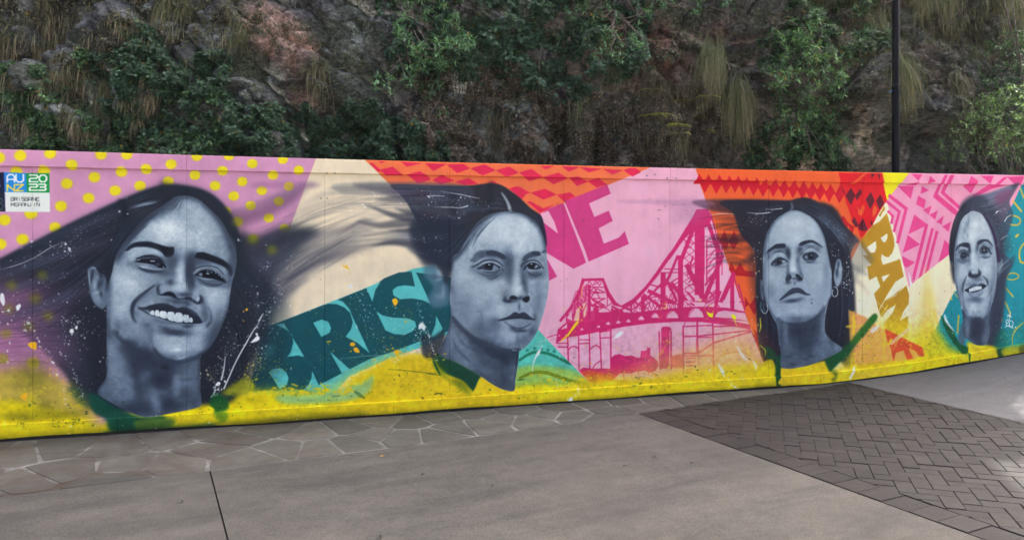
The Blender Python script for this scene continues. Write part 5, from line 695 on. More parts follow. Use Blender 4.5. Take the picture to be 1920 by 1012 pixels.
('b',(3523,2075),(83,1),(0,-46),(70,32,48),.4),('b',(3588,1882),(93,1),(0,-28),(56,30,42),.35),('b',(4003,1960),(115,1),(0,-37),(60,78,104),.6),('p',[(3385,1579),(3569,1550),(3756,1540),(3756,1438),(3569,1458),(3440,1515)],(40,52,74),.6,12.9,1),('h',[(3477,2157),(3662,2155),(3898,2145),(4138,2093)],[(3385,1954),(3569,1956),(3850,1958),(4138,1961)],60,4.6,(60,76,104),.4,_,23,.03,0,.5,(14,18,30)),
('h',[(3569,1882),(3756,1883),(3945,1884),(4138,1923)],[(3662,1550),(3756,1586),(3869,1642),(3993,1772)],50,4.7,(52,66,92),.4,_,24,.03,0,.5,(14,18,30)),('p',[(4176,2197),(4235,2203),(4235,1962),(4186,1905)],(18,22,36),.5,15.1,1),('p',[(3812,2088),(3860,2089),(3860,1884),(3812,1902)],(14,18,30),.5,14.9,1),
('h',[(2587,2132),(3024,2158),(3385,2171),(3945,2165)],[(2630,1876),(3024,1860),(3385,1881),(3756,1883)],90,8.2,(58,64,82),.18,_,25,.06,5.5,.9),('h',[(2760,1769),(3024,1797),(3385,1826),(3756,1809)],[(2673,1556),(3024,1590),(3385,1606),(3756,1568)],80,9.1,(58,64,82),.18,_,26,.06,5.5,.9),
('h',[(2935,2156),(3294,2162),(3662,2169),(4041,2166)],[(3024,1950),(3294,1953),(3569,1956),(3945,1959)],60,3.7,(120,128,148),.35,_,27,.03,0,.9,(16,20,32)),
('p',[(3815,1472),(3898,1531),(3942,1607),(4009,1738),(4088,1826),(4189,1892),(4303,1921),(4418,1929),(4533,1911),(4650,1851),(4720,1772),(4767,1660),(4797,1525),(4800,1458),(4820,1277),(4820,1187),(4802,1053),(4755,874),(4696,719),(4609,599),(4527,536),(4504,526),(4493,415),(4464,238),(4450,134),(4337,151),(4212,219),(4099,302),(3898,432),(3688,539),(3754,688),(3787,784),(3804,925),(3793,1077),(3804,1228),(3811,1347)],(150,169,189),1,1.3,1,_,'f2'),
('p',[(3678,497),(3765,752),(3815,859),(3887,759),(4009,656),(4166,584),(4349,538),(4533,536),(4487,104),(4235,185)],(95,112,135),1,8.8,1,'f2'),('b',(4372,1749),(321,0),(0,-155),(195,208,219),.95,'f2'),('b',(4189,1727),(125,0),(0,-121),(173,189,204),.6,'f2'),('b',(4487,1572),(93,0),(0,-178),(184,198,212),.8,'f2'),('b',(4099,1179),(225,-4),(0,-219),(162,179,197),.8,'f2'),
('b',(3931,1291),(111,-2),(0,-153),(178,193,208),.8,'f2'),('b',(4257,1220),(159,-3),(0,-99),(173,189,204),.6,'f2'),('b',(4189,979),(193,-5),(0,-154),(145,164,184),.6,'f2'),('b',(4673,1660),(82,0),(0,-134),(167,184,201),.6,'f2'),('b',(4720,1189),(82,-2),(0,-179),(150,169,189),.7,'f2'),('b',(4696,943),(59,-2),(0,-134),(150,169,189),.7,'f2'),('b',(3853,1075),(55,-1),(0,-217),(134,152,173),.6,'f2'),
('b',(4395,697),(126,-5),(0,-78),(150,169,189),.8,'f2'),('b',(4533,625),(93,-4),(0,-67),(139,158,179),.6,'f2'),('b',(4303,899),(69,-2),(0,-66),(156,174,193),.5,'f2'),('b',(4475,1227),(42,-1),(0,-167),(189,203,216),.7,'f2'),
('l',[(3831,1445),(3931,1574),(4020,1738),(4099,1826),(4200,1892),(4326,1929),(4441,1929),(4556,1911),(4661,1851),(4732,1772),(4773,1660),(4800,1503)],[33.2,55.4,55.4,50.9,44.3,33.2,28.8,48.7,77.5,66.4,44.3,24.4],(56,67,87),.75,17.7,1,'f2'),('h',[(3931,1574),(4009,1727),(4099,1815),(4235,1893)],[(4031,1552),(4076,1661),(4166,1782),(4280,1882)],30,4.4,(46,56,75),.4,'f2',28,.1,0,.5),
('b',(4395,1417),(68,9),(18,-121),(70,84,105),.75,'f2'),('b',(4235,1485),(147,-16),(-5,-44),(95,112,135),.6,'f2'),('b',(4235,1331),(136,-2),(0,-40),(85,101,123),.7,'f2'),('b',(4235,1275),(101,12),(5,-33),(90,106,129),.6,'f2'),('b',(4556,1393),(46,-1),(0,-78),(70,84,105),.7,'f2'),('b',(4650,1459),(105,-1),(0,-45),(95,112,135),.5,'f2'),('b',(4673,1302),(94,-1),(0,-38),(80,95,117),.65,'f2'),
('b',(4395,1317),(46,-1),(0,-111),(85,101,123),.6,'f2'),('b',(4556,1215),(34,6),(29,-131),(66,78,99),.6,'f2'),('b',(4054,1366),(67,-1),(0,-44),(95,112,135),.5,'f2'),('b',(4779,1368),(35,0),(0,-101),(106,123,146),.5,'f2'),
('p',[(3993,1441),(4022,1469),(4043,1506),(4094,1539),(4162,1545),(4230,1540),(4299,1519),(4346,1492),(4364,1471),(4333,1450),(4290,1475),(4230,1484),(4162,1481),(4098,1452),(4048,1424)],(66,78,99),.5,5.8,1,'f2'),('p',[(4162,1526),(4230,1538),(4299,1519),(4351,1487),(4368,1462),(4333,1454),(4282,1480),(4222,1497),(4175,1501)],(31,38,54),.6,5.8,1,'f2'),
('p',[(4537,1448),(4568,1490),(4629,1523),(4691,1527),(4726,1516),(4726,1489),(4682,1480),(4616,1464),(4568,1427)],(56,67,87),.6,5.9,1,'f2'),('p',[(4638,1519),(4691,1527),(4726,1516),(4722,1486),(4665,1489)],(31,38,54),.6,5.1,1,'f2'),('b',(4762,1526),(25,9),(5,-12),(56,67,87),.6,'f2'),
('l',[(4010,1375),(4069,1399),(4132,1435),(4205,1445),(4265,1434),(4308,1409),(4338,1379)],[6.6,12.4,14.1,11.6,12.4,9.9,3.3],(32,39,56),.85,2.9,1,'f2'),('l',[(4094,1374),(4137,1411),(4196,1424),(4248,1413),(4290,1388)],[4.1,12.4,14.1,10.8,4.1],(167,184,201),.7,2.5,1,'f2'),
('p',[(4069,1358),(4103,1382),(4154,1410),(4213,1418),(4256,1405),(4299,1380),(4329,1354),(4316,1346),(4265,1343),(4205,1344),(4154,1348),(4111,1357)],(26,33,47),1,2.5,1,'f2'),('p',[(4230,1393),(4256,1393),(4290,1367),(4308,1350),(4265,1345),(4222,1343)],(139,158,179),.9,2.9,1,'f2'),('p',[(4107,1365),(4132,1382),(4149,1386),(4149,1357),(4124,1355)],(85,101,123),.8,2.9,1,'f2'),
('p',[(4149,1394),(4179,1410),(4218,1412),(4233,1397),(4230,1368),(4213,1345),(4179,1348),(4154,1365)],(13,17,28),1,2.5,1,'f2'),('l',[(4183,1401),(4207,1397)],[9.9],(189,203,216),.9,1.7,1,'f2'),('b',(4179,1360),(17,0),(0,-10),(42,51,70),.6,'f2'),('b',(4313,1360),(9,0),(0,-7),(208,219,228),1,'f2'),('l',[(4321,1375),(4333,1350),(4342,1325)],[4.2,6.7,2.5],(19,25,37),.8,1.7,1,'f2'),
('l',[(4115,1351),(4162,1338),(4222,1337),(4282,1345)],[4.1,9.1,9.1,4.1],(173,189,204),.8,2.1,1,'f2'),('l',[(4132,1332),(4188,1323),(4248,1326),(4290,1338)],[2.5,5.8,5.8,2.5],(36,44,62),.7,2.1,1,'f2'),('l',[(4069,1333),(4120,1303),(4196,1286),(4248,1301),(4290,1330)],[4.1,16.6,20.7,16.6,4.1],(66,78,99),.6,5,1,'f2'),
('l',[(4154,1282),(4213,1256),(4265,1280),(4333,1313)],[4.1,16.6,16.6,4.1],(56,67,87),.55,5.8,1,'f2'),('l',[(4524,1369),(4537,1402),(4577,1418),(4629,1435),(4673,1434),(4718,1413),(4753,1366),(4766,1349)],[8.4,10.1,10.1,11.8,10.9,10.9,10.1,4.2],(28,34,50),.85,2.9,1,'f2'),('l',[(4568,1389),(4612,1418),(4665,1422),(4709,1404),(4744,1362)],[3.4,9.3,10.1,9.3,3.4],(173,189,204),.75,2.5,1,'f2'),
('p',[(4550,1347),(4577,1385),(4621,1414),(4673,1413),(4709,1396),(4740,1362),(4709,1349),(4665,1342),(4612,1351),(4586,1368),(4568,1351)],(25,31,45),1,2.5,1,'f2'),('p',[(4581,1376),(4594,1380),(4603,1355),(4586,1359)],(123,141,162),.85,2.5,1,'f2'),('p',[(4669,1379),(4691,1392),(4709,1375),(4682,1358),(4665,1350)],(150,169,189),.9,3,1,'f2'),
('p',[(4590,1389),(4616,1410),(4656,1411),(4673,1396),(4665,1363),(4638,1352),(4607,1363)],(13,17,28),1,2.5,1,'f2'),('l',[(4623,1403),(4647,1401)],[10.1],(195,208,219),.9,1.7,1,'f2'),('l',[(4594,1351),(4638,1338),(4682,1337),(4735,1353)],[3.4,8.4,9.3,3.4],(162,179,197),.8,2.1,1,'f2'),('l',[(4555,1360),(4550,1335)],[6.7,3.4],(25,31,45),.7,2.1,1,'f2'),
('l',[(4586,1330),(4621,1296),(4682,1282),(4744,1303)],[4.2,16.8,21.1,6.7],(56,67,87),.65,5.1,1,'f2'),('l',[(4603,1267),(4647,1249)],[4.2,16.8],(95,112,135),.5,6.7,1,'f2'),('b',(4424,1443),(6,0),(0,-4),(44,53,72),.8,'f2'),('b',(4429,1462),(4,0),(0,-3),(56,67,87),.7,'f2'),('b',(4481,1148),(50,-1),(0,-32),(189,203,216),.8,'f2'),('b',(4393,1076),(49,-1),(0,-32),(150,169,189),.6,'f2'),
('b',(4355,1056),(22,-1),(0,-32),(56,67,87),.75,'f2'),('b',(4382,1034),(43,-8),(-3,-16),(46,56,75),.8,'f2'),('b',(4448,1038),(44,-1),(0,-21),(66,78,99),.6,'f2'),('b',(4514,1063),(36,12),(8,-20),(61,73,93),.7,'f2'),('b',(4569,1146),(22,3),(10,-52),(95,112,135),.6,'f2'),('b',(4647,1049),(22,3),(15,-84),(134,152,173),.6,'f2'),('b',(4503,978),(14,0),(0,-42),(80,95,117),.6,'f2'),
('b',(4536,988),(12,0),(0,-32),(162,179,197),.6,'f2'),('b',(4317,967),(49,-1),(0,-47),(167,184,201),.6,'f2'),('b',(4448,964),(33,-1),(0,-37),(150,169,189),.5,'f2'),('b',(4592,955),(22,-1),(0,-32),(134,152,173),.6,'f2'),('b',(4263,848),(36,11),(7,-20),(90,106,129),.5,'f2'),('p',[(4404,1071),(4426,1086),(4459,1085),(4492,1061),(4476,1048),(4437,1049),(4410,1049)],(14,18,29),.95,3.2,1,'f2'),
('p',[(4536,1046),(4569,1072),(4608,1077),(4614,1044),(4592,1018),(4564,1019)],(14,18,29),.95,3.2,1,'f2'),('p',[(4344,1051),(4361,1032),(4404,1020),(4426,1038),(4404,1049),(4382,1039)],(28,34,50),.7,4.2,1,'f2'),('l',[(4553,1099),(4569,1115)],[7.4,3.2],(208,219,228),.7,2.1,1,'f2'),('l',[(4608,1108),(4622,1076)],[7.4,4.3],(195,208,219),.7,2.1,1,'f2'),
('b',(4498,1164),(22,0),(0,-13),(208,219,228),.7,'f2'),('p',[(4284,845),(4344,864),(4404,886),(4448,916),(4476,918),(4503,904),(4536,914),(4564,913),(4597,891),(4636,858),(4681,843),(4647,833),(4592,848),(4514,856),(4426,853),(4361,848),(4306,839)],(39,47,66),.95,3.2,1,'f2'),
('l',[(4284,841),(4361,850),(4426,860),(4514,860),(4581,849),(4647,840),(4675,843)],[5.3,11.7,12.7,10.6,12.7,11.7,4.2],(13,17,28),.95,2.1,1,'f2'),('p',[(4344,838),(4393,849),(4459,855),(4536,853),(4592,843),(4653,836),(4625,799),(4581,774),(4514,763),(4448,774),(4393,802)],(134,152,173),.95,4.2,1,'f2'),('l',[(4393,844),(4398,796)],[3.2,7.4,2.1],(184,198,212),.55,2.6,1,'f2'),
('l',[(4413,843),(4417,796)],[3.2,7.4,2.1],(184,198,212),.55,2.6,1,'f2'),('l',[(4433,843),(4437,795)],[3.2,7.4,2.1],(184,198,212),.55,2.6,1,'f2'),('l',[(4453,842),(4457,794)],[3.2,7.4,2.1],(184,198,212),.55,2.6,1,'f2'),('l',[(4472,841),(4477,794)],[3.2,7.4,2.1],(184,198,212),.55,2.6,1,'f2'),('l',[(4492,841),(4497,793)],[3.2,7.4,2.1],(184,198,212),.55,2.6,1,'f2'),
('l',[(4512,840),(4516,792)],[3.2,7.4,2.1],(184,198,212),.55,2.6,1,'f2'),('l',[(4532,840),(4536,792)],[3.2,7.4,2.1],(184,198,212),.55,2.7,1,'f2'),('l',[(4552,839),(4556,791)],[3.2,7.4,2.1],(184,198,212),.55,2.7,1,'f2'),('l',[(4572,838),(4576,790)],[3.2,7.4,2.1],(184,198,212),.55,2.7,1,'f2'),
('l',[(4339,835),(4404,791),(4470,762),(4536,760),(4603,784),(4647,825)],[4.2,9.5,13.8,13.8,9.5,3.2],(51,62,81),.6,4.2,1,'f2'),('b',(4503,735),(83,-3),(0,-19),(46,56,75),.75,'f2'),('b',(4437,758),(41,-16),(-6,-15),(66,78,99),.6,'f2'),('b',(4647,751),(22,-1),(0,-48),(150,169,189),.6,'f2'),('b',(4625,730),(22,-1),(0,-32),(95,112,135),.4,'f2'),('b',(4670,867),(17,0),(0,-32),(70,84,105),.5,'f2'),
('l',[(4619,1007),(4658,953),(4670,889)],[4.3,8.5,4.3],(106,123,146),.5,4.3,1,'f2'),('b',(4099,758),(101,-4),(0,-88),(95,112,135),.6,'f2'),('b',(4235,775),(64,20),(35,-94),(95,112,135),.55,'f2'),('b',(3987,937),(87,-52),(-67,-112),(117,135,157),.5,'f2'),('b',(3898,1081),(67,-2),(0,-131),(128,146,168),.5,'f2'),('b',(4099,857),(45,-1),(0,-88),(106,123,146),.4,'f2'),
('b',(4326,595),(137,-6),(0,-55),(106,123,146),.6,'f2'),('b',(4189,623),(106,-42),(-23,-61),(80,95,117),.6,'f2'),('b',(4650,717),(41,-24),(-35,-57),(90,106,129),.6,'f2'),('b',(4580,607),(60,-36),(-29,-47),(106,123,146),.5,'f2'),('b',(4487,678),(23,-1),(0,-100),(106,123,146),.5,'f2'),
('l',[(3815,898),(3898,787),(4031,673),(4189,590),(4349,545),(4498,535)],[22,48.3,54.9,54.9,32.9,11],(42,51,70),.75,9.9,1,'f2'),('p',[(4009,674),(4189,584),(4372,536),(4510,530),(4504,410),(4395,393),(4280,454),(4144,537)],(31,38,54),.85,15.5,1,'f2'),('l',[(4429,541),(4487,535)],[15.6,6.7],(189,203,216),.8,4.4,1,'f2'),('b',(3842,702),(57,30),(66,-115),(134,152,173),.7,'f2'),
('b',(3964,588),(51,40),(100,-121),(128,146,168),.7,'f2'),('b',(3787,574),(55,-2),(0,-65),(117,135,157),.6,'f2'),('b',(3931,459),(87,-53),(-28,-46),(128,146,168),.7,'f2'),('b',(4099,517),(69,53),(87,-105),(80,95,117),.6,'f2'),('b',(4257,356),(89,45),(51,-89),(90,106,129),.6,'f2'),('b',(4418,370),(46,-2),(0,-133),(90,106,129),.6,'f2'),('b',(4144,339),(68,-42),(-28,-46),(106,123,146),.6,'f2'),
('b',(4349,240),(75,-31),(-24,-61),(80,95,117),.6,'f2'),('l',[(3820,681),(3875,570),(4009,433)],[8.7,28.3,8.7],(51,62,81),.6,8.7,1,'f2'),('l',[(3853,745),(3942,611),(4099,539)],[8.7,24,8.7],(56,67,87),.5,8.7,1,'f2'),('l',[(4464,501),(4452,368),(4429,236)],[15.5,22.2,11.1],(123,141,162),.6,6.7,1,'f2'),
('l',[(3793,1007),(3804,899),(3771,726),(3699,556)],[21.7,28.2,23.8,10.8],(61,73,93),.55,8.7,1,'f2'),('m',[(3678,1874),(4826,1881),(4826,114),(3678,180)],.06,(132,132),'f2',29,11),('m',[(3678,1874),(4826,1881),(4826,114),(3678,180)],.045,(37,37),'f2',30,11),('m',[(3678,1874),(4826,1881),(4826,114),(3678,180)],.04,(12,12),'f2',31,11),('v','f2',1.45,164,153),
('b',(4088,769),(135,-5),(0,-88),(80,95,117),.5,'f2'),('b',(4257,819),(53,17),(23,-63),(76,90,112),.5,'f2'),('b',(3942,1003),(66,-13),(-31,-171),(92,109,132),.45,'f2'),('b',(4349,1103),(57,-1),(0,-66),(64,77,97),.5,'f2'),('b',(4708,1073),(47,-1),(0,-179),(92,109,132),.5,'f2'),('b',(4673,839),(42,-7),(-20,-132),(72,86,107),.5,'f2'),('b',(4533,632),(111,57),(23,-39),(72,86,107),.5,'f2'),
('b',(4235,599),(130,-46),(-13,-37),(60,72,92),.5,'f2'),('b',(4189,1316),(136,-2),(0,-29),(68,81,102),.5,'f2'),('b',(4406,1302),(41,5),(18,-121),(76,90,112),.45,'f2'),('b',(4650,1276),(94,-1),(0,-25),(72,86,107),.5,'f2'),('b',(3831,1093),(29,-1),(0,-174),(80,95,117),.4,'f2'),('b',(4372,1745),(230,0),(0,-89),(171,187,203),.4,'f2'),('b',(4464,1223),(30,1),(7,-100),(171,187,203),.5,'f2'),
('b',(4498,1167),(35,-1),(0,-22),(180,195,209),.6,'f2'),('b',(4121,1174),(135,-3),(0,-99),(143,162,182),.4,'f2'),('b',(4418,691),(81,-3),(0,-44),(148,167,187),.5,'f2'),('b',(3853,1288),(55,-1),(0,-98),(148,167,187),.4,'f2'),('b',(3853,658),(57,30),(66,-116),(120,138,159),.5,'f2'),('b',(3987,522),(55,52),(103,-105),(111,128,150),.45,'f2'),('b',(3931,437),(88,-50),(-21,-37),(115,133,155),.4,'f2'),
('b',(4189,337),(90,-51),(-27,-47),(101,119,141),.4,'f2'),('b',(4429,325),(35,-2),(0,-122),(97,114,137),.4,'f2'),('l',[(4099,945),(4121,856),(4088,759)],[5.5,11,5.5],(72,86,107),.5,4.4,1,'f2'),('y',[(4099,934),(4088,759)],30,15,2.2,(60,72,92),.5,'f2',32,1.6),('l',[(4133,1591),(4166,1459)],[4.4,9.9,4.4],(92,109,132),.5,4.4,1,'f2'),
('p',[(3413,1798),(3832,1841),(3832,1485),(3790,1277),(3811,1146),(3758,1147),(3705,1356),(3517,1426)],(28,36,54),.85,20.8,1),('p',[(3547,1383),(3612,1404),(3688,1390),(3727,1316),(3732,1240),(3793,1185),(3787,1023),(3732,992),(3634,994),(3580,1082),(3634,1188),(3547,1297)],(84,108,134),.75,15.1,1),('b',(3688,1327),(27,-10),(-15,-40),(167,184,201),.6),
('b',(3688,1263),(41,14),(5,-14),(139,158,179),.6),('b',(3732,1143),(22,0),(0,-65),(134,152,173),.6),('b',(3656,1296),(33,-1),(0,-32),(66,78,99),.5),('b',(3699,1100),(44,-1),(0,-32),(123,141,162),.5),('b',(3765,1294),(33,-1),(0,-54),(56,67,87),.5),('p',[(3678,1403),(3815,1472),(3811,1336),(3765,1229),(3721,1316)],(30,38,56),.7,10.8,1),
('h',[(3743,1402),(3831,1488),(3942,1618),(4099,1837)],[(3634,1447),(3721,1532),(3875,1662),(4009,1815)],40,4.4,(60,76,102),.45,_,33,.03,0,.5,(16,20,32)),('h',[(3931,1564),(4009,1683),(4099,1793)],[(3842,1466),(3931,1596),(4031,1749)],26,3.3,(111,129,151),.4,_,34,.03,0,.5),
('h',[(4189,2024),(4280,2047),(4372,2015)],[(4054,1913),(4189,1947),(4383,1949)],40,4.4,(84,104,130),.45,_,35,.08,0,.5,(22,28,42)),('p',[(4314,2120),(4349,2092),(4400,2016),(4429,1938),(4395,1938),(4372,2015)],(184,198,212),.75,5.5,1),('h',[(4372,1916),(4464,1994),(4615,1996)],[(4372,1905),(4556,1906),(4720,1817)],24,4.4,(48,60,84),.5,_,36,.03,0,.5,(20,24,36)),
('y',[(3569,2081),(3678,2051),(3898,2032),(4099,2001)],150,50,2.2,(228,234,240),.85,_,37,1.6),('y',[(3569,1856),(3765,1879),(3953,1907)],70,32,2.2,(228,234,240),.8,_,38,1.6),('l',[(3732,2116),(3898,2092),(4031,2066),(4099,2056)],[2.2,6.5,5.4,3.3],(222,228,236),.85,0,1),('l',[(3569,2073),(3656,2076),(3743,2073)],[4.3,7.5,4.3],(222,228,236),.85,0,1),
('l',[(3634,1964),(3787,1965),(3898,1961),(3976,1980)],[2.2,6.5,6.5,13],(226,232,240),.85,0,1),('y',[(3397,1663),(3569,1641),(3743,1678)],90,24,1.9,(222,228,236),.85,_,39,1.6),('y',[(3461,1523),(3612,1522),(3721,1532)],60,26,1.7,(222,228,236),.8,_,40,1.6),('y',[(3038,2063),(3195,2055),(3354,2014)],60,36,1.7,(228,234,240),.8,_,41,1.6),
('y',[(2914,2061),(3059,2090)],40,11,1.7,(236,240,246),.8,_,42,1.6),('y',[(2955,1978),(2976,1957)],16,10,2.3,(238,242,248),.9,_,43,1.6),('y',[(3504,1941),(3493,1727),(3482,1513)],60,32,1.4,(206,196,170),.8,_,44,1.6),('y',[(3143,1579),(3354,1450),(3482,1341)],60,75,1.3,(60,60,64),.6,_,45,1.6),('p',[(6476,2063),(7547,2072),(7547,1931),(7242,1867),(6895,1927),(6611,1966)],(40,26,40),.75,9.3,1),
('p',[(6781,2060),(7547,2074),(7690,2095),(7809,2107),(7941,2069),(8074,1968),(8269,1839),(8441,1689),(8502,1613),(8441,1571),(8367,1356),(8367,711),(8367,335),(8074,399),(8074,1465),(7288,1575),(7265,1158),(7277,741),(7312,427),(7429,108),(7242,429),(7195,1055),(7195,1471),(7010,1700),(6918,1927)],(25,30,46),.93,5.3,1),
('p',[(7288,1210),(7429,1208),(7429,108),(7312,374),(7265,845)],(25,30,46),.9,8.4,1),('l',[(6667,1864),(6895,1865),(7172,1846)],[10.3,61.9,61.9],(26,24,38),.4,16.5,1),('l',[(6611,1659),(6895,1649),(7242,1679)],[10.3,92.9,113.5],(26,24,38),.62,16.5,1),('l',[(6713,1577),(6918,1514),(7195,1575)],[6.2,41.3,62],(26,24,38),.35,16.5,1),
('l',[(6781,1412),(7010,1390),(7242,1471)],[6.2,62.1,82.8],(26,24,38),.5,16.6,1),('l',[(6667,1782),(6895,1783),(7172,1762)],[4.1,20.6,41.3],(26,24,38),.3,16.5,1),('p',[(8441,1700),(8540,1613),(8688,1429),(8626,1353),(8515,1506),(8441,1571)],(100,96,100),.5,19.4,1),('p',[(8367,1571),(8465,1570),(8626,1375),(8515,1247),(8392,1141)],(120,120,116),.5,25.9,1),
('l',[(8379,1356),(8490,1301),(8688,1190)],[43.1,53.9,6.5],(90,94,100),.45,19.4,1),('l',[(8392,1194),(8515,1139),(8626,1007)],[32.4,43.1,6.5],(120,120,110),.35,19.4,1),('p',[(7239,1868),(7410,2016),(8150,2022),(8370,1511),(8453,965),(8439,360),(8370,157),(8150,370),(8013,136),(7542,156),(7344,224),(7265,755),(7212,1341)],(25,30,46),.95,14.9,1),
('p',[(7114,1517),(7278,1810),(7291,988),(7226,756),(7147,1108)],(30,30,44),.6,35.1,1),('p',[(7278,637),(7410,515),(7449,219),(7344,224)],(90,24,40),.4,29.4,1),('h',[(7713,2080),(7953,2050),(8196,1871),(8441,1624)],[(7833,1933),(8074,1785),(8269,1571),(8367,1356)],70,5.3,(76,92,120),.4,_,46,.03,0,.5,(14,18,28)),
('h',[(8123,1572),(8171,1251),(8196,823),(8171,396)],[(8367,1463),(8367,1141),(8367,819),(8269,339)],46,6.4,(62,70,96),.4,_,47,.03,0,.5,(12,15,24)),('h',[(7288,1158),(7288,845),(7335,426)],[(7429,1155),(7429,737),(7429,213)],30,6.3,(66,70,96),.4,_,48,.03,0,.5,(14,16,28)),
('h',[(7010,2021),(7242,2013),(7476,2025),(7642,2058)],[(7172,1783),(7312,1846),(7429,1930),(7618,1995)],40,5.2,(64,76,104),.4,_,49,.03,0,.5,(14,17,28)),('b',(8269,1700),(58,40),(90,-101),(96,112,138),.45),('b',(8074,1849),(43,38),(77,-68),(70,86,112),.5),('b',(7312,1387),(23,0),(0,-125),(60,92,110),.5),('l',[(8367,991),(8361,765)],[15],(40,76,120),.5,4.3,1),
('l',[(7294,949),(7288,886),(7312,844)],[10.4],(80,150,190),.6,5.2,1),('h',[(6505,2014),(6952,2024),(7410,2022)],[(6505,1349),(6888,1403),(7291,1311)],80,12.8,(24,24,38),.4,_,50,.06,5.8,.9),
('p',[(7614,1960),(7702,1964),(7803,1934),(7904,1878),(7981,1800),(8044,1688),(8083,1552),(8115,1406),(8141,1293),(8147,1180),(8147,1033),(8108,955),(8076,843),(8057,720),(8064,596),(8147,503),(8282,408),(8173,344),(8032,293),(7879,243),(7702,217),(7601,210),(7502,236),(7502,391),(7477,503),(7452,692),(7390,804),(7328,927),(7303,1049),(7284,1170),(7284,1303),(7284,1457),(7309,1633),(7365,1776),(7439,1865),(7526,1921)],(156,174,193),1,1.3,1,_,'f3'),
('p',[(7439,759),(7551,733),(7677,708),(7828,726),(7955,801),(8057,900),(8083,573),(8289,408),(8032,259),(7601,199),(7477,281)],(106,123,146),1,7.8,1,'f3'),('b',(7677,1799),(251,1),(0,-145),(189,203,216),.9,'f3'),('b',(7639,1643),(151,0),(0,-100),(178,193,208),.7,'f3'),('b',(7904,1699),(114,0),(0,-134),(173,189,204),.6,'f3'),('b',(7930,1205),(178,-2),(0,-179),(173,189,204),.8,'f3'),
('b',(7390,1213),(99,-1),(0,-144),(167,184,201),.8,'f3'),('b',(7639,1365),(38,0),(0,-122),(195,208,219),.8,'f3'),('b',(7955,992),(140,-3),(0,-112),(162,179,197),.7,'f3'),('b',(7402,1036),(87,-2),(0,-99),(156,174,193),.6,'f3'),('b',(7677,864),(163,-4),(0,-56),(173,189,204),.8,'f3'),('b',(7828,905),(101,-2),(0,-78),(162,179,197),.6,'f3'),('b',(7502,901),(62,-1),(0,-66),(150,169,189),.5,'f3'),
('b',(7551,1133),(75,-1),(0,-44),(162,179,197),.6,'f3'),('b',(7828,1117),(76,-1),(0,-45),(162,179,197),.6,'f3'),('l',[(7297,1457),(7315,1633),(7371,1776),(7445,1865),(7539,1926),(7627,1964),(7715,1966),(7816,1936),(7917,1878),(7993,1794),(8057,1676),(8096,1541),(8141,1315)],[26.8,40.1,40.1,29,22.3,17.8,17.8,22.3,29,33.4,37.9,33.4,22.3],(66,78,99),.65,12.3,1,'f3'),
('l',[(8147,1214),(8147,1044),(8108,955),(8083,877)],[22.5,29.3,29.3,15.8],(95,112,135),.6,10.1,1,'f3'),('l',[(7291,1391),(7291,1170),(7309,1005),(7365,860),(7452,747)],[19.9,26.5,30.9,28.7,22.1],(80,95,117),.6,9.9,1,'f3'),('p',[(7327,1482),(7347,1525),(7392,1561),(7449,1590),(7548,1593),(7556,1553),(7490,1543),(7425,1539),(7367,1510)],(24,30,43),.95,3.6,1,'f3'),
('p',[(7729,1582),(7746,1604),(7804,1626),(7887,1634),(7954,1607),(8013,1566),(8030,1547),(7963,1581),(7887,1607),(7821,1592),(7762,1574)],(24,30,43),.95,3.7,1,'f3'),('p',[(7729,1578),(7746,1602),(7804,1624),(7821,1600),(7771,1576)],(17,21,33),.7,3.7,1,'f3'),('b',(7474,1517),(97,15),(5,-26),(85,101,123),.7,'f3'),('b',(7589,1495),(32,5),(13,-65),(46,56,75),.8,'f3'),
('b',(7351,1460),(32,-5),(-10,-50),(80,95,117),.6,'f3'),('b',(7737,1530),(41,-7),(-9,-43),(70,84,105),.75,'f3'),('b',(7854,1567),(92,0),(0,-22),(95,112,135),.6,'f3'),('b',(7963,1537),(36,-19),(-21,-32),(95,112,135),.6,'f3'),('b',(7713,1420),(25,0),(0,-44),(85,101,123),.6,'f3'),('b',(7474,1350),(90,-1),(0,-19),(106,123,146),.5,'f3'),('b',(7871,1390),(92,-1),(0,-15),(106,123,146),.5,'f3'),
('b',(7589,1341),(21,0),(0,-66),(95,112,135),.6,'f3'),('b',(7713,1347),(25,0),(0,-59),(111,129,151),.5,'f3'),('b',(7787,1479),(42,0),(0,-22),(80,95,117),.5,'f3'),('l',[(7351,1387),(7376,1445),(7433,1485),(7506,1494),(7564,1465),(7593,1414)],[5.8,14.6,17.5,16,14.6,5.8],(178,193,208),.7,4.4,1,'f3'),
('l',[(7367,1431),(7425,1492),(7498,1506),(7564,1476),(7601,1421)],[4.4,7.3,8.7,7.3,2.9],(46,56,75),.7,2.9,1,'f3'),('p',[(7376,1365),(7408,1401),(7441,1423),(7490,1437),(7539,1426),(7585,1396),(7556,1389),(7515,1371),(7465,1353),(7416,1350)],(66,78,99),1,3.6,1,'f3'),
('l',[(7372,1364),(7408,1403),(7449,1426),(7494,1438),(7543,1425),(7589,1394)],[4.4,11.7,13.1,11.7,10.2,4.4],(15,20,31),.95,2.9,1,'f3'),('p',[(7515,1411),(7548,1411),(7564,1396),(7531,1382),(7511,1386)],(167,184,201),.9,2.9,1,'f3'),('p',[(7400,1365),(7420,1379),(7433,1365),(7416,1354)],(134,152,173),.8,2.9,1,'f3'),
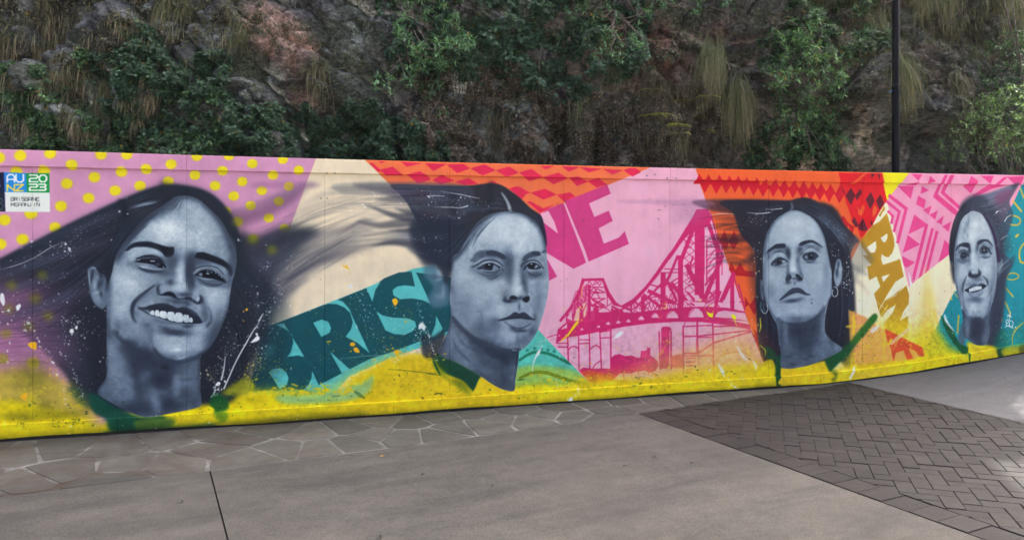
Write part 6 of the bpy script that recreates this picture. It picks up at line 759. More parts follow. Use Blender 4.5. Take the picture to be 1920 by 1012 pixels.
('p',[(7447,1407),(7474,1428),(7505,1426),(7511,1394),(7488,1373),(7457,1374)],(17,21,33),1,3.6,1,'f3'),('b',(7494,1415),(10,0),(0,-7),(162,179,197),.9,'f3'),('l',[(7425,1430),(7470,1452),(7523,1437)],[2.9,4.4,2.9],(22,28,41),.6,2.2,1,'f3'),('l',[(7453,1431),(7456,1450)],[2.9],(22,28,41),.7,.7,1,'f3'),('l',[(7478,1431),(7481,1450)],[2.9],(22,28,41),.7,.7,1,'f3'),
('l',[(7502,1431),(7506,1450)],[2.9],(22,28,41),.7,.7,1,'f3'),('l',[(7392,1350),(7441,1339),(7498,1349),(7556,1378)],[4.4,10.2,10.2,4.4],(150,169,189),.7,2.9,1,'f3'),('l',[(7713,1472),(7762,1508),(7837,1541),(7912,1541),(7971,1503),(8005,1462)],[4.4,13.3,17.7,16.2,14.7,4.4],(178,193,208),.7,4.4,1,'f3'),
('l',[(7737,1479),(7804,1530),(7879,1552),(7946,1529),(7996,1485)],[2.9,7.4,8.8,7.4,2.9],(51,62,81),.7,2.9,1,'f3'),('p',[(7771,1442),(7804,1471),(7854,1489),(7912,1493),(7954,1467),(7971,1452),(7946,1426),(7904,1404),(7854,1405),(7804,1416)],(70,84,105),1,3.7,1,'f3'),
('l',[(7769,1442),(7804,1473),(7854,1491),(7912,1494),(7958,1469),(7979,1446)],[4.4,10.3,13.3,13.3,10.3,4.4],(15,20,31),.95,2.9,1,'f3'),('p',[(7796,1448),(7827,1465),(7841,1433),(7816,1426)],(150,169,189),.8,2.9,1,'f3'),('p',[(7839,1469),(7871,1485),(7909,1478),(7912,1437),(7879,1419),(7850,1436)],(15,20,31),1,3.7,1,'f3'),('b',(7883,1465),(11,0),(0,-7),(189,203,216),.95,'f3'),
('p',[(7921,1459),(7946,1456),(7938,1437),(7917,1430)],(70,84,105),.7,3,1,'f3'),('l',[(7779,1427),(7837,1394),(7887,1390),(7954,1419)],[4.4,10.3,11.8,4.4],(39,47,66),.7,3.7,1,'f3'),('l',[(7821,1409),(7871,1401),(7921,1408)],[4.4,8.8,4.4],(162,179,197),.7,2.9,1,'f3'),('b',(7646,1311),(41,0),(0,-44),(201,213,223),.8,'f3'),('b',(7589,1246),(25,0),(0,-44),(85,101,123),.7,'f3'),
('b',(7746,1266),(25,4),(9,-43),(95,112,135),.6,'f3'),('b',(7646,1264),(38,0),(0,-22),(106,123,146),.6,'f3'),('b',(7589,1166),(41,6),(3,-17),(70,84,105),.7,'f3'),('b',(7721,1186),(41,-1),(0,-18),(80,95,117),.6,'f3'),('b',(7679,1223),(33,0),(0,-22),(106,123,146),.5,'f3'),('b',(7671,1157),(12,0),(0,-19),(90,106,129),.6,'f3'),('b',(7804,1206),(50,-1),(0,-66),(150,169,189),.4,'f3'),
('p',[(7564,1195),(7571,1232),(7589,1253),(7613,1253),(7634,1231),(7630,1209),(7605,1187),(7580,1177)],(25,31,45),.9,4.4,1,'f3'),('p',[(7679,1245),(7704,1258),(7737,1240),(7771,1207),(7762,1185),(7729,1186),(7704,1215)],(18,23,35),.95,3.7,1,'f3'),('l',[(7638,1223),(7655,1205),(7688,1208),(7713,1193)],[4.4,11.7,10.3,5.9],(39,47,66),.7,3.7,1,'f3'),
('l',[(7688,1263),(7671,1230)],[4.4,7.3],(203,215,225),.6,2.9,1,'f3'),('l',[(7560,1224),(7564,1188),(7585,1166)],[4.4,8.8,5.8],(56,67,87),.7,3.7,1,'f3'),('l',[(7746,1281),(7775,1236),(7775,1192)],[2.9,8.8,5.9],(46,56,75),.7,3.7,1,'f3'),
('p',[(7478,971),(7523,1013),(7572,1056),(7630,1095),(7679,1106),(7737,1101),(7787,1074),(7821,1044),(7875,1025),(7821,1022),(7771,1038),(7729,1053),(7671,1047),(7622,1037),(7564,1009),(7515,984)],(66,78,99),.9,4.4,1,'f3'),('l',[(7478,969),(7556,1002),(7622,1035),(7688,1053),(7737,1053),(7787,1034),(7875,1024)],[4.4,11.7,13.2,10.3,11.7,13.2,3.7],(18,23,35),.95,2.9,1,'f3'),
('p',[(7523,984),(7605,1026),(7688,1045),(7746,1042),(7804,1023),(7771,1001),(7704,992),(7630,982),(7564,976)],(150,169,189),.8,5.9,1,'f3'),('b',(7638,964),(90,7),(2,-19),(51,62,81),.75,'f3'),('b',(7737,987),(49,7),(3,-13),(95,112,135),.6,'f3'),('b',(7886,933),(8,0),(0,-7),(15,20,31),1,'f3'),('b',(7887,977),(25,-1),(0,-22),(123,141,162),.5,'f3'),
('l',[(7630,1099),(7572,1056),(7523,1013)],[2.9,5.8,2.9],(178,193,208),.5,3.7,1,'f3'),('b',(7695,771),(119,-3),(0,-42),(80,95,117),.55,'f3'),('b',(7709,841),(93,-2),(0,-59),(178,193,208),.7,'f3'),('l',[(7498,730),(7603,709),(7709,700),(7815,711),(7922,753),(8029,833),(8083,903)],[7.1,14.1,18.8,16.5,16.5,16.5,7.1],(66,78,99),.7,8.2,1,'f3'),
('l',[(7642,705),(7735,697),(7815,709)],[4.7,9.4,4.7],(178,193,208),.6,4.7,1,'f3'),('b',(7709,618),(146,-4),(0,-106),(33,41,58),.9,'f3'),('b',(7895,660),(81,-44),(-53,-80),(56,67,87),.7,'f3'),('b',(7815,497),(147,-5),(0,-71),(56,67,87),.7,'f3'),('b',(7550,658),(34,-1),(0,-70),(128,146,168),.6,'f3'),('b',(8056,655),(54,-2),(0,-130),(134,152,173),.7,'f3'),
('b',(7603,458),(79,-3),(0,-94),(95,112,135),.6,'f3'),('b',(7815,380),(160,-6),(0,-59),(80,95,117),.6,'f3'),('b',(8002,385),(81,-3),(0,-95),(106,123,146),.6,'f3'),('b',(8232,436),(89,-32),(-23,-55),(128,146,168),.7,'f3'),('b',(7709,290),(146,-6),(0,-42),(90,106,129),.6,'f3'),('b',(7511,554),(21,-1),(0,-140),(80,95,117),.6,'f3'),('b',(7949,729),(70,34),(40,-62),(80,95,117),.6,'f3'),
('b',(8137,534),(27,3),(21,-106),(80,95,117),.5,'f3'),('b',(8083,334),(94,-3),(0,-36),(123,141,162),.5,'f3'),('b',(7748,441),(32,-1),(0,-11),(36,44,62),.5,'f3'),('b',(7868,342),(35,-1),(0,-14),(36,44,62),.5,'f3'),('b',(7815,309),(40,-2),(0,-14),(36,44,62),.5,'f3'),('b',(7603,352),(26,-1),(0,-9),(36,44,62),.5,'f3'),('b',(7656,257),(34,-1),(0,-12),(36,44,62),.5,'f3'),
('b',(7563,412),(18,-1),(0,-9),(36,44,62),.5,'f3'),('b',(7855,237),(40,-2),(0,-9),(36,44,62),.5,'f3'),('m',[(7276,2208),(8354,2223),(8354,145),(7341,188)],.045,(129,129),'f3',51,12),('m',[(7276,2208),(8354,2223),(8354,145),(7341,188)],.04,(13,13),'f3',52,12),('m',[(7471,719),(8354,695),(8354,145),(7471,182)],.06,(35,35),'f3',53,12),('v','f3',1.4,168,154),
('b',(7310,1300),(33,0),(0,-218),(80,95,117),.45,'f3'),('b',(8072,1247),(42,-1),(0,-193),(92,109,132),.4,'f3'),('b',(7589,1283),(21,0),(0,-80),(72,86,107),.5,'f3'),('b',(7737,1317),(21,2),(10,-66),(80,95,117),.45,'f3'),('b',(7589,1487),(24,3),(9,-58),(48,58,77),.5,'f3'),('b',(7737,1501),(25,0),(0,-51),(60,72,92),.5,'f3'),('b',(7474,1524),(89,11),(2,-14),(72,86,107),.4,'f3'),
('b',(7871,1574),(92,0),(0,-13),(76,90,112),.4,'f3'),('b',(7646,960),(115,8),(2,-18),(60,72,92),.5,'f3'),('b',(7671,1157),(13,0),(0,-25),(80,95,117),.5,'f3'),('b',(7482,1342),(82,-1),(0,-12),(80,95,117),.4,'f3'),('b',(7879,1382),(75,-1),(0,-10),(80,95,117),.4,'f3'),('b',(7376,1082),(49,-1),(0,-102),(92,109,132),.4,'f3'),('b',(7638,1370),(21,0),(0,-88),(176,191,206),.5,'f3'),
('b',(7646,1297),(28,0),(0,-19),(185,199,212),.6,'f3'),('b',(7638,1707),(149,0),(0,-59),(166,183,200),.35,'f3'),('b',(7938,1249),(84,-1),(0,-81),(148,167,187),.35,'f3'),('b',(7671,1011),(66,7),(2,-10),(152,171,191),.5,'f3'),('b',(7425,1270),(57,-1),(0,-58),(148,167,187),.35,'f3'),('b',(8063,643),(67,-2),(0,-178),(120,138,159),.5,'f3'),('b',(7563,611),(39,-1),(0,-117),(111,128,150),.5,'f3'),
('b',(7603,434),(92,-3),(0,-105),(97,114,137),.45,'f3'),('b',(7989,385),(121,-4),(0,-83),(106,123,146),.45,'f3'),('b',(8232,430),(104,-30),(-17,-52),(120,138,159),.5,'f3'),('b',(7735,289),(159,-6),(0,-35),(97,114,137),.4,'f3'),('l',[(7771,1251),(7837,1147),(7887,1028)],[2.9,11.8,4.4],(106,123,146),.35,7.4,1,'f3'),('y',[(7408,1161),(7327,1141)],12,44,1.2,(72,86,107),.5,'f3',54,1.6),
('p',[(8211,1405),(8244,1422),(8269,1382),(8282,1291),(8276,1201),(8250,1133),(8211,1105),(8186,1157),(8173,1225),(8186,1315)],(139,158,179),1,4.5,1,_,'ear3'),('b',(8231,1360),(15,0),(0,-45),(36,44,62),.8,'ear3'),('b',(8211,1269),(18,0),(0,-45),(33,41,58),.8,'ear3'),('b',(8250,1314),(13,0),(0,-45),(173,189,204),.7,'ear3'),('b',(8231,1179),(26,0),(0,-34),(162,179,197),.6,'ear3'),
('b',(8218,1235),(13,0),(0,-34),(106,123,146),.6,'ear3'),('v','ear3',1.3,150,140),('l',[(8173,1106),(8205,1100),(8224,1060),(8211,1009),(8173,999),(8153,1033),(8162,1078)],[7.9],(195,208,219),.95,0,1),('l',[(8175,1089),(8198,1083),(8209,1049)],[4.5],(56,67,87),.8,0,1),('l',[(7266,873),(7291,834),(7328,839),(7346,883),(7334,927)],[7.7],(206,218,226),.9,0,1),
('l',[(7266,961),(7254,907),(7272,851)],[11],(110,180,206),.55,3.3,1),('p',[(7254,1193),(7291,1170),(7303,1060),(7291,972),(7260,1017)],(95,112,135),.8,6.6,1),('b',(7278,1104),(12,0),(0,-44),(33,41,58),.7),('l',[(7627,2055),(7645,1999),(7614,1955)],[15.6,33.4,15.6],(120,136,158),.6,7.8,1),
('h',[(7652,2044),(7778,2045),(7930,1946)],[(7664,1966),(7803,1956),(7930,1878)],30,4.5,(60,74,98),.5,_,55,.03,0,.5,(16,20,30)),('l',[(7702,2098),(7828,2107),(7955,2069),(8032,2002)],[1.1,2.2,2.2,1.1],(20,20,28),.8,0,1),('y',[(7082,1863),(7229,1886),(7402,1909)],110,37,2.2,(232,236,240),.85,_,56,1.6),('l',[(7082,1937),(7204,1928),(7291,1930),(7365,1939)],[3.3,7.7,8.8,9.9],(216,222,228),.9,0,1),
('l',[(7315,1975),(7402,1973),(7520,1985)],[3.3,6.6,8.8],(216,222,228),.85,0,1),('y',[(6683,2035),(6900,1950),(7082,1743)],90,65,2,(236,232,230),.8,_,57,1.6),('l',[(6635,1905),(6779,1922),(6924,1919)],[3.3,7.6,4.3],(220,218,222),.85,0,1),('y',[(7155,1677),(7217,1501),(7192,1391)],90,37,2,(226,232,236),.85,_,58,1.6),('y',[(8032,1879),(8211,1744),(8418,1562)],150,32,2.3,(222,228,236),.85,_,59,1.6),
('y',[(8147,1586),(8211,1473),(8418,1358)],50,34,2.7,(230,234,240),.9,_,60,1.6),('y',[(8289,1302),(8353,1245)],30,18,2.9,(236,240,244),.9,_,61,1.6),('y',[(8340,1132),(8392,1108)],26,16,2.5,(236,240,244),.9,_,62,1.6),
('p',[(10002,2099),(10083,2143),(10267,2188),(10473,2252),(10608,2307),(10660,2290),(10587,2174),(10535,2077),(10587,1936),(10535,1760),(10473,1637),(10432,1496),(10577,1355),(10473,1144),(10432,1057),(10370,970),(10360,532),(10206,396),(10206,1585),(10063,1968)],(60,70,92),.85,7.9,1),
('p',[(10043,2125),(10267,2197),(10535,2279),(10577,2253),(10473,2164),(10267,2075),(10124,2021),(10002,2038)],(110,120,148),.7,12.3,1),('p',[(10329,2163),(10535,2235),(10556,2183),(10473,2085),(10350,2058)],(128,62,104),.6,10.5,1),('p',[(10391,1374),(10473,1338),(10556,1425),(10618,1442),(10577,1319),(10473,1232),(10401,1101),(10380,970),(10432,881),(10350,532),(10329,1058)],(44,62,80),.7,15.8,1),
('b',(10329,1909),(84,34),(87,-158),(54,62,82),.7),('b',(10453,1672),(87,27),(49,-116),(50,60,78),.6),('b',(10165,2039),(111,45),(13,-24),(140,150,170),.5),('b',(10504,1531),(62,0),(0,-79),(40,56,70),.5),
('p',[(9997,2116),(10007,2099),(10002,2020),(9982,1968),(9900,1907),(9850,1828),(9819,1742),(9789,1638),(9774,1534),(9764,1361),(9749,1318),(9719,1361),(9704,1431),(9698,1517),(9709,1638),(9739,1794),(9789,1915),(9860,2011),(9941,2089)],(24,30,44),.97,2.6,1),
('p',[(9849,2036),(10010,2157),(10217,2121),(10380,1881),(10470,1500),(10484,1055),(10425,611),(10350,296),(10217,364),(10291,1058),(10261,1691),(10143,1943),(9922,1942)],(46,54,74),.92,19,1),('p',[(9732,1504),(9761,1754),(9849,2005),(9937,2037),(9820,1754),(9791,1190),(9761,1128),(9725,1285)],(26,32,46),.95,12.5,1),
('h',[(9941,2081),(9860,1993),(9779,1863),(9719,1638)],[(10002,1985),(9890,1898),(9830,1776),(9779,1534)],30,4.3,(84,110,130),.5,_,63,.06,0,.5,(14,18,28)),('p',[(10165,1952),(10226,1908),(10288,1803),(10339,1690),(10375,1567),(10396,1409),(10380,1321),(10360,1356),(10339,1514),(10309,1637),(10257,1777),(10206,1882)],(46,28,66),.85,5.3,1),
('l',[(10206,1934),(10288,1821),(10360,1672),(10391,1514)],[12.3,17.5,17.5,12.3],(96,130,136),.4,6.1,1),('h',[(10022,2099),(10206,2144),(10473,2235)],[(10083,1986),(10267,1987),(10515,2077)],36,4.4,(150,164,184),.35,_,64,.03,0,.5,(40,48,70)),('h',[(10206,1934),(10329,1830),(10473,1777)],[(10350,1637),(10432,1654),(10577,1707)],26,5.3,(120,136,160),.35,_,65,.03,0,.5,(30,36,54)),
('p',[(9961,1946),(10002,1972),(10063,1967),(10134,1943),(10196,1873),(10257,1777),(10309,1654),(10339,1514),(10360,1356),(10360,1198),(10344,1058),(10314,936),(10273,832),(10257,709),(10257,534),(10237,456),(10206,396),(10124,385),(10043,401),(9961,455),(9905,492),(9890,562),(9890,666),(9860,840),(9809,997),(9774,1153),(9764,1361),(9774,1534),(9799,1672),(9845,1820),(9900,1907)],(172,188,204),1,.9,1,_,'f4'),
('p',[(9858,796),(9945,745),(10018,694),(10105,679),(10192,702),(10280,838),(10339,912),(10339,310),(9844,326)],(99,117,139),1,8.7,1,'f4'),('p',[(9815,500),(9873,635),(9916,547),(9909,411),(9829,438)],(74,89,110),.8,7.4,1,'f4'),('b',(10083,1820),(133,0),(0,-96),(205,217,226),.9,'f4'),('b',(10012,1672),(61,0),(0,-96),(205,217,226),.8,'f4'),('b',(9921,1811),(51,0),(0,-78),(172,188,204),.6,'f4'),
('b',(10186,1707),(82,0),(0,-96),(183,197,211),.6,'f4'),('b',(9880,1273),(91,-1),(0,-95),(189,202,215),.8,'f4'),('b',(10206,1287),(92,-1),(0,-87),(194,207,219),.8,'f4'),('b',(10267,1322),(51,0),(0,-105),(177,193,207),.6,'f4'),('b',(10022,1411),(35,0),(0,-104),(205,217,226),.8,'f4'),('b',(10083,905),(82,-1),(0,-61),(177,193,207),.8,'f4'),('b',(10022,837),(61,-1),(0,-52),(155,173,192),.5,'f4'),
('b',(9850,1412),(51,0),(0,-87),(166,183,200),.6,'f4'),('l',[(9850,1820),(9819,1724),(9794,1603),(9781,1413),(9774,1240),(9809,1040),(9860,857)],[13.9,20.8,22.5,20.8,22.5,26,17.3],(70,83,104),.55,8.7,1,'f4'),('l',[(10175,1908),(10257,1777),(10314,1637),(10350,1497),(10365,1321),(10360,1190),(10339,1041),(10298,910)],[8.8,17.5,22.8,21,15.8,17.5,22.8,17.5],(74,89,110),.55,7.9,1,'f4'),
('b',(9941,1811),(26,0),(0,-43),(111,128,150),.5,'f4'),('b',(9911,1742),(16,0),(0,-35),(111,128,150),.5,'f4'),('b',(9961,1864),(14,0),(0,-43),(111,128,150),.5,'f4'),('b',(9946,1690),(12,0),(0,-26),(111,128,150),.5,'f4'),('p',[(9785,1498),(9798,1543),(9833,1576),(9885,1594),(9963,1587),(9972,1553),(9911,1550),(9850,1557),(9811,1528)],(33,40,57),.9,4.5,1,'f4'),
('p',[(10085,1594),(10112,1624),(10173,1637),(10234,1631),(10269,1601),(10305,1548),(10261,1586),(10217,1612),(10155,1609),(10103,1579)],(36,44,61),.9,4.5,1,'f4'),('p',[(9885,1594),(9963,1594),(9976,1542),(9920,1550)],(25,31,45),.7,6,1,'f4'),('p',[(10085,1601),(10138,1631),(10190,1631),(10155,1601),(10094,1571)],(30,37,53),.6,6,1,'f4'),('b',(9972,1512),(23,0),(0,-60),(46,55,74),.75,'f4'),
('b',(9824,1513),(31,0),(0,-45),(111,128,150),.6,'f4'),('b',(10085,1549),(26,-3),(-11,-67),(74,89,110),.7,'f4'),('b',(10173,1579),(53,0),(0,-19),(99,117,139),.6,'f4'),('b',(10261,1541),(35,0),(0,-45),(99,117,139),.6,'f4'),('b',(9894,1393),(60,9),(5,-22),(94,111,134),.7,'f4'),('b',(10190,1436),(61,0),(0,-18),(99,117,139),.7,'f4'),('b',(9824,1401),(27,19),(17,-17),(89,105,128),.5,'f4'),
('b',(9963,1408),(26,0),(0,-45),(111,128,150),.5,'f4'),('b',(10103,1437),(17,0),(0,-60),(138,157,178),.5,'f4'),('b',(10269,1473),(23,-11),(-11,-16),(84,100,122),.5,'f4'),('l',[(9815,1446),(9850,1498),(9902,1516),(9946,1490),(9968,1438)],[4.5,10.4,11.9,11.9,6],(41,50,69),.8,3.7,1,'f4'),
('p',[(9842,1431),(9859,1461),(9889,1479),(9924,1471),(9954,1441),(9933,1419),(9898,1410),(9863,1412)],(94,111,134),.95,3.7,1,'f4'),('p',[(9859,1438),(9869,1468),(9898,1479),(9924,1468),(9924,1434),(9901,1414),(9872,1417)],(27,34,49),1,3.7,1,'f4'),('b',(9889,1457),(9,0),(0,-7),(180,195,209),.9,'f4'),('l',[(9850,1476),(9889,1496),(9928,1483),(9963,1438)],[6,10.4,10.4,6],(19,24,37),.9,3,1,'f4'),
('l',[(9850,1409),(9894,1393),(9937,1412)],[4.5,7.4,4.5],(60,72,92),.7,3,1,'f4'),('l',[(9833,1379),(9894,1356),(9954,1393)],[4.5,13.4,4.5],(74,89,110),.6,5.2,1,'f4'),('l',[(10112,1497),(10138,1545),(10182,1556),(10234,1534),(10261,1481)],[4.5,10.5,12,10.5,6],(39,47,65),.8,3.7,1,'f4'),
('p',[(10116,1478),(10142,1515),(10177,1530),(10226,1519),(10245,1488),(10208,1472),(10164,1468)],(99,117,139),.95,3.7,1,'f4'),('p',[(10142,1500),(10155,1528),(10199,1530),(10219,1507),(10212,1480),(10173,1472),(10147,1480)],(29,35,51),1,3.7,1,'f4'),('p',[(10168,1520),(10187,1520),(10187,1502),(10171,1499)],(208,219,228),.8,3,1,'f4'),
('l',[(10129,1530),(10173,1552),(10226,1537),(10261,1488),(10287,1458)],[4.5,10.5,10.5,10.5,4.5],(19,24,37),.9,3,1,'f4'),('l',[(10120,1467),(10173,1457),(10234,1470)],[4.5,7.5,4.5],(50,61,80),.7,3,1,'f4'),('l',[(10138,1433),(10199,1417),(10261,1440)],[4.5,13.5,4.5],(74,89,110),.6,5.2,1,'f4'),('b',(10050,1333),(35,0),(0,-67),(200,212,222),.6,'f4'),
('b',(10015,1273),(52,-1),(0,-22),(155,173,192),.6,'f4'),('b',(9981,1244),(23,0),(0,-30),(55,66,86),.7,'f4'),('b',(10042,1213),(52,-1),(0,-22),(46,55,74),.8,'f4'),('b',(10112,1242),(23,0),(0,-30),(50,61,80),.8,'f4'),('b',(10077,1175),(70,-1),(0,-30),(105,122,145),.6,'f4'),('b',(10068,1138),(52,-1),(0,-22),(144,163,183),.6,'f4'),('b',(9937,1334),(26,0),(0,-22),(133,151,172),.4,'f4'),
('b',(9989,1109),(61,-1),(0,-30),(111,128,150),.6,'f4'),('p',[(9959,1214),(9972,1244),(9998,1247),(10007,1228),(10033,1213),(10085,1228),(10107,1257),(10125,1242),(10120,1212),(10085,1190),(10024,1184),(9981,1195)],(25,31,45),.9,4.5,1,'f4'),('l',[(10098,1295),(10103,1250)],[6,4.5],(16,21,33),.9,1.5,1,'f4'),('b',(10085,1246),(9,0),(0,-13),(194,207,219),.7,'f4'),
('b',(10024,1251),(26,0),(0,-13),(189,202,215),.6,'f4'),('l',[(9937,1214),(9911,1155),(9889,1111),(9881,1059),(9889,1007)],[4.5,13.4,17.9,17.9,6],(41,50,69),.75,5.2,1,'f4'),('l',[(10155,1212),(10199,1174),(10226,1136),(10226,1091)],[4.5,15,19.5,7.5],(41,50,69),.75,5.2,1,'f4'),('l',[(10278,1165),(10287,1090),(10261,1016),(10226,956)],[4.5,15,18,7.5],(111,128,150),.5,6.8,1,'f4'),
('l',[(9859,1059),(9868,992),(9902,947)],[4.5,11.9,6],(111,128,150),.5,6,1,'f4'),('p',[(9911,1043),(9954,1065),(10015,1083),(10077,1086),(10147,1111),(10199,1099),(10208,1084),(10164,1055),(10120,1033),(10050,1015),(9989,1012),(9937,1024)],(19,24,37),.96,3,1,'f4'),
('p',[(9954,1058),(9998,1094),(10050,1116),(10085,1108),(10138,1122),(10190,1103),(10147,1100),(10077,1082),(10015,1078)],(84,100,122),.7,6,1,'f4'),('p',[(9970,1055),(9985,1059),(10000,1055),(9998,1022),(9985,1018),(9972,1021)],(214,218,226),.97,1.1,1,'f4'),('p',[(9998,1067),(10014,1072),(10029,1067),(10028,1028),(10014,1024),(10000,1027)],(214,218,226),.97,1.1,1,'f4'),
('p',[(10029,1078),(10046,1082),(10063,1078),(10062,1034),(10046,1030),(10030,1033)],(214,218,226),.97,1.1,1,'f4'),('p',[(10063,1082),(10080,1086),(10097,1082),(10095,1041),(10080,1037),(10065,1040)],(214,218,226),.97,1.1,1,'f4'),('p',[(10097,1082),(10110,1087),(10123,1082),(10121,1046),(10110,1042),(10098,1045)],(214,218,226),.97,1.1,1,'f4'),
('p',[(10121,1081),(10133,1085),(10144,1080),(10142,1050),(10133,1046),(10123,1049)],(214,218,226),.97,1.1,1,'f4'),('p',[(9946,1017),(10015,1006),(10094,1014),(10164,1040),(10190,1047),(10155,1010),(10085,981),(10015,978),(9963,998)],(144,163,183),.8,5.2,1,'f4'),('l',[(9954,998),(10024,963),(10103,973),(10173,1017)],[4.5,13.4,13.4,4.5],(65,77,98),.6,6,1,'f4'),
('b',(10050,937),(61,-1),(0,-18),(111,128,150),.6,'f4'),('b',(10061,917),(102,-2),(0,-32),(89,105,128),.7,'f4'),('b',(10032,830),(73,-1),(0,-62),(189,202,215),.8,'f4'),('b',(10192,839),(58,-1),(0,-75),(166,183,200),.5,'f4'),('b',(10076,711),(73,-2),(0,-20),(79,94,116),.6,'f4'),('l',[(9974,744),(10032,696),(10105,682),(10178,702),(10222,764)],[7.5,12.5,17.4,14.9,7.5],(55,66,86),.7,7.5,1,'f4'),
('l',[(10032,693),(10105,679),(10149,690)],[3.7,8.7,3.7],(194,207,219),.6,3.7,1,'f4'),('l',[(9887,944),(9902,845),(9959,745)],[9.9,27.3,12.4],(74,89,110),.6,11.2,1,'f4'),('l',[(10280,1000),(10266,888),(10222,776)],[10,32.5,17.5],(84,100,122),.6,11.2,1,'f4'),('b',(10090,617),(87,-2),(0,-87),(30,37,53),.9,'f4'),('b',(10047,494),(87,-2),(0,-112),(50,61,80),.8,'f4'),
('b',(9945,596),(43,-1),(0,-137),(122,140,161),.7,'f4'),('b',(10222,639),(44,-1),(0,-150),(99,117,139),.7,'f4'),('b',(10295,612),(38,-1),(0,-163),(41,50,69),.8,'f4'),('b',(10192,465),(58,-2),(0,-100),(111,128,150),.7,'f4'),('b',(9988,408),(73,-2),(0,-50),(111,128,150),.6,'f4'),('b',(10119,380),(35,-1),(0,-50),(39,47,65),.7,'f4'),('b',(9858,499),(43,-1),(0,-62),(74,89,110),.6,'f4'),
('b',(9887,746),(23,-1),(0,-74),(70,83,104),.6,'f4'),('m',[(9700,2182),(10427,2190),(10427,308),(9700,331)],.05,(87,87),'f4',66,10),('m',[(9700,2182),(10427,2190),(10427,308),(9700,331)],.04,(14,14),'f4',67,10),('v','f4',1.4,172,154),('l',[(9837,1442),(9872,1474),(9920,1475),(9968,1434)],[4.5,14.9,14.9,6],(19,24,36),.9,3,1,'f4'),
('l',[(10110,1491),(10142,1525),(10190,1535),(10239,1522),(10268,1477)],[4.5,13.5,15,13.5,4.5],(19,24,36),.9,3,1,'f4'),('b',(9798,1320),(35,0),(0,-149),(72,86,107),.5,'f4'),('b',(10313,1270),(35,0),(0,-180),(80,95,117),.45,'f4'),('b',(9963,1378),(26,0),(0,-60),(80,95,117),.45,'f4'),('b',(10077,1168),(79,-1),(0,-19),(72,86,107),.5,'f4'),('b',(9894,1126),(22,-5),(-19,-65),(64,77,97),.5,'f4'),
('b',(10226,1136),(20,4),(17,-58),(64,77,97),.5,'f4'),('b',(10278,1060),(35,-6),(-18,-88),(76,90,112),.5,'f4'),('b',(9859,1022),(35,-1),(0,-89),(76,90,112),.5,'f4'),('b',(10059,944),(87,-2),(0,-15),(68,81,102),.5,'f4'),('b',(9902,1379),(68,10),(2,-10),(72,86,107),.5,'f4'),('b',(10199,1429),(70,0),(0,-9),(76,90,112),.5,'f4'),('b',(10042,1377),(23,0),(0,-97),(176,191,206),.5,'f4'),
('b',(10033,1258),(30,0),(0,-13),(180,195,209),.5,'f4'),('b',(9876,1245),(52,-1),(0,-60),(162,179,197),.4,'f4'),('b',(10226,1256),(44,0),(0,-52),(166,183,200),.4,'f4'),('b',(10068,974),(52,-1),(0,-7),(157,175,194),.5,'f4'),('b',(9938,584),(43,-1),(0,-137),(115,133,155),.5,'f4'),('b',(10222,589),(41,-1),(0,-150),(97,114,137),.5,'f4'),('b',(10192,452),(58,-2),(0,-87),(101,119,141),.45,'f4'),
('b',(10003,420),(73,-2),(0,-62),(101,119,141),.4,'f4'),('p',[(9764,1413),(9759,1344),(9729,1379),(9719,1430),(9739,1465)],(40,40,58),.7,4.3,1),('l',[(9719,1387),(9739,1353),(9754,1326)],[6.9,10.4,5.2],(190,170,190),.6,3.5,1),('p',[(10360,1356),(10401,1365),(10432,1408),(10442,1356),(10411,1268),(10370,1233)],(144,163,183),.6,7,1),
('l',[(10370,1251),(10422,1321),(10535,1408)],[8.8,21.1,5.3],(166,183,200),.6,7,1),('l',[(10360,1181),(10432,1268),(10556,1355)],[12.3,22.9,5.3],(144,163,183),.5,8.8,1),('y',[(10309,1917),(10401,1979),(10473,2006)],70,14,1.9,(230,236,240),.9,_,68,1.6),('l',[(10339,1944),(10360,1968),(10391,1977)],[10.5,12.3,3.5],(236,240,244),.95,0,1),
('l',[(10463,1848),(10504,1901),(10566,1932)],[10.6,8.8,2.6],(236,240,244),.95,0,1),('y',[(10370,1847),(10411,1707),(10370,1584)],70,39,1.8,(220,228,234),.85,_,69,1.6),('l',[(10401,1628),(10453,1663),(10515,1689)],[3.5,7,3.5],(214,222,230),.8,0,1),('y',[(10432,1531),(10535,1601),(10577,1425)],110,53,1.8,(216,224,230),.8,_,70,1.6),
('y',[(10226,2083),(10329,2119),(10453,2164)],40,18,1.4,(206,214,226),.7,_,71,1.6),('y',[(10556,1980),(10577,1742),(10515,1672)],70,53,1.6,(150,200,206),.6,_,72,1.6),('p',[(-863,603),(-224,564),(152,586),(346,529),(504,430),(624,285),(746,94),(746,-227),(-863,-154)],(190,178,30),.72,35.5,1,'-f1+-f2+-f3+-f4'),
('p',[(-863,309),(0,330),(307,254),(584,152),(786,17),(1035,24),(1333,48),(1729,113),(1864,258),(2186,262),(2760,201),(3057,147),(3886,69),(4542,180),(5258,152),(7278,168),(8425,179),(9270,282),(10589,340),(12906,623),(12906,-1378),(-863,-238)],(228,206,14),.96,20.7,1,'-f1+-f2+-f3+-f4'),
('p',[(2760,166),(2858,326),(3057,426),(3310,526),(3569,529),(3832,387),(4101,162),(4430,116),(4542,-24),(2760,41)],(228,196,20),.97,20.7,1,'-f1+-f2+-f3+-f4'),('p',[(1955,267),(2186,286),(2566,228),(2858,386),(3158,513),(3362,544),(3057,274),(2858,84),(2001,94)],(228,206,14),.55,44.9,1,'-f1+-f2+-f3+-f4'),
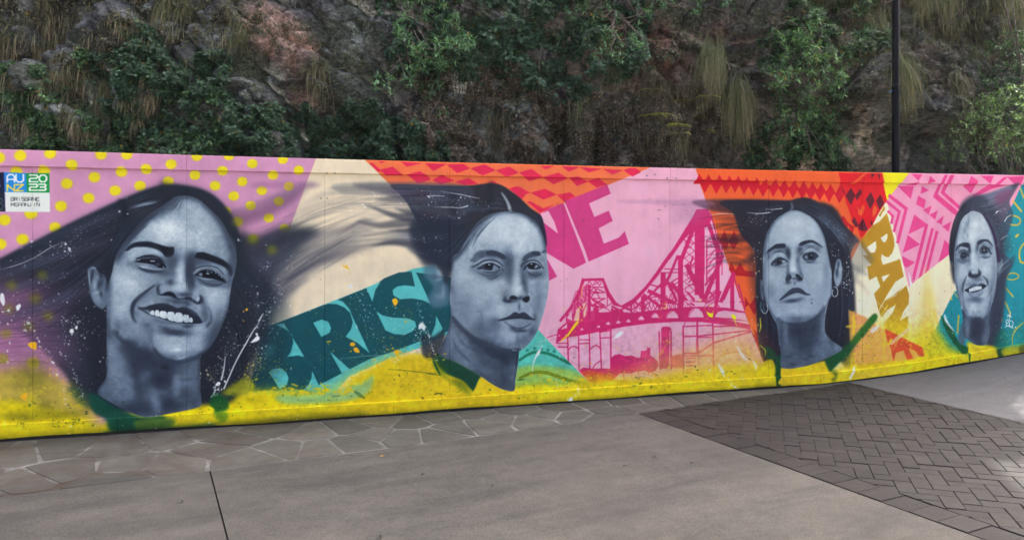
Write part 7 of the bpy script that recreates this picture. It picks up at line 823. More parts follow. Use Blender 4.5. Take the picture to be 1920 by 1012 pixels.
('p',[(2186,227),(2566,213),(2957,305),(3057,375),(3007,201),(2760,131),(2280,143)],(100,184,180),.6,15,1,'-f1+-f2+-f3+-f4'),('p',[(5229,264),(5704,296),(6442,492),(7082,526),(7344,224),(7344,47),(5229,99)],(238,190,40),.38,39.9,1,'-f1+-f2+-f3+-f4'),('p',[(6380,323),(7082,760),(7278,285),(7278,51),(6317,98)],(240,196,60),.3,69.5,1,'-f1+-f2+-f3+-f4'),
('p',[(5229,198),(5825,190),(6442,263),(7317,260),(7317,-69),(5229,44)],(228,206,14),.8,34.1,1,'-f1+-f2+-f3+-f4'),('p',[(5825,571),(6442,663),(7017,761),(7212,405),(6442,206),(5825,235)],(240,170,150),.22,91.5,1,'-f1+-f2+-f3+-f4'),('p',[(7278,226),(7476,218),(7542,38),(7278,-67)],(228,206,14),.95,17.6,1,'-f1+-f2+-f3+-f4'),
('p',[(8150,130),(8425,361),(8703,595),(9127,706),(9213,457),(9056,154),(8564,52),(8150,-50)],(232,206,30),.75,54.8,1,'-f1+-f2+-f3+-f4'),('p',[(8425,179),(8703,412),(8985,464),(9270,331),(9056,93),(8425,-2)],(236,196,60),.5,61.1,1,'-f1+-f2+-f3+-f4'),('p',[(9198,457),(9342,701),(9450,723),(9558,571),(9776,346),(10143,252),(9127,151)],(228,206,14),.9,43.5,1,'-f1+-f2+-f3+-f4'),
('p',[(9306,949),(9414,1071),(9522,696),(9342,453),(9234,703)],(240,206,110),.6,62,1,'-f1+-f2+-f3+-f4'),('l',[(9378,1320),(9428,947),(9500,635)],[24.8,136.5,62.1],(246,206,80),.5,37.2,1,'-f1+-f2+-f3+-f4'),('b',(8703,595),(215,151),(108,-115),(236,214,60),.5,'-f1+-f2+-f3+-f4'),('p',[(7443,243),(8095,276),(8150,40),(7443,31)],(232,200,22),.98,11.9,0,'-f1+-f2+-f3+-f4'),
('p',[(9937,435),(10380,359),(10440,217),(9959,233)],(230,206,24),.98,12.6,0,'-f1+-f2+-f3+-f4'),('p',[(1014,156),(1819,193),(1955,242),(1955,-48),(786,-38),(786,90)],(228,206,14),.95,18.9,1,'-f1+-f2+-f3+-f4'),('p',[(651,331),(716,327),(796,256),(906,182),(1069,112),(1235,117),(1235,92),(1009,84),(1009,2),(832,16),(788,109),(687,182)],(8,70,58),.95,9.8,1,'-f1+-f2+-f3+-f4'),
('p',[(1607,199),(1622,266),(1670,280),(1733,242),(1765,188),(1765,137),(1717,115),(1654,111),(1622,147)],(12,76,36),.9,8.5,1,'-f1+-f2+-f3+-f4'),('p',[(1654,111),(1749,113),(1765,52),(1717,13),(1670,59)],(24,96,30),.6,11.9,1,'-f1+-f2+-f3+-f4'),('p',[(818,99),(1281,96),(1281,5),(950,6),(832,24)],(10,70,50),.7,16.5,1,'-f1+-f2+-f3+-f4'),
('p',[(1235,121),(1357,128),(1512,142),(1607,165),(1622,113),(1235,112)],(228,206,14),.95,3.4,1,'-f1+-f2+-f3+-f4'),('p',[(473,407),(586,400),(658,330),(687,215),(586,255)],(22,70,60),.45,16.2,1,'-f1+-f2+-f3+-f4'),('l',[(1733,216),(1813,279),(1882,322)],[8.6,7.7,3.4],(10,66,48),.95,.9,1,'-f1+-f2+-f3+-f4'),
('p',[(1709,277),(1765,325),(1878,387),(1943,400),(1991,277),(1781,256)],(180,180,24),.7,15.4,1,'-f1+-f2+-f3+-f4'),('p',[(3634,527),(3694,546),(3809,476),(3942,404),(4110,292),(4065,212),(4054,125),(4009,171),(3920,263),(3787,325),(3699,405)],(8,62,46),.97,6.5,1,'-f1+-f2+-f3+-f4'),
('p',[(3634,495),(3743,403),(3787,292),(3920,263),(4009,128),(3942,142),(3787,271),(3667,364)],(60,96,16),.6,17.4,1,'-f1+-f2+-f3+-f4'),('l',[(3634,473),(3667,396),(3705,329)],[15.1,17.3,12.9],(14,80,40),.9,2.2,1,'-f1+-f2+-f3+-f4'),('l',[(3569,353),(3634,342),(3688,330)],[5.4,8.6,5.4],(20,70,30),.85,0,1,'-f1+-f2+-f3+-f4'),
('l',[(3645,144),(3678,153),(3716,145)],[8.6,10.8,8.6],(14,50,30),.9,0,1,'-f1+-f2+-f3+-f4'),('p',[(4065,212),(4110,288),(4189,238),(4337,164),(4452,135),(4452,102),(4054,114)],(232,200,22),.98,3.3,1,'-f1+-f2+-f3+-f4'),('p',[(3526,714),(3634,710),(3721,761),(3754,705),(3699,556),(3612,485),(3526,543)],(22,30,44),.8,9.7,1,'-f1+-f2+-f3+-f4'),
('p',[(7413,278),(7495,386),(7527,297),(7504,134),(7487,24),(7432,27),(7422,138)],(10,66,40),.95,4.7,0,'-f1+-f2+-f3+-f4'),('p',[(8063,288),(8218,365),(8409,502),(8546,653),(8684,782),(8726,745),(8601,592),(8491,475),(8354,336),(8218,234),(8137,166),(8103,179)],(10,78,40),.93,9.6,1,'-f1+-f2+-f3+-f4'),
('p',[(8409,502),(8560,665),(8698,782),(8726,745),(8601,604),(8464,464)],(54,120,24),.7,12,1,'-f1+-f2+-f3+-f4'),('p',[(8124,155),(8205,163),(8191,81),(8137,35)],(40,76,24),.6,14.3,1,'-f1+-f2+-f3+-f4'),('p',[(7511,227),(7629,199),(7815,215),(8056,270),(8110,167),(8124,84),(7498,41),(7498,135)],(234,200,22),.98,4.7,1,'-f1+-f2+-f3+-f4'),
('p',[(7393,442),(7445,370),(7471,322),(7341,327),(7315,468)],(20,84,44),.7,9.3,1,'-f1+-f2+-f3+-f4'),('p',[(7211,194),(7315,305),(7406,302),(7422,138),(7211,124)],(228,206,14),.85,7,1,'-f1+-f2+-f3+-f4'),('p',[(8409,789),(8450,812),(8450,572),(8416,573)],(236,200,40),.6,3.6,1,'-f1+-f2+-f3+-f4'),('p',[(8354,671),(8601,664),(8601,634),(8354,641)],(236,200,40),.6,3.6,1,'-f1+-f2+-f3+-f4'),
('p',[(9585,753),(9642,702),(9743,589),(9829,438),(9967,359),(9959,310),(9873,300),(9757,428),(9685,529),(9628,629)],(10,84,44),.95,4.9,1,'-f1+-f2+-f3+-f4'),('p',[(9967,366),(10047,332),(10207,327),(10339,335),(10368,234),(9988,210),(9959,273)],(232,206,24),.98,3.7,1,'-f1+-f2+-f3+-f4'),('p',[(10339,335),(10427,345),(10457,332),(10412,220),(10368,234)],(14,60,40),.9,8.8,1,'-f1+-f2+-f3+-f4'),
('p',[(10339,486),(10457,583),(10516,355),(10339,335)],(10,100,80),.6,20.1,1,'-f1+-f2+-f3+-f4'),('p',[(10427,345),(10768,386),(10768,297),(10457,244)],(186,182,30),.85,10.1,1,'-f1+-f2+-f3+-f4'),('p',[(10649,364),(10768,386),(10768,297),(10664,275)],(70,70,20),.7,12.6,1,'-f1+-f2+-f3+-f4'),('p',[(9945,298),(9974,297),(9967,210),(9952,198)],(14,90,40),.9,2.5,1,'-f1+-f2+-f3+-f4'),
('p',[(9887,672),(9909,411),(9815,451),(9844,574)],(80,92,112),.85,5,1,'-f1+-f2+-f3+-f4'),('p',[(10545,556),(10739,664),(10739,387),(10560,367),(10457,432)],(30,150,130),.4,25.2,1,'-f1+-f2+-f3+-f4'),('p',[(8370,841),(8575,757),(8758,637),(9009,514),(9296,417),(9373,319),(9211,230),(8841,214),(8476,185),(8394,446)],(240,158,96),.62,7.2,0,'-f1+-f2+-f3+-f4'),
('p',[(8833,618),(9009,540),(9164,465),(9340,386),(9361,276),(9296,288),(9237,353),(9152,385),(9211,266),(9130,244),(9079,363),(8978,337),(8950,217),(8911,397),(8861,486)],(222,70,38),.9,2.2,0,'-f1+-f2+-f3+-f4'),('p',[(8874,445),(9143,627),(9181,596),(8928,429)],(244,196,140),.85,1.5,0,'-f1+-f2+-f3+-f4'),('p',[(8361,849),(8427,818),(8427,187),(8394,188)],(240,190,60),.4,5.7,0,'-f1+-f2+-f3+-f4'),
('p',[(8394,217),(8841,243),(9211,252),(9415,296),(9415,178),(8411,152)],(228,206,14),.7,11.6,0,'-f1+-f2+-f3+-f4'),('p',[(8063,288),(8218,365),(8409,502),(8546,653),(8684,782),(8726,745),(8601,592),(8491,475),(8354,336),(8218,234),(8137,166),(8103,179)],(12,80,40),.85,8.4,1,'-f1+-f2+-f3+-f4'),
('p',[(8409,502),(8560,665),(8698,782),(8726,745),(8601,604),(8464,464)],(54,120,24),.6,12,1,'-f1+-f2+-f3+-f4'),('l',[(-725,9),(0,-1),(786,-11),(1774,-20),(2566,-31),(3362,-31),(4881,-13),(6069,-9),(7410,3)],[69.8,69.8,79.8,69.8,89.8,59.8,49.9,59.8,59.8],(30,34,10),.5,24.9,1),('l',[(1774,-10),(2374,-31),(2858,-27),(3057,-26)],[19.8,99.2,119,19.8],(24,28,10),.5,29.8,1),
('l',[(6952,-3),(7344,0),(7743,17)],[23.5,94,23.5],(24,28,10),.45,29.4,1),('p',[(807,15),(1333,10),(1640,15),(1640,-24),(1204,-45),(828,-42)],(8,52,44),.9,18.8,1),('b',(323,280),(55,-4),(0,-45),(90,92,20),.5),('b',(152,186),(153,-12),(0,-36),(90,92,20),.5),('b',(425,187),(197,-15),(0,-45),(90,92,20),.5),('b',(229,514),(155,-9),(0,-134),(90,92,20),.5),
('m',[(-725,2376),(11346,2727),(11346,-835),(-725,43)],.035,(317,317),_,73,11),('m',[(-725,2376),(11346,2727),(11346,-835),(-725,43)],.03,(74,74),_,74,11),('m',[(2374,2188),(4101,2223),(4101,3),(2374,117)],.04,(460,153),_,75,102),('m',[(-725,595),(11346,914),(11346,-1288),(-725,-254)],.1,(37,37),_,76,53),('m',[(-725,425),(11346,655),(11346,-1288),(-725,-254)],.08,(211,48),_,77,53),
('y',[(0,197),(1204,58),(2093,136),(3569,141),(5825,94),(7743,118),(10589,321)],420,53,2.9,(40,60,16),.7,_,78,1.6),('y',[(0,109),(1640,48),(4101,30),(7082,89),(10589,302)],160,42,3.7,(226,232,214),.7,_,79,1.6),('y',[(0,286),(2093,209),(4101,135),(7082,147)],90,41,5.6,(16,62,30),.6,_,80,3),('y',[(76,1431),(385,1157),(705,782),(624,331)],420,162,1.9,(222,228,236),.8,_,81,1.6),
('y',[(1729,1120),(1955,727),(2093,428)],300,135,2,(222,216,200),.8,_,82,1.6),('y',[(2186,1304),(2760,993),(3465,869),(3726,652)],420,172,2.1,(226,226,220),.75,_,83,1.6),('y',[(2374,709),(2957,583),(3569,607)],120,131,3,(240,196,40),.8,_,84,1.6),('y',[(1819,1696),(2186,1304),(2093,916)],120,117,2.4,(222,228,236),.75,_,85,1.6),
('y',[(4939,822),(5825,908),(7082,993)],140,225,2.8,(240,214,120),.7,_,86,1.6),('y',[(4881,335),(5825,291),(7212,346)],160,124,3.4,(238,200,30),.8,_,87,1.6),('y',[(8425,724),(8985,464),(9414,327)],160,135,3.1,(236,206,40),.8,_,88,1.6),('y',[(7344,1457),(7212,990),(7278,520)],60,94,2.9,(232,232,232),.8,_,89,1.6),('y',[(1955,271),(2374,265),(2809,213)],150,30,5.4,(228,206,14),.9,_,90,3),
('y',[(2760,216),(3007,378),(3310,526),(3726,506)],220,36,5.6,(228,196,20),.85,_,91,2.5),('y',[(0,330),(307,330),(624,194)],200,63,4.5,(206,190,24),.8,_,92,2),('y',[(1819,251),(2001,433),(2186,472)],160,58,3.9,(190,184,30),.8,_,93,1.6),('y',[(4654,184),(5229,176),(6442,217),(7278,226)],260,51,5.6,(232,204,20),.85,_,94,2.5),
('y',[(8425,240),(8773,471),(9270,579),(9558,446)],220,86,5.5,(232,208,24),.85,_,95,2),('y',[(5229,319),(6131,503),(7082,643)],120,147,3.4,(236,206,40),.7,_,96,1.6),('y',[(0,1013),(152,1030),(229,893)],50,53,4,(226,232,238),.9,_,97,1.6),('p',[(35,1170),(37,1135),(27,1112),(12,1133),(0,1164),(3,1195),(12,1216),(28,1208)],(226,232,238),.9,1.3,1),
('p',[(146,1091),(138,1074),(124,1068),(118,1085),(117,1104),(129,1117),(141,1123),(152,1112)],(226,232,238),.95,1.3,1),('y',[(171,1029),(237,893),(276,802),(346,709),(385,617),(444,433),(472,319),(480,250)],90,12,3.4,(226,232,238),.9,_,98,1.6),('y',[(444,704),(496,611),(544,518),(576,416),(608,309)],50,7,3.6,(226,232,238),.95,_,99,1.6),
('y',[(524,904),(504,950),(584,742)],150,77,2.7,(226,232,238),.85,_,100,1.6),('p',[(536,881),(533,866),(520,864),(507,868),(505,882),(508,895),(520,903),(531,893)],(226,232,238),.95,1.4,1),('p',[(565,911),(564,900),(556,894),(548,901),(544,912),(549,922),(556,927),(565,924)],(226,232,238),.9,1.4,1),('y',[(229,760),(366,618),(425,480),(484,318),(544,200)],70,32,3.6,(238,178,30),.9,_,101,1.6),
('p',[(202,783),(222,800),(256,798),(260,758),(252,736),(222,755)],(238,178,30),.98,1.3,1),('p',[(145,355),(175,379),(202,382),(198,356),(187,316),(160,336)],(238,178,30),.98,1.3,1),('y',[(0,727),(76,687),(152,586)],40,44,2.7,(226,232,238),.85,_,102,1.6),('y',[(114,588),(268,445),(229,269)],40,71,2.7,(230,190,60),.8,_,103,1.6),('y',[(38,150),(229,202),(544,155)],80,63,2.7,(18,24,22),.8,_,104,1.6),
('y',[(385,95),(504,122),(584,129)],26,14,3.2,(10,50,30),.9,_,105,1.6),('y',[(229,90),(584,61)],30,41,2.3,(18,24,22),.7,_,106,1.6),('y',[(1614,377),(1699,553),(1762,664),(1826,775)],240,57,2.5,(214,206,190),.85,_,107,1.6),('y',[(1677,327),(1614,445),(1583,537)],90,38,2.7,(214,200,170),.85,_,108,1.6),('y',[(1869,407),(1978,516),(2043,605)],120,39,2.5,(216,206,120),.85,_,109,1.6),
('y',[(1967,1045),(2043,1066),(2109,1087)],40,35,2.5,(226,232,238),.8,_,110,1.6),('l',[(1725,313),(1773,424),(1826,547),(1902,692),(1994,854)],[12.6,10.3,10.3,11.4,4.6],(214,220,224),.95,0,1),('l',[(2021,911),(2063,982)],[9.2,3.5],(226,232,238),.9,0,1),('l',[(1704,394),(1725,484),(1739,608)],[15.9,11.4,5.7],(226,232,238),.8,0,1),
('p',[(1956,718),(1988,757),(2010,779),(2030,767),(2027,741),(1999,731),(1972,723)],(226,232,238),.97,1.2,1),('p',[(2012,796),(2011,788),(2005,784),(1999,789),(1996,797),(2000,803),(2005,808),(2011,805)],(226,232,238),.95,1.5,1),('p',[(1696,372),(1698,360),(1686,346),(1668,344),(1654,349),(1660,363),(1670,376),(1689,382)],(226,232,238),.95,1.4,1),
('p',[(1744,380),(1743,373),(1736,369),(1729,374),(1726,381),(1730,387),(1736,391),(1743,388)],(226,232,238),.95,1.4,1),('y',[(1677,350),(1667,305),(1646,261)],40,18,4.5,(226,232,238),.9,_,111,1.6),('p',[(1927,1021),(1926,1014),(1920,1009),(1915,1014),(1911,1021),(1915,1028),(1920,1031),(1927,1029)],(238,178,30),1,1.5,1),
('p',[(1899,1003),(1898,998),(1893,998),(1889,999),(1888,1004),(1889,1008),(1893,1011),(1897,1008)],(238,178,30),1,1.4,1),('p',[(1899,921),(1898,917),(1893,916),(1889,917),(1886,921),(1889,925),(1893,927),(1897,924)],(238,178,30),1,1.4,1),('y',[(2043,651),(2153,819)],60,46,2.5,(226,232,238),.8,_,112,1.6),
('y',[(1935,747),(1986,825),(2075,957),(2164,1075),(2320,1507)],150,19,2.3,(226,232,238),.85,_,113,1.6),('l',[(1910,695),(1960,800),(2005,865),(2068,984)],[5.4,6.7,6.7,2.7],(226,232,238),.8,0,1),('y',[(2062,1388),(2100,1428)],24,16,2.7,(226,232,238),.9,_,114,1.6),('p',[(1954,719),(1986,752),(2017,777),(2030,756),(2011,730)],(226,232,238),.95,2.7,1),
('p',[(2019,791),(2017,783),(2011,778),(2005,784),(2002,791),(2005,798),(2011,802),(2018,799)],(226,232,238),.9,1.5,1),('y',[(1910,414),(1986,490),(2049,581)],80,32,2.4,(222,214,150),.85,_,115,1.6),('y',[(2164,1238),(2184,1115)],30,22,2.2,(226,232,238),.8,_,116,1.6),('y',[(2881,1167),(2964,1012),(3047,757),(3158,569)],200,42,2.5,(226,232,238),.85,_,117,1.6),
('y',[(3074,1163),(3242,947),(3384,744),(3469,627)],150,85,2.3,(220,214,190),.8,_,118,1.6),('y',[(3477,1040),(3527,882),(3585,736),(3628,591),(3672,445)],70,7,3.7,(226,232,238),.95,_,119,1.6),('y',[(3512,825),(3527,738),(3498,682)],60,31,3.4,(226,232,238),.9,_,120,1.6),('p',[(3491,783),(3498,832),(3527,846),(3556,809),(3548,766),(3520,789)],(226,232,238),.95,2.9,1),
('p',[(2864,1212),(2860,1200),(2843,1198),(2827,1201),(2825,1213),(2828,1224),(2843,1230),(2857,1223)],(214,222,232),.9,1.5,1),('p',[(2759,1409),(2800,1405),(2820,1422),(2813,1398),(2834,1370),(2806,1380)],(238,178,30),.98,1.4,1),('p',[(3235,1075),(3270,1088),(3292,1052),(3263,1015),(3242,1046)],(238,178,30),.98,1.4,1),
('p',[(2840,679),(2875,680),(2888,658),(2861,646),(2843,653)],(238,178,30),.98,1.4,1),('p',[(2868,624),(2902,634),(2929,587),(2888,589)],(238,178,30),.98,1.4,1),('p',[(3249,579),(3277,595),(3306,584),(3284,547),(3259,558)],(238,178,30),.98,1.4,1),('p',[(1910,1026),(1925,1031),(1932,1018),(1920,1009)],(238,178,30),.98,1.3,1),
('p',[(2854,600),(2851,595),(2846,593),(2840,594),(2839,601),(2840,606),(2846,607),(2851,606)],(238,178,30),1,1.5,1),('p',[(2840,1339),(2837,1336),(2834,1333),(2830,1336),(2828,1340),(2829,1344),(2834,1345),(2838,1344)],(238,178,30),1,1.5,1),('p',[(3250,612),(3245,607),(3239,604),(3232,606),(3230,613),(3232,618),(3239,619),(3246,618)],(238,178,30),1,1.5,1),
('p',[(3328,570),(3323,564),(3316,561),(3309,565),(3305,571),(3307,578),(3316,579),(3324,577)],(238,178,30),1,1.5,1),('y',[(3284,1017),(3384,915),(3412,871)],60,23,2.8,(238,178,30),.85,_,121,1.6),('y',[(3019,758),(3158,696),(3242,608)],60,42,2.4,(238,178,30),.85,_,122,1.6),('y',[(3047,532),(3088,460),(3109,417)],26,8,3.7,(238,178,30),.9,_,123,1.6),
('y',[(3242,551),(3384,488),(3412,458)],30,26,2.6,(238,178,30),.8,_,124,1.6),('y',[(2691,854),(2827,682),(2909,595)],60,69,2.1,(238,178,30),.8,_,125,1.6),('y',[(2346,1057),(2504,970)],20,16,2.2,(238,178,30),.8,_,126,1.6),('l',[(2745,533),(2881,543),(3019,550),(3186,547)],[1.4,4.2,4.2,1.4],(180,210,214),.8,0,1),('y',[(3172,526),(3270,493),(3299,407)],40,20,2.8,(226,232,238),.85,_,127,1.6),
('y',[(2518,530),(2638,538),(2909,511)],40,30,2.2,(226,232,238),.7,_,128,1.6),('y',[(2425,316),(2557,405),(2827,404)],30,33,2.8,(170,166,40),.7,_,129,1.6),('y',[(3313,364),(3527,252),(3701,156)],70,86,2.4,(18,24,22),.8,_,130,1.6),('y',[(3527,124),(3715,141)],24,9,3.4,(18,24,22),.9,_,131,1.6),('y',[(3242,410),(3455,370),(3657,345)],20,7,2.4,(18,24,22),.85,_,132,1.6),
('y',[(2584,1408),(2827,1461),(3102,1486)],40,83,1.7,(90,84,80),.7,_,133,1.6),('l',[(2678,180),(2745,189)],[2.8,6.9],(18,24,22),.7,0,1),('y',[(2991,535),(3242,509),(3498,518)],60,20,2.1,(210,190,120),.7,_,134,1.6),('l',[(3628,505),(3672,402),(3708,326)],[11.5,14.4,11.5],(16,74,40),.9,0,1),('l',[(3642,346),(3384,388),(3186,413)],[5.7,7.1,2.8],(40,60,20),.7,0,1),
('y',[(4703,528),(4758,617),(4812,692),(4922,806),(5088,958)],130,16,2.2,(236,214,200),.85,_,135,1.6),('l',[(4643,311),(4656,401),(4690,477),(4758,578)],[5.2,9.1,20.7,5.2],(226,232,238),.85,1.3,1),('p',[(4727,495),(4716,477),(4698,470),(4690,488),(4690,510),(4705,524),(4721,530),(4735,519)],(226,232,238),.7,1.6,1),('y',[(4908,129),(4905,285),(4949,466)],40,7,3.1,(226,232,238),.85,_,136,1.6),
('y',[(5025,4),(5088,53),(5157,102)],40,13,3.9,(226,232,238),.95,_,137,1.6),('p',[(5025,24),(5053,32),(5067,2),(5032,1)],(226,232,238),.97,1.3,1),('y',[(4622,119),(4690,63),(4676,-14)],30,21,2.6,(18,24,22),.85,_,138,1.6),('y',[(4881,365),(5060,409),(5088,486)],24,26,3.1,(18,24,22),.85,_,139,1.6),('l',[(4949,609),(5032,685),(5102,774),(5136,806)],[10.5,21,28.8,23.6],(232,214,20),.9,2.6,1),
('y',[(4991,621),(5116,747),(5171,956)],60,21,3.1,(232,214,20),.9,_,140,1.6),('l',[(5164,1035),(5178,1166),(5199,1192)],[7.9,7.9,2.6],(236,214,80),.7,0,1),('p',[(5539,627),(5575,676),(5632,684),(5610,644),(5560,620)],(226,232,238),.92,2.7,1),('y',[(5510,588),(5582,652),(5654,690)],30,19,3.2,(226,232,238),.9,_,141,1.6),
('p',[(6600,865),(6654,847),(6676,857),(6669,808),(6623,817)],(226,226,20),.97,1.4,1),('p',[(6899,830),(6945,815),(6953,773),(6907,791)],(226,226,20),.97,1.4,1),('y',[(6631,823),(6646,919),(6540,977)],50,36,3.6,(228,220,30),.9,_,142,1.6),('l',[(6922,788),(6968,696)],[13.9,5.6],(226,220,30),.8,1.4,1),('y',[(6032,785),(6106,932),(6091,987)],40,19,3,(232,212,40),.85,_,143,1.6),
('y',[(6069,446),(6150,551)],36,16,3.5,(232,190,40),.85,_,144,1.6),('l',[(6076,459),(6147,558)],[5.4,6.8,4.1],(232,190,40),.8,0,1),('y',[(5769,431),(5885,440),(5944,343)],50,54,2.7,(236,190,90),.8,_,145,1.6),('y',[(5567,519),(5711,433)],30,40,3.2,(236,200,60),.7,_,146,1.6),('y',[(5425,817),(5596,865),(5798,940)],60,80,1.9,(240,200,214),.8,_,147,1.6),
('l',[(5798,219),(5915,207),(5995,178)],[6.7,9.4,5.4],(240,200,190),.9,0,1),('y',[(5944,100),(6032,136)],16,11,3,(18,24,22),.85,_,148,1.6),('y',[(5798,188),(5827,200)],8,13,2.7,(18,24,22),.8,_,149,1.6),('y',[(6314,286),(6449,287),(6494,237)],26,11,3,(18,24,22),.9,_,150,1.6),('y',[(6737,143),(6814,195),(6891,212),(6968,160)],34,4,3.3,(18,24,22),.95,_,151,1.6),
('y',[(6615,80),(6692,104)],10,6,3.3,(18,24,22),.9,_,152,1.6),('l',[(6737,302),(6783,224),(6814,153)],[11.1,41.5,8.3],(226,232,238),.85,5.5,1),('y',[(6860,123),(6907,65),(6937,36)],30,11,4.2,(226,232,238),.95,_,153,1.6),('y',[(6631,341),(6638,230)],16,6,3.6,(226,232,238),.9,_,154,1.6),('l',[(6968,480),(7030,380),(7108,307)],[13.9,36.3,8.4],(226,232,238),.75,5.6,1),
('y',[(6907,691),(6968,494),(7093,322)],70,20,3.3,(226,232,238),.85,_,155,1.6),('y',[(6999,298),(7030,157)],26,17,3.3,(226,232,238),.85,_,156,1.6),('l',[(7155,319),(7194,262),(7202,205)],[8.4,30.8,5.6],(226,232,238),.75,5.6,1),('l',[(7249,779),(7257,694),(7241,625)],[8.4,12.6,5.6],(226,220,30),.9,0,1),('l',[(7069,463),(7124,377)],[8.4,14],(230,220,30),.7,2.8,1),
('l',[(7249,484),(7312,426),(7312,369)],[5.6,11.2,5.6],(220,216,40),.85,0,1),('l',[(6783,376),(6830,444)],[5.5,11.1],(232,214,30),.6,2.8,1),('y',[(7124,335),(7312,327)],26,7,2.8,(18,24,22),.8,_,157,1.6),('y',[(5368,1269),(5425,1109),(5396,950)],50,32,2.1,(232,206,90),.6,_,158,1.6),('y',[(8493,271),(8559,441),(8625,583),(8791,520)],150,52,2.5,(18,24,22),.8,_,159,1.6),
('y',[(9313,270),(9621,437),(9759,522)],200,89,2.4,(18,24,22),.75,_,160,1.6),('y',[(9604,230),(9793,253),(9863,281)],60,30,2.7,(18,24,22),.8,_,161,1.6),('y',[(8526,226),(8691,292)],30,29,2.3,(18,24,22),.7,_,162,1.6),('l',[(8280,257),(8345,298)],[5.7,11.4],(10,40,24),.9,0,1),('p',[(8641,597),(8675,632),(8741,659),(8758,637),(8708,595),(8658,575)],(226,232,238),.8,5.8,1),
('l',[(8427,775),(8440,675),(8424,560)],[31.6,31.6,25.8],(240,206,30),.7,2.9,1),('l',[(8345,656),(8542,660)],[11.5,11.5],(240,206,30),.6,2.9,1),('l',[(8816,592),(8824,432),(8808,244)],[17.4,20.3,11.6],(240,206,30),.75,2.9,1),('y',[(8841,664),(8975,748),(9042,833)],120,49,2.8,(240,214,60),.85,_,163,1.6),('l',[(8774,767),(8858,866),(8874,895)],[5.8,14.5,5.8],(236,214,30),.9,1.5,1),
('l',[(8891,633),(9009,732)],[8.7,11.6],(236,214,30),.8,1.5,1),('l',[(8941,370),(9025,513)],[5.8,11.6],(240,200,40),.8,1.5,1),('l',[(8361,68),(8411,145),(8447,201)],[22.9,22.9,17.2],(226,232,238),.95,1.4,1),('y',[(9143,1270),(9177,1182),(9211,1123)],50,23,2.9,(226,232,238),.9,_,164,1.6),('l',[(9152,1255),(9177,1152),(9194,1094)],[8.8,38,8.8],(226,226,238),.8,4.4,1),
('y',[(9127,1357),(9211,1181)],50,44,2.6,(236,160,60),.8,_,165,1.6),('y',[(8312,1365),(8361,1149),(8329,1107)],60,49,3.7,(226,232,238),.9,_,166,1.6),('l',[(9638,762),(9664,687),(9759,566)],[14.8,32.6,11.8],(226,232,238),.9,3,1),('y',[(9638,732),(9759,551)],40,21,3,(226,232,238),.9,_,167,1.6),('y',[(9655,584),(9742,433)],50,33,3.6,(18,24,22),.9,_,168,1.6),
('l',[(9449,560),(9535,439),(9586,423)],[14.7,32.4,8.8],(160,160,30),.7,5.9,1),('l',[(9484,809),(9569,615)],[29.5,14.8],(240,196,40),.6,8.9,1),('p',[(9200,1130),(9197,1119),(9186,1112),(9175,1120),(9168,1130),(9176,1140),(9186,1146),(9199,1143)],(226,232,238),.8,1.9,1),('y',[(9177,1182),(9313,1004)],30,44,2.6,(240,190,80),.7,_,169,1.6),('l',[(9724,960),(9738,930)],[11.9,11.9],(220,190,40),.9,0,1),
('y',[(10600,605),(10529,501),(10565,379)],90,66,3,(180,200,90),.8,_,170,1.6),('l',[(10739,647),(10636,573),(10582,499),(10574,348)],[12.1,21.2,15.1,9.1],(206,190,60),.85,1.5,1),('p',[(10629,589),(10627,582),(10618,578),(10610,583),(10605,589),(10610,595),(10618,598),(10628,596)],(226,232,238),.9,1.9,1),('y',[(10317,536),(10529,470),(10423,594)],40,60,2.7,(226,232,238),.85,_,171,1.6),
('l',[(8691,957),(8808,868),(8975,762)],[2.9,5.8,2.9],(240,236,220),.8,0,1),('p',[(9304,1016),(9301,1013),(9296,1011),(9292,1013),(9289,1016),(9290,1019),(9296,1020),(9301,1019)],(90,60,40),.8,1.9,1),('p',[(9644,1034),(9643,1029),(9638,1029),(9634,1030),(9633,1034),(9634,1037),(9638,1039),(9642,1037)],(60,60,50),.8,1.9,1),('y',[(8641,1015),(8476,1162)],30,86,2,(110,104,96),.6,_,172,1.6),
('p',[(8501,946),(8500,942),(8496,942),(8492,943),(8490,946),(8492,950),(8496,951),(8500,949)],(60,60,50),.7,1.8,1),('l',[(10494,637),(10485,668),(10512,682),(10515,652),(10485,622),(10520,606),(10538,636)],[9.1],(236,240,240),.97,0,1),('l',[(10529,674),(10538,598),(10574,605),(10586,643),(10561,666),(10526,664)],[9.1],(236,240,240),.97,0,1),
('l',[(10503,712),(10529,735),(10551,711)],[9.1],(236,240,240),.97,0,1),('l',[(10529,674),(10551,772)],[9.1],(236,240,240),.97,0,1),('l',[(10565,711),(10503,743)],[9.1],(236,240,240),.97,0,1),('l',[(10473,590),(10503,607),(10547,597),(10591,575)],[9.1],(236,240,240),.97,0,1),('p',[(-201,2208),(32,2214),(40,1892),(-201,1889)],(18,24,56),1,0,0),
('p',[(30,2214),(192,2213),(196,2051),(35,2051)],(24,130,214),1,0,0),('p',[(190,2213),(354,2215),(356,2052),(195,2051)],(14,142,62),1,0,0),('p',[(35,2052),(357,2052),(359,1889),(41,1889)],(216,222,222),1,0,0),('p',[(-201,2046),(35,2051),(40,1892),(-201,1889)],(20,26,44),1,0,0),('l',[(28,2214),(38,1892)],[5.7],(44,30,110),.9,0,0),('t','AU',(54,2135),(52.2,1.1),(0,61),11.4,(232,240,246)),
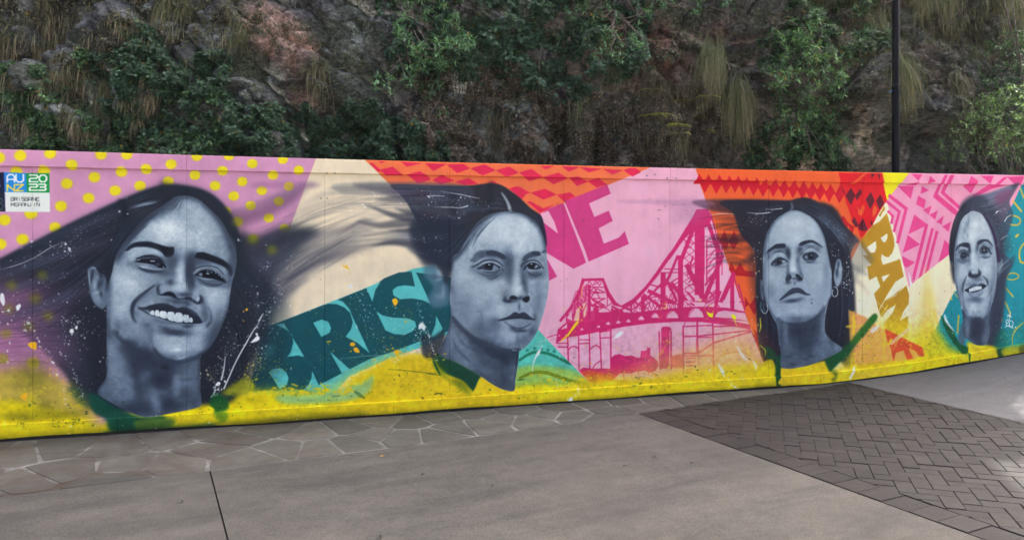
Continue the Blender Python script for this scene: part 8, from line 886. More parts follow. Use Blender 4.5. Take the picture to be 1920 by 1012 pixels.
('t','NZ',(53,2062),(52.1,1),(0,51),11.4,(238,206,74)),('t','20',(215,2141),(53,1.1),(0,55),12,(236,244,238)),('t','23',(216,2070),(50.9,.9),(0,50),12,(236,244,238)),('t','BRISBANE',(81,1980),(20.8,.3),(0,28),3.7,(44,48,56)),('t','MEAANJIN',(82,1936),(20.8,.3),(0,25),3.7,(44,48,56)),('l',[(0,1993),(15,1999),(19,1977),(5,1965)],[4],(120,150,160),.8,0,1),
('l',[(0,1948),(15,1959),(22,1926),(10,1908)],[4],(110,150,150),.8,0,1),('l',[(0,1903),(24,1909)],[4],(120,160,160),.8,0,1),('l',[(-29,1902),(-10,1959),(5,2005)],[5.1],(120,150,160),.7,0,1),('l',[(0,2112),(5,2095)],[5.1],(200,210,220),.8,0,1),('b',(2575,2038),(6,0),(0,-6),(60,54,56),.8),('b',(2628,2039),(6,0),(0,-6),(60,54,56),.8),('b',(2696,2275),(6,0),(0,-6),(60,54,56),.8),
('b',(2623,2273),(6,0),(0,-6),(60,54,56),.8),('b',(5892,2317),(8,0),(0,-7),(60,54,56),.8),('b',(5983,2330),(8,0),(0,-7),(60,54,56),.8),('b',(6125,2293),(8,0),(0,-7),(60,54,56),.8),('b',(6224,2295),(8,0),(0,-7),(60,54,56),.8),('b',(4910,2015),(7,0),(0,-7),(60,54,56),.8),('b',(4990,2043),(7,0),(0,-7),(60,54,56),.8),('b',(5188,1847),(8,0),(0,-7),(60,54,56),.8),
('y',[(5825,2002),(6193,1977),(6569,2037)],40,79,3.4,(90,70,90),.7,_,173,1.6),('y',[(6380,2092),(6131,1948),(6505,1807)],30,114,3.4,(100,80,100),.6,_,174,1.6),('b',(6442,2007),(251,2),(0,-80),(150,110,150),.35),('b',(6380,1893),(188,1),(0,-91),(150,110,150),.3),('l',[(6020,1953),(6069,1959)],[3.4,5.6],(70,50,60),.8,0,1),
('p',[(5644,2056),(6569,2066),(6607,2009),(5704,2023)],(170,120,160),.35,11.3,1),('p',[(2047,2177),(2527,2182),(2498,2132),(2001,2123)],(130,84,130),.4,14.7,1),
]
PAINT_GAIN = np.array([1.13, 1.14, 0.99])
# ---------------------------------------------------------------- the painted hoarding
for _o in MURAL: OPS[_o[0]](*_o[1:])
_rg = np.random.default_rng(3)
lin = np.clip(CANVAS, 0, 255)/255.
lin = np.where(lin <= .04045, lin/12.92, ((lin+.055)/1.055)**2.4)*PAINT_GAIN
buf = np.ones((MH, MW, 4), np.float32); buf[..., :3] = np.clip(lin, 0, .9)[::-1]
enc = buf[..., :3]; buf[..., :3] = np.where(enc <= .0031308, enc*12.92, 1.055*np.power(enc, 1/2.4)-.055)
img = bpy.data.images.new('mural_paint', MW, MH, alpha=False)
img.pixels.foreach_set(buf.ravel()); img.update(); img.pack()
k = NT('spray_painted_board')
uvn = k.n('UVMap'); tex = k.n('TexImage', image=img, interpolation='Cubic', extension='EXTEND'); k.l(uvn.outputs[0], tex.inputs[0])
p = k.pos()
dirt = k.ramp(k.noise(k.mapped(p, (3, 3, .5)), 2.2, 6, .62), [(.30, G3(.90)), (.62, G3(1.0))])
k.l(k.mix(1.0, tex.outputs[0], dirt, 'MULTIPLY'), k.b.inputs['Base Color'])
k.l(k.ramp(k.noise(p, 5, 5), [(.3, G3(.48)), (.7, G3(.68))]), k.b.inputs['Roughness'])
k.b.inputs['Specular IOR Level'].default_value = .16
n1 = k.bump(k.noise(p, 1.6, 3), .12, .03)
k.l(k.bump(k.noise(p, 90, 4, .6), .10, .003, n1), k.b.inputs['Normal'])
M_MURAL = k.m
M_DARK = plain('weathered_dark_timber', (.05, .045, .04), .8).m
M_SCREW = plain('screw_steel', (.20, .19, .18), .45, .7).m
def muv(s, z): return ((s*1000-S0)*RES/MW, (z*1000-Z0)*RES/MH)
def board(name, s0, s1, zlo, zhi, proud, thick, parent, nseg=1, bev=.003):
    """flat board on the hoarding line; front face bevelled, painted with the part of the mural that falls on it"""
    V, UV = [], []
    ss = np.linspace(s0, s1, nseg+1)
    x0, y0 = wall_xy(s0); x1, y1 = wall_xy(s1)
    t = np.array([x1-x0, y1-y0]); t /= np.linalg.norm(t); nrm = np.array([t[1], -t[0]])
    def ring(s, inset_s, off, iz):
        f = (s-s0)/(s1-s0); b = np.array([x0+(x1-x0)*f, y0+(y1-y0)*f])+t*inset_s+nrm*off
        lo, hi = zlo(s)+iz, zhi(s)-iz
        for z in (lo, hi): V.append((b[0], b[1], z)); UV.append(muv(s, z))
    Fs = []
    for i, s in enumerate(ss):
        e = bev if i == 0 else (-bev if i == nseg else 0)
        ring(s, e, proud, bev); ring(s, 0, proud-bev, 0); ring(s, 0, proud-thick, 0)
    for i in range(nseg):
        a, b = i*6, i*6+6
        Fs += [(a, b, b+1, a+1), (a+2, b+2, b, a), (a+1, b+1, b+3, a+3), (a+4, b+4, b+2, a+2), (a+3, b+3, b+5, a+5), (a+5, b+5, b+4, a+4)]
    e = nseg*6
    Fs += [(0, 1, 3, 2), (2, 3, 5, 4), (e+1, e, e+2, e+3), (e+3, e+2, e+4, e+5)]
    return mesh_obj(name, V, Fs, M_MURAL, parent, uv=UV)
hx, hy = wall_xy(5.4)
hoard = tag(empty('mural_hoarding'), 'long timber hoarding painted with four large grey portraits on bright colour blocks', 'hoarding')
SEAMS = [1.421+1.1865*i for i in range(-2, 12)]
rj = random.Random(5)
for a, b in zip(SEAMS[:-1], SEAMS[1:]):
    pr = rj.uniform(-.0016, .0016)
    board('panel', a+.0007, b-.0007, lambda s: base_z(s)+.03, lambda s: 2.385, pr, .014, hoard)
for i in range(-2, 12, 2):                                   # top fascia and foot boards, two panels long
    a = SEAMS[0]+(i+2)*1.1865; b = min(a+2*1.1865, SEAMS[-1])
    if b-a < .3: continue
    board('fascia_board', a+.001, b-.001, lambda s: 2.263+.002*s, lambda s: 2.40, .020, .018, hoard, 2)
    o2 = .55; a2, b2 = max(SEAMS[0], a-o2+.0), min(b-o2, SEAMS[-1])
    board('foot_board', a2+.001, b2-.001, lambda s: base_z(s)+.020+.006*math.sin(s*2.1)+.004*math.sin(s*5.3), lambda s: base_z(s)+.140-.0016*max(0, s), .019, .018, hoard, 6)
M_GAP_SHADE = plain('gap_shade_dark', (.02, .018, .016), .9).m  # near-black, stands in for the shadow line under the boards
board('foot_board', SEAMS[-1]-.55+.001, SEAMS[-1], lambda s: base_z(s)+.018, lambda s: base_z(s)+.125, .019, .018, hoard, 2)
# timber frame behind the boards, plus a dark bar for the gap shade
def bar(name, p0, p1, w, mat, parent):
    p0, p1 = np.array(p0, float), np.array(p1, float); d = p1-p0; L = np.linalg.norm(d); d /= L
    u = np.cross(d, (0, 0, 1)); u = np.array([1., 0, 0]) if np.linalg.norm(u) < .1 else u/np.linalg.norm(u); v = np.cross(d, u)
    V = [q+sx*u*w/2+sy*v*w/2 for q in (p0, p1) for sx, sy in ((-1, -1), (1, -1), (1, 1), (-1, 1))]
    return mesh_obj(name, V, [(0, 1, 2, 3), (7, 6, 5, 4), (0, 4, 5, 1), (1, 5, 6, 2), (2, 6, 7, 3), (3, 7, 4, 0)], mat, parent)
for a, b in zip(SEAMS[:-1], SEAMS[1:]):
    x, y = wall_xy(a); x2, y2 = wall_xy(b)
    bar('frame_post', (x+.02, y+.06, base_z(a)-.1), (x+.02, y+.06, 2.37), .07, M_DARK, hoard)
    bar('gap_shade_bar', (x, y+.03, base_z(a)-.005), (x2, y2+.03, base_z(b)-.005), .075, M_GAP_SHADE, hoard)  # added dark strip in place of the contact shadow
    bar('frame_rail', (x+.05, y+.055, 2.33), (x2-.02, y2+.055, 2.33), .06, M_DARK, hoard)
# screws that hold the boards
def screw(s, z, proud):
    x, y = wall_xy(s); x2, y2 = wall_xy(s+.01); t = np.array([x2-x, y2-y]); t /= np.linalg.norm(t); nr = np.array([t[1], -t[0]])
    V, r = [], .0055
    for off, rr in ((proud-.001, r), (proud+.0022, r*.8)):
        for j in range(6):
            a = j*math.pi/3; V.append((x+t[0]*math.cos(a)*rr+nr[0]*off, y+t[1]*math.cos(a)*rr+nr[1]*off, z+math.sin(a)*rr))
    mesh_obj('screw', V, [tuple(range(6, 12))]+[(j, (j+1) % 6, (j+1) % 6+6, j+6) for j in range(6)], M_SCREW, hoard)
for i, a in enumerate(SEAMS[1:-1]):
    for e in (-.035, .035):
        for zz in (.55, 1.25, 1.98):
            if (i*7+int(zz*10)+int(e > 0)) % 3: screw(a+e, zz+rj.uniform(-.03, .03), .0015)
        screw(a+e+rj.uniform(-.01, .01), 2.285+.002*a, .020)
        screw(a+e*3, float(base_z(a))+.075+rj.uniform(-.02, .02), .019)
# ---------------------------------------------------------------- the cliff
def h2(ix, iy, s):
    n = (ix.astype(np.int64)*374761393+iy.astype(np.int64)*668265263+s*974711) & 0x7fffffff
    n = ((n ^ (n >> 13))*1274126177) & 0x7fffffff
    return ((n ^ (n >> 16)) & 0xffff)/65535.
def vn(x, y, s):
    ix, iy = np.floor(x), np.floor(y); fx, fy = x-ix, y-iy; fx = fx*fx*(3-2*fx); fy = fy*fy*(3-2*fy)
    a, b, c, d = h2(ix, iy, s), h2(ix+1, iy, s), h2(ix, iy+1, s), h2(ix+1, iy+1, s)
    return (a*(1-fx)+b*fx)*(1-fy)+(c*(1-fx)+d*fx)*fy
def fbm(x, y, s, o=5, r=.5):
    t = 0; a = 1; n = 0
    for i in range(o): t = t+a*vn(x*2**i+i*7.3, y*2**i+i*3.1, s+i); n += a; a *= r
    return t/n
def blocks(x, y, s):
    """fractured rock: every cell is a tilted facet, cells part along crevices"""
    ix, iy = np.floor(x), np.floor(y); d1 = np.full(x.shape, 9.); d2 = np.full(x.shape, 9.); val = np.zeros(x.shape); 
    for di in (-1, 0, 1):
        for dj in (-1, 0, 1):
            cx, cy = ix+di, iy+dj
            px, py = cx+.15+.7*h2(cx, cy, s), cy+.15+.7*h2(cx, cy, s+1)
            dx, dy = x-px, y-py; d = np.abs(dx)*.6+np.hypot(dx, dy)*.6
            v = (h2(cx, cy, s+2)-.5)+dx*(h2(cx, cy, s+3)-.5)*1.5+dy*(h2(cx, cy, s+4)-.35)*1.5
            near = d < d1
            d2 = np.where(near, d1, np.minimum(d2, d)); val = np.where(near, v, val); d1 = np.where(near, d, d1)
    return val, d2-d1
def sst(a, b, x): t = np.clip((x-a)/(b-a), 0, 1); return t*t*(3-2*t)
def PXZ(px, py, Y=9.4): return (px-CXP)*Y/FPX, EYE-(py-HYP)*Y/FPX
def ell(x, z, px, py, rx, rz, ang=0, at=None):
    cx, cz = PXZ(px, py) if at is None else at; a = R(ang); k = 9.4/FPX
    dx, dz = x-cx, -(z-cz)
    u = (dx*math.cos(a)+dz*math.sin(a))/(rx*k); v = (-dx*math.sin(a)+dz*math.cos(a))/(rz*k)
    return np.exp(-(u*u+v*v)**1.5)
LEDGE_X = np.array([PXZ(p, 0)[0] for p in (1380, 1545, 1590, 1650, 1720, 1790, 1860, 1960)]); LEDGE_Z = np.array([PXZ(0, p)[1] for p in (150, 158, 150, 168, 178, 196, 208, 215)])
def cliff_y(x, z, full=False):
    x = np.asarray(x, float); z = np.asarray(z, float)
    wx = x+.35*(fbm(x*.7, z*.7, 91, 3)-.5); wz = z+.35*(fbm(x*.7+9, z*.7, 92, 3)-.5)
    y = np.polyval(WC, np.clip(x, -9, 7))+1.75+.16*np.clip(z-2, -2, 6)+.10*np.clip(z-7, 0, 40)
    y = y+.5*np.clip(-x-9, 0, 30)+.5*np.clip(x-7.2, 0, 30)+3.*np.clip(x-7.85-.08*(z-5)-.6*(fbm(z*.8, z*0, 77, 3)-.5), 0, 30)*sst(5.3, 6.4, z)
    y = y-.8*(fbm(x*.32, z*.4, 1, 3)-.5)
    ca, sa = math.cos(.6), math.sin(.6); u, v = wx*ca-wz*sa, wx*sa+wz*ca
    b1, c1 = blocks(u*.62, v*1.15, 11); b2, c2 = blocks(u*1.7, v*2.6, 31); b3, c3 = blocks(u*4.6, v*7., 51)
    calm = np.clip(ell(x, z, 1650, 270, 150, 55)+ell(x, z, 525, 70, 60, 60)*.7, 0, 1)
    k2 = 1-.75*calm
    b4, c4 = blocks(u*11., v*16., 61)
    y = y-.36*b1-(.26*b2+.11*b3+.04*b4)*k2
    y = y+.34*np.exp(-c1/.05)*(1-.6*calm)+k2*(.20*np.exp(-c2/.06)+.08*np.exp(-c3/.08)+.03*np.exp(-c4/.1))
    y = y-.12*(fbm(x*3, z*3, 5, 5)-.5)-.07*(fbm(x*13, z*13, 6, 3)-.5)
    lz = np.interp(x, LEDGE_X, LEDGE_Z)+.10*(fbm(x*2.2, x*0, 71, 4)-.5)
    win = sst(LEDGE_X[0], LEDGE_X[1]+.15, x)*(1-sst(6.3, 7.2, x))
    y = y-.62*win*sst(-.02, .07, z-lz)*(1-.7*sst(.5, 1.6, z-lz))+.10*win*sst(-.55, -.1, z-lz)*(1-sst(-.02, .07, z-lz))
    x2, z2 = PXZ(1275, 152); y = y-.40*sst(-.03, .05, z-z2-.05*np.sin(x*5))*(1-sst(.25, .9, z-z2))*np.exp(-((x-x2)/.75)**4)
    y = y+.75*ell(x, z, 1058, 245, 26, 42)+.45*ell(x, z, 1130, 270, 14, 60)
    y = y-.30*ell(x, z, 525, 75, 62, 52, 35)-.2*ell(x, z, 330, 95, 40, 30)-.25*ell(x, z, 985, 265, 50, 45)
    if full: return y, np.minimum(c1*2.2, c2), b1, b2
    return y
def ray_cliff(px, py):
    px = np.asarray(px, float); py = np.asarray(py, float); y = np.full(px.shape, 9.3)
    for _ in range(14): y = .45*y+.55*np.clip(cliff_y((px-CXP)*y/FPX, EYE-(py-HYP)*y/FPX), 7.6, 13.5)
    return np.stack([(px-CXP)*y/FPX, y, EYE-(py-HYP)*y/FPX], -1)
zs = np.concatenate([np.linspace(-.6, 2., 14), np.arange(2.06, 5.6, .024), np.linspace(5.7, 21, 60)])
xs = np.concatenate([np.linspace(-34, -8, 40), np.arange(-7.8, 8., .024), np.linspace(8.1, 34, 50)])
XX, ZZ = np.meshgrid(xs, zs); YY, CR, B1, B2 = cliff_y(XX, ZZ, True)
# rock colours: grey brown, rust, pink, pale lichen
def tint(col, c, m): return col*(1-m[..., None])+np.array(c)*m[..., None]
f1, f2, f3 = fbm(XX*.9, ZZ*1.3, 201, 5), fbm(XX*2.6, ZZ*2.6, 202, 5), fbm(XX*7, ZZ*7, 203, 4)
col = np.ones(XX.shape+(3,))*np.array([.112, .118, .122])
col = tint(col, (.060, .056, .056), sst(.45, .62, f2)*.8)
right = sst(-1., 2.5, XX)
col = tint(col, (.150, .118, .088), right*.75*sst(.3, .6, f1))
col = tint(col, (.130, .068, .045), np.clip(ell(XX, ZZ, 1240, 70, 90, 80)+ell(XX, ZZ, 1420, 50, 60, 70)+.6*ell(XX, ZZ, 600, 200, 45, 45), 0, 1)*sst(.3, .55, f2+.15))
_p = ray_cliff(np.array([524.]), np.array([64.]))[0]; PINK = np.clip(ell(XX, ZZ, 0, 0, 62, 34, 48, (_p[0], _p[2]))*2., 0, 1)*sst(.25, .36, f3*.5+f2*.5)
col = tint(col, (.36, .31, .235), np.clip(ell(XX, ZZ, 1650, 268, 150, 62)*1.3, 0, 1)*.9)
lich = sst(.56, .70, fbm(XX*1.7+20, ZZ*1.7, 204, 5))*.5
for q in ((150, 50, 40, 50), (360, 85, 40, 35), (450, 130, 30, 60), (345, 230, 40, 30), (960, 225, 40, 60), (1000, 275, 60, 40), (1345, 255, 30, 60), (1365, 120, 40, 30), (665, 80, 40, 90), (145, 285, 60, 20), (95, 240, 50, 30), (1740, 110, 50, 40), (1110, 265, 30, 50), (260, 230, 60, 50)):
    lich = np.maximum(lich, ell(XX, ZZ, *q)*.95)
col = tint(col, (.33, .375, .35), np.clip(lich*sst(.38, .52, f3*.6+f2*.4+.05), 0, 1)*(1-.45*right))
col = tint(col, (.05, .060, .040), sst(.5, .60, fbm(XX*3+5, ZZ*3, 207, 5, .6))*.7)
col = tint(col, (.36, .245, .205), PINK)
k = NT('weathered_rock'); p = k.pos()
at = k.n('VertexColor', layer_name='tone')
c = k.mix(1.0, at.outputs[0], k.ramp(k.noise(k.mapped(p, (1, 1, 1.8), (.3, .6, 0)), 13, 10, .74, .3), [(.36, G3(.32)), (.5, G3(.9)), (.64, G3(1.75))]), 'MULTIPLY')
c = k.mix(1.0, c, k.ramp(k.noise(p, 120, 3, .7), [(.3, G3(.72)), (.7, G3(1.25))]), 'MULTIPLY')
k.l(c, k.b.inputs['Base Color']); k.b.inputs['Roughness'].default_value = .82; k.b.inputs['Specular IOR Level'].default_value = .3
nb = k.bump(k.noise(p, 7, 10, .72, .4), 1.0, .16)
k.l(k.bump(k.noise(p, 45, 5, .7), .9, .03, nb), k.b.inputs['Normal'])
w = len(xs); idx = (np.arange(len(zs)-1)[:, None]*w+np.arange(w-1)[None]).ravel()
tag(mesh_obj('cliff', np.stack([XX, YY, ZZ], 2).reshape(-1, 3), np.stack([idx, idx+1, idx+w+1, idx+w], 1), k.m, smooth=False, col=np.clip(col.reshape(-1, 3)*1.3, 0, .8)), 'steep weathered rock cliff rising behind the hoarding', kind='structure')
# ---------------------------------------------------------------- plants
NR = np.random.default_rng(17); LEAF_GAIN = 1.9
def leaf_mat(name, rough=.5, trans=.3, spec=.4):
    k = NT(name); at = k.n('VertexColor', layer_name='tone')
    k.l(at.outputs[0], k.b.inputs['Base Color']); k.b.inputs['Roughness'].default_value = rough; k.b.inputs['Specular IOR Level'].default_value = spec
    tr = k.n('BsdfTranslucent'); k.l(k.mix(1.0, at.outputs[0], (1.2, 1.35, .6), 'MULTIPLY'), tr.inputs[0])
    mx = k.n('MixShader'); mx.inputs[0].default_value = trans
    k.l(k.b.outputs[0], mx.inputs[1]); k.l(tr.outputs[0], mx.inputs[2]); k.l(mx.outputs[0], k.out.inputs[0])
    return k.m
M_LEAF = leaf_mat('leaf', .55, .28); M_GLOSS = leaf_mat('glossy_leaf', .6, .30, .2); M_GRASS = leaf_mat('grass_blade', .7, .25, .2)
kb = NT('bark'); pb = kb.pos(); kb.l(kb.ramp(kb.noise(pb, 30, 4), [(.3, (.07, .055, .045)), (.7, (.20, .165, .13))]), kb.b.inputs['Base Color']); kb.b.inputs['Roughness'].default_value = .9
M_BARK = kb.m
def unit(v): return v/(np.linalg.norm(v, axis=-1, keepdims=True)+1e-9)
def leaves(P, D, up, size, asp, cols):
    """one folded blade per point: P base, D pointing direction, up roughly the upper side"""
    n = len(P); D = unit(D); side = unit(np.cross(D, up)); nn = np.cross(side, D); s = size[:, None]
    mid = P+D*s*.5-nn*s*.05
    V = np.stack([P, mid+side*s*asp/2+nn*s*.07, P+D*s-nn*s*.12, mid-side*s*asp/2+nn*s*.07], 1).reshape(-1, 3)
    b = np.arange(n)[:, None]*4; Fi = np.vstack([b+np.array([[0, 1, 2]]), b+np.array([[0, 2, 3]])])
    cc = np.repeat(cols, 4, 0)
    return V, Fi, cc
def shades(n, a, b, yellow=0., g=1.7):
    t = NR.random(n)[:, None]**g; c = (np.array(a)*(1-t)+np.array(b)*t)*LEAF_GAIN
    if yellow: m = NR.random(n) < yellow; c[m] = np.array([.30, .21, .03])*NR.uniform(.5, 1.1, (m.sum(), 1))
    return c*NR.uniform(.6, 1.3, (n, 1))
def in_poly(px, py, poly):
    poly = np.array(poly, float).reshape(-1, 2); r = np.zeros(px.shape, bool)
    for (x0, y0), (x1, y1) in zip(poly, np.roll(poly, -1, 0)):
        c = ((y0 > py) != (y1 > py)); r ^= c & (px < (x1-x0)*(py-y0)/(y1-y0+1e-9)+x0)
    return r
def sample_poly(poly, n):
    q = np.array(poly, float).reshape(-1, 2); lo, hi = q.min(0), q.max(0); out = np.zeros((0, 2))
    while len(out) < n:
        c = NR.uniform(lo, hi, (n*2, 2)); out = np.vstack([out, c[in_poly(c[:, 0], c[:, 1], poly)]])
    return out[:n]
def clumpy(poly, n, scale, seed, thr):
    """points in a polygon, thinned by noise so that cover is patchy"""
    c = sample_poly(poly, n*3); f = fbm(c[:, 0]/scale, c[:, 1]/scale, seed, 3)
    edge = np.clip((f-thr)/.08, 0, 1); c = c[NR.random(len(c)) < edge]
    return c[:n]
UPV = np.array([0, 0, 1.])
def creeper(name, polys, dens, size, a, b, label, thick=.16, thr=.44, seed=0, mat=None, yellow=.01):
    V, Fi, cc, n0 = [], [], [], 0
    for i, poly in enumerate(polys):
        q = np.array(poly, float).reshape(-1, 2)
        ar = abs(np.sum(q[:, 0]*np.roll(q[:, 1], -1)-q[:, 1]*np.roll(q[:, 0], -1)))/2
        c = clumpy(poly, int(ar*dens), 26, 300+seed+i, thr)
        if not len(c): continue
        P = ray_cliff(c[:, 0], c[:, 1]); f = fbm(c[:, 0]/17, c[:, 1]/17, 400+seed, 3)
        off = np.clip((f-.3)*1.6, .05, 1)*thick*NR.uniform(.1, 1.25, len(c)); P[:, 1] -= off; P[:, 2] += off*.3
        D = np.stack([NR.normal(0, 1, len(c)), -.7+NR.normal(0, .5, len(c)), -.35+NR.normal(0, .6, len(c))], 1)
        sz = size*NR.uniform(.55, 1.35, len(c)); up = unit(np.stack([NR.normal(0, .4, len(c)), -.7*np.ones(len(c)), .8*np.ones(len(c))], 1))
        v, fi, co = leaves(P, D, up, sz, .72, shades(len(c), a, b, yellow)); V.append(v); Fi.append(fi+n0); cc.append(co); n0 += len(v)
    return tag(mesh_obj(name, np.vstack(V), np.vstack(Fi), mat or M_LEAF, col=np.vstack(cc)), label, kind='stuff')
G_D, G_L = (.016, .040, .022), (.062, .125, .055)
creeper('creeper_cover', [[430, 215, 520, 190, 600, 200, 700, 185, 760, 230, 800, 300, 800, 330, 420, 315, 420, 250], [600, 235, 720, 215, 830, 250, 860, 330, 560, 330], [175, 120, 270, 50, 300, 60, 330, 130, 430, 100, 470, 210, 440, 320, 300, 320, 230, 260]], .50, .044, (.016, .036, .022), (.052, .098, .050), 'dark green leafy creeper covering the lower rock behind the dotted panels', .22, .41, 1)
creeper('creeper_cover', [[90, 100, 200, 100, 260, 170, 250, 300, 180, 320, 60, 300, 60, 180], [0, 120, 90, 120, 130, 260, 120, 320, -40, 320], [200, 170, 330, 150, 440, 190, 440, 320, 220, 320]], .24, .042, G_D, (.085, .150, .055), 'patchy light green creeper over the far left rock', .14, .47, 2)
creeper('creeper_cover', [[700, -20, 1220, -20, 1220, 130, 1050, 200, 900, 160, 730, 130]], .24, .055, (.018, .040, .026), (.055, .105, .055), 'soft green creeper high on the middle of the cliff', .22, .45, 3)
creeper('creeper_cover', [[1480, -20, 1660, -20, 1670, 90, 1560, 110, 1470, 60], [1390, 250, 1560, 240, 1590, 330, 1380, 330], [1420, 60, 1500, 60, 1560, 130, 1420, 140]], .26, .05, (.014, .034, .016), (.055, .100, .035), 'dark creeper beside the lantana shrub', .2, .42, 4)
creeper('dry_scrub', [[820, 130, 1000, 120, 1120, 180, 1200, 210, 1340, 230, 1340, 320, 860, 320, 760, 280, 760, 180], [280, 250, 330, 250, 340, 320, 240, 320], [1180, 200, 1340, 150, 1340, 320, 1180, 320]], .40, .036, (.040, .032, .026), (.155, .125, .090), 'tangled brown dead scrub on the rock above the second portrait', .16, .42, 5, None, .004)
creeper('dry_scrub', [[-20, -20, 500, -20, 480, 60, 300, 90, 160, 130, -20, 110]], .18, .032, (.035, .036, .026), (.13, .12, .075), 'thin dry weeds on the upper left rock', .10, .48, 6)
creeper('moss_cover', [[-30, -20, 1900, -20, 1900, 325, -30, 325]], .09, .024, (.030, .042, .022), (.10, .115, .06), 'small mosses and weeds in the rock crevices', .05, .46, 7)
# hanging grass
def blades(px, py, n, L, wd, a, b, spread, out=.25, gb=1.2, root=(10, 6)):
    c = np.stack([px+NR.normal(0, root[0], n), py+NR.normal(0, root[1], n)], 1)
    P = ray_cliff(c[:, 0], c[:, 1]); P[:, 1] -= .03
    return blade_mesh(P, n, L, wd, a, b, spread, out, gb)
def blade_mesh(P, n, L, wd, a, b, spread, out, gb=1.2):
    ln = L*NR.uniform(.12, 1.3, n); cl_ = NR.normal(0, spread, 9)[NR.integers(0, 9, n)]; ang = cl_*.7+NR.normal(0, spread*.55, n); ln = ln*(1-.55*np.clip(np.abs(ang), 0, 1)); o = out*NR.uniform(.2, 1.6, n)
    ts = np.array([0, .22, .5, .78, 1.]); S = []; wig = NR.normal(0, .03, n); ph = NR.uniform(0, 6, n)
    for t in ts:
        x = np.sin(ang)*ln*(t*1.0-.42*t*t)+wig*ln*np.sin(t*4+ph); yy = -o*ln*(t*1.3-.55*t*t); z = ln*(.16*t-1.08*t**1.6)
        S.append(P+np.stack([x, yy, z], 1))
    S = np.stack(S, 1); wdt = wd*(1-ts**1.6)*.5+.0006
    off = np.stack([np.ones(n), NR.normal(0, .5, n), np.zeros(n)], 1)
    V = np.stack([S-off[:, None]*wdt[None, :, None], S+off[:, None]*wdt[None, :, None]], 2).reshape(-1, 3)
    base = np.arange(n)[:, None]*10; Fi = np.vstack([base+np.array([[2*i, 2*i+1, 2*i+3, 2*i+2]]) for i in range(4)])
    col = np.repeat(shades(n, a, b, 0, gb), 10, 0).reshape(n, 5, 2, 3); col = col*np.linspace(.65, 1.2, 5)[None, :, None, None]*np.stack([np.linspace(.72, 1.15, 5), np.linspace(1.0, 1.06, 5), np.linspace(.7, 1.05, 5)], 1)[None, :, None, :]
    return V, Fi, col.reshape(-1, 3)
STRAW, STRAWD, OLIVE = (.135, .110, .072), (.030, .027, .018), (.038, .052, .020)
def tuft(px, py, n, L, label, a=STRAWD, b=STRAW, spread=.45, out=.32, root=(11, 17), wd=.0062):
    v, fi, co = blades(px, py, int(n*1.9), L*.8, wd, a, b, spread, out, 1.0, root)
    p0 = ray_cliff(np.array([px]), np.array([py]))[0]
    e = tag(empty('grass_tuft', p0), label, 'grass', 'hanging grass tufts on the cliff')
    tag(mesh_obj('blades', v-p0, fi, M_GRASS, e, col=co), kind='stuff')
    crown = blade_mesh(np.repeat(p0[None]+[0, -.04, .02], 30, 0)+NR.normal(0, .05, (30, 3))*[1, .3, .5], 30, L*.4, wd, OLIVE, b, spread*2, out*1.6)
    tag(mesh_obj('young_blades', crown[0]-p0, crown[1], M_GRASS, e, col=crown[2]), kind='stuff')
for a in ((1335, 100, 420, .62, 'big round tuft of olive hanging grass at the left of the two beside the shrub', OLIVE, STRAW), (1378, 175, 520, .85, 'longest green topped hanging grass tuft beside the lantana shrub', OLIVE, STRAW), (1688, 130, 420, .75, 'hanging grass tuft dropping behind the black lamp post', OLIVE, STRAW), (1792, 160, 160, .36, 'small tawny grass tuft under the rock ledge right of the lamp post'), (598, 140, 170, .34, 'pale grass tuft hanging right of the pink rock', STRAWD, STRAW), (935, 243, 260, .40, 'dry straw coloured tuft just above the middle of the hoarding'), (310, 0, 260, .34, 'straw tuft cut by the top edge left of the pink rock', OLIVE, STRAW), (352, 5, 200, .30, 'second straw tuft at the top edge left of the pink rock', OLIVE, STRAW), (440, 0, 110, .20, 'short tuft at the top edge just left of the pink rock'), (98, 50, 220, .38, 'upper straw tuft on the far left rock', STRAWD, STRAW), (96, 80, 200, .30, 'lower straw tuft on the far left rock directly under another'), (10, 95, 260, .42, 'dense straw tuft at the left edge of the picture', STRAWD, STRAW), (140, 180, 220, .32, 'curving pale tuft above the left end of the hoarding'), (200, 172, 200, .30, 'yellowish tuft between the left creepers', OLIVE, STRAW), (286, 190, 160, .28, 'brown tuft in the middle of the dark creeper'), (1285, 270, 220, .34, 'brown dry tuft just above the pink end of the hoarding'), (1090, 205, 160, .34, 'grey green tuft beside the dark hollow', OLIVE, (.12, .115, .08)), (1140, 95, 200, .42, 'thin trailing tuft high above the magenta letters', OLIVE, (.12, .11, .07)), (1725, 0, 320, .42, 'olive tuft at the top edge right of the lamp post', OLIVE, STRAW), (1775, 5, 300, .42, 'middle one of the olive tufts along the top right edge', OLIVE, STRAW), (1905, 10, 260, .36, 'olive tuft in the top right corner', OLIVE, STRAW), (1660, 50, 220, .5, 'trailing grass just left of the lamp post', OLIVE, STRAW), (452, 60, 110, .22, 'wispy tuft on the left edge of the pink rock', OLIVE, STRAW)): tuft(*a)
def grass_stuff(polys, n, L, a, b, label, spread=.4):
    V, Fi, cc, n0 = [], [], [], 0
    for poly in polys:
        c = clumpy(poly, n, 30, 700+len(label), .46); P = ray_cliff(c[:, 0], c[:, 1]); P[:, 1] -= .02
        v, fi, co = blade_mesh(P, len(P), L, .0055, a, b, spread, .35); V.append(v); Fi.append(fi+n0); cc.append(co); n0 += len(v)
    tag(mesh_obj('dry_grass', np.vstack(V), np.vstack(Fi), M_GRASS, col=np.vstack(cc)), label, kind='stuff')
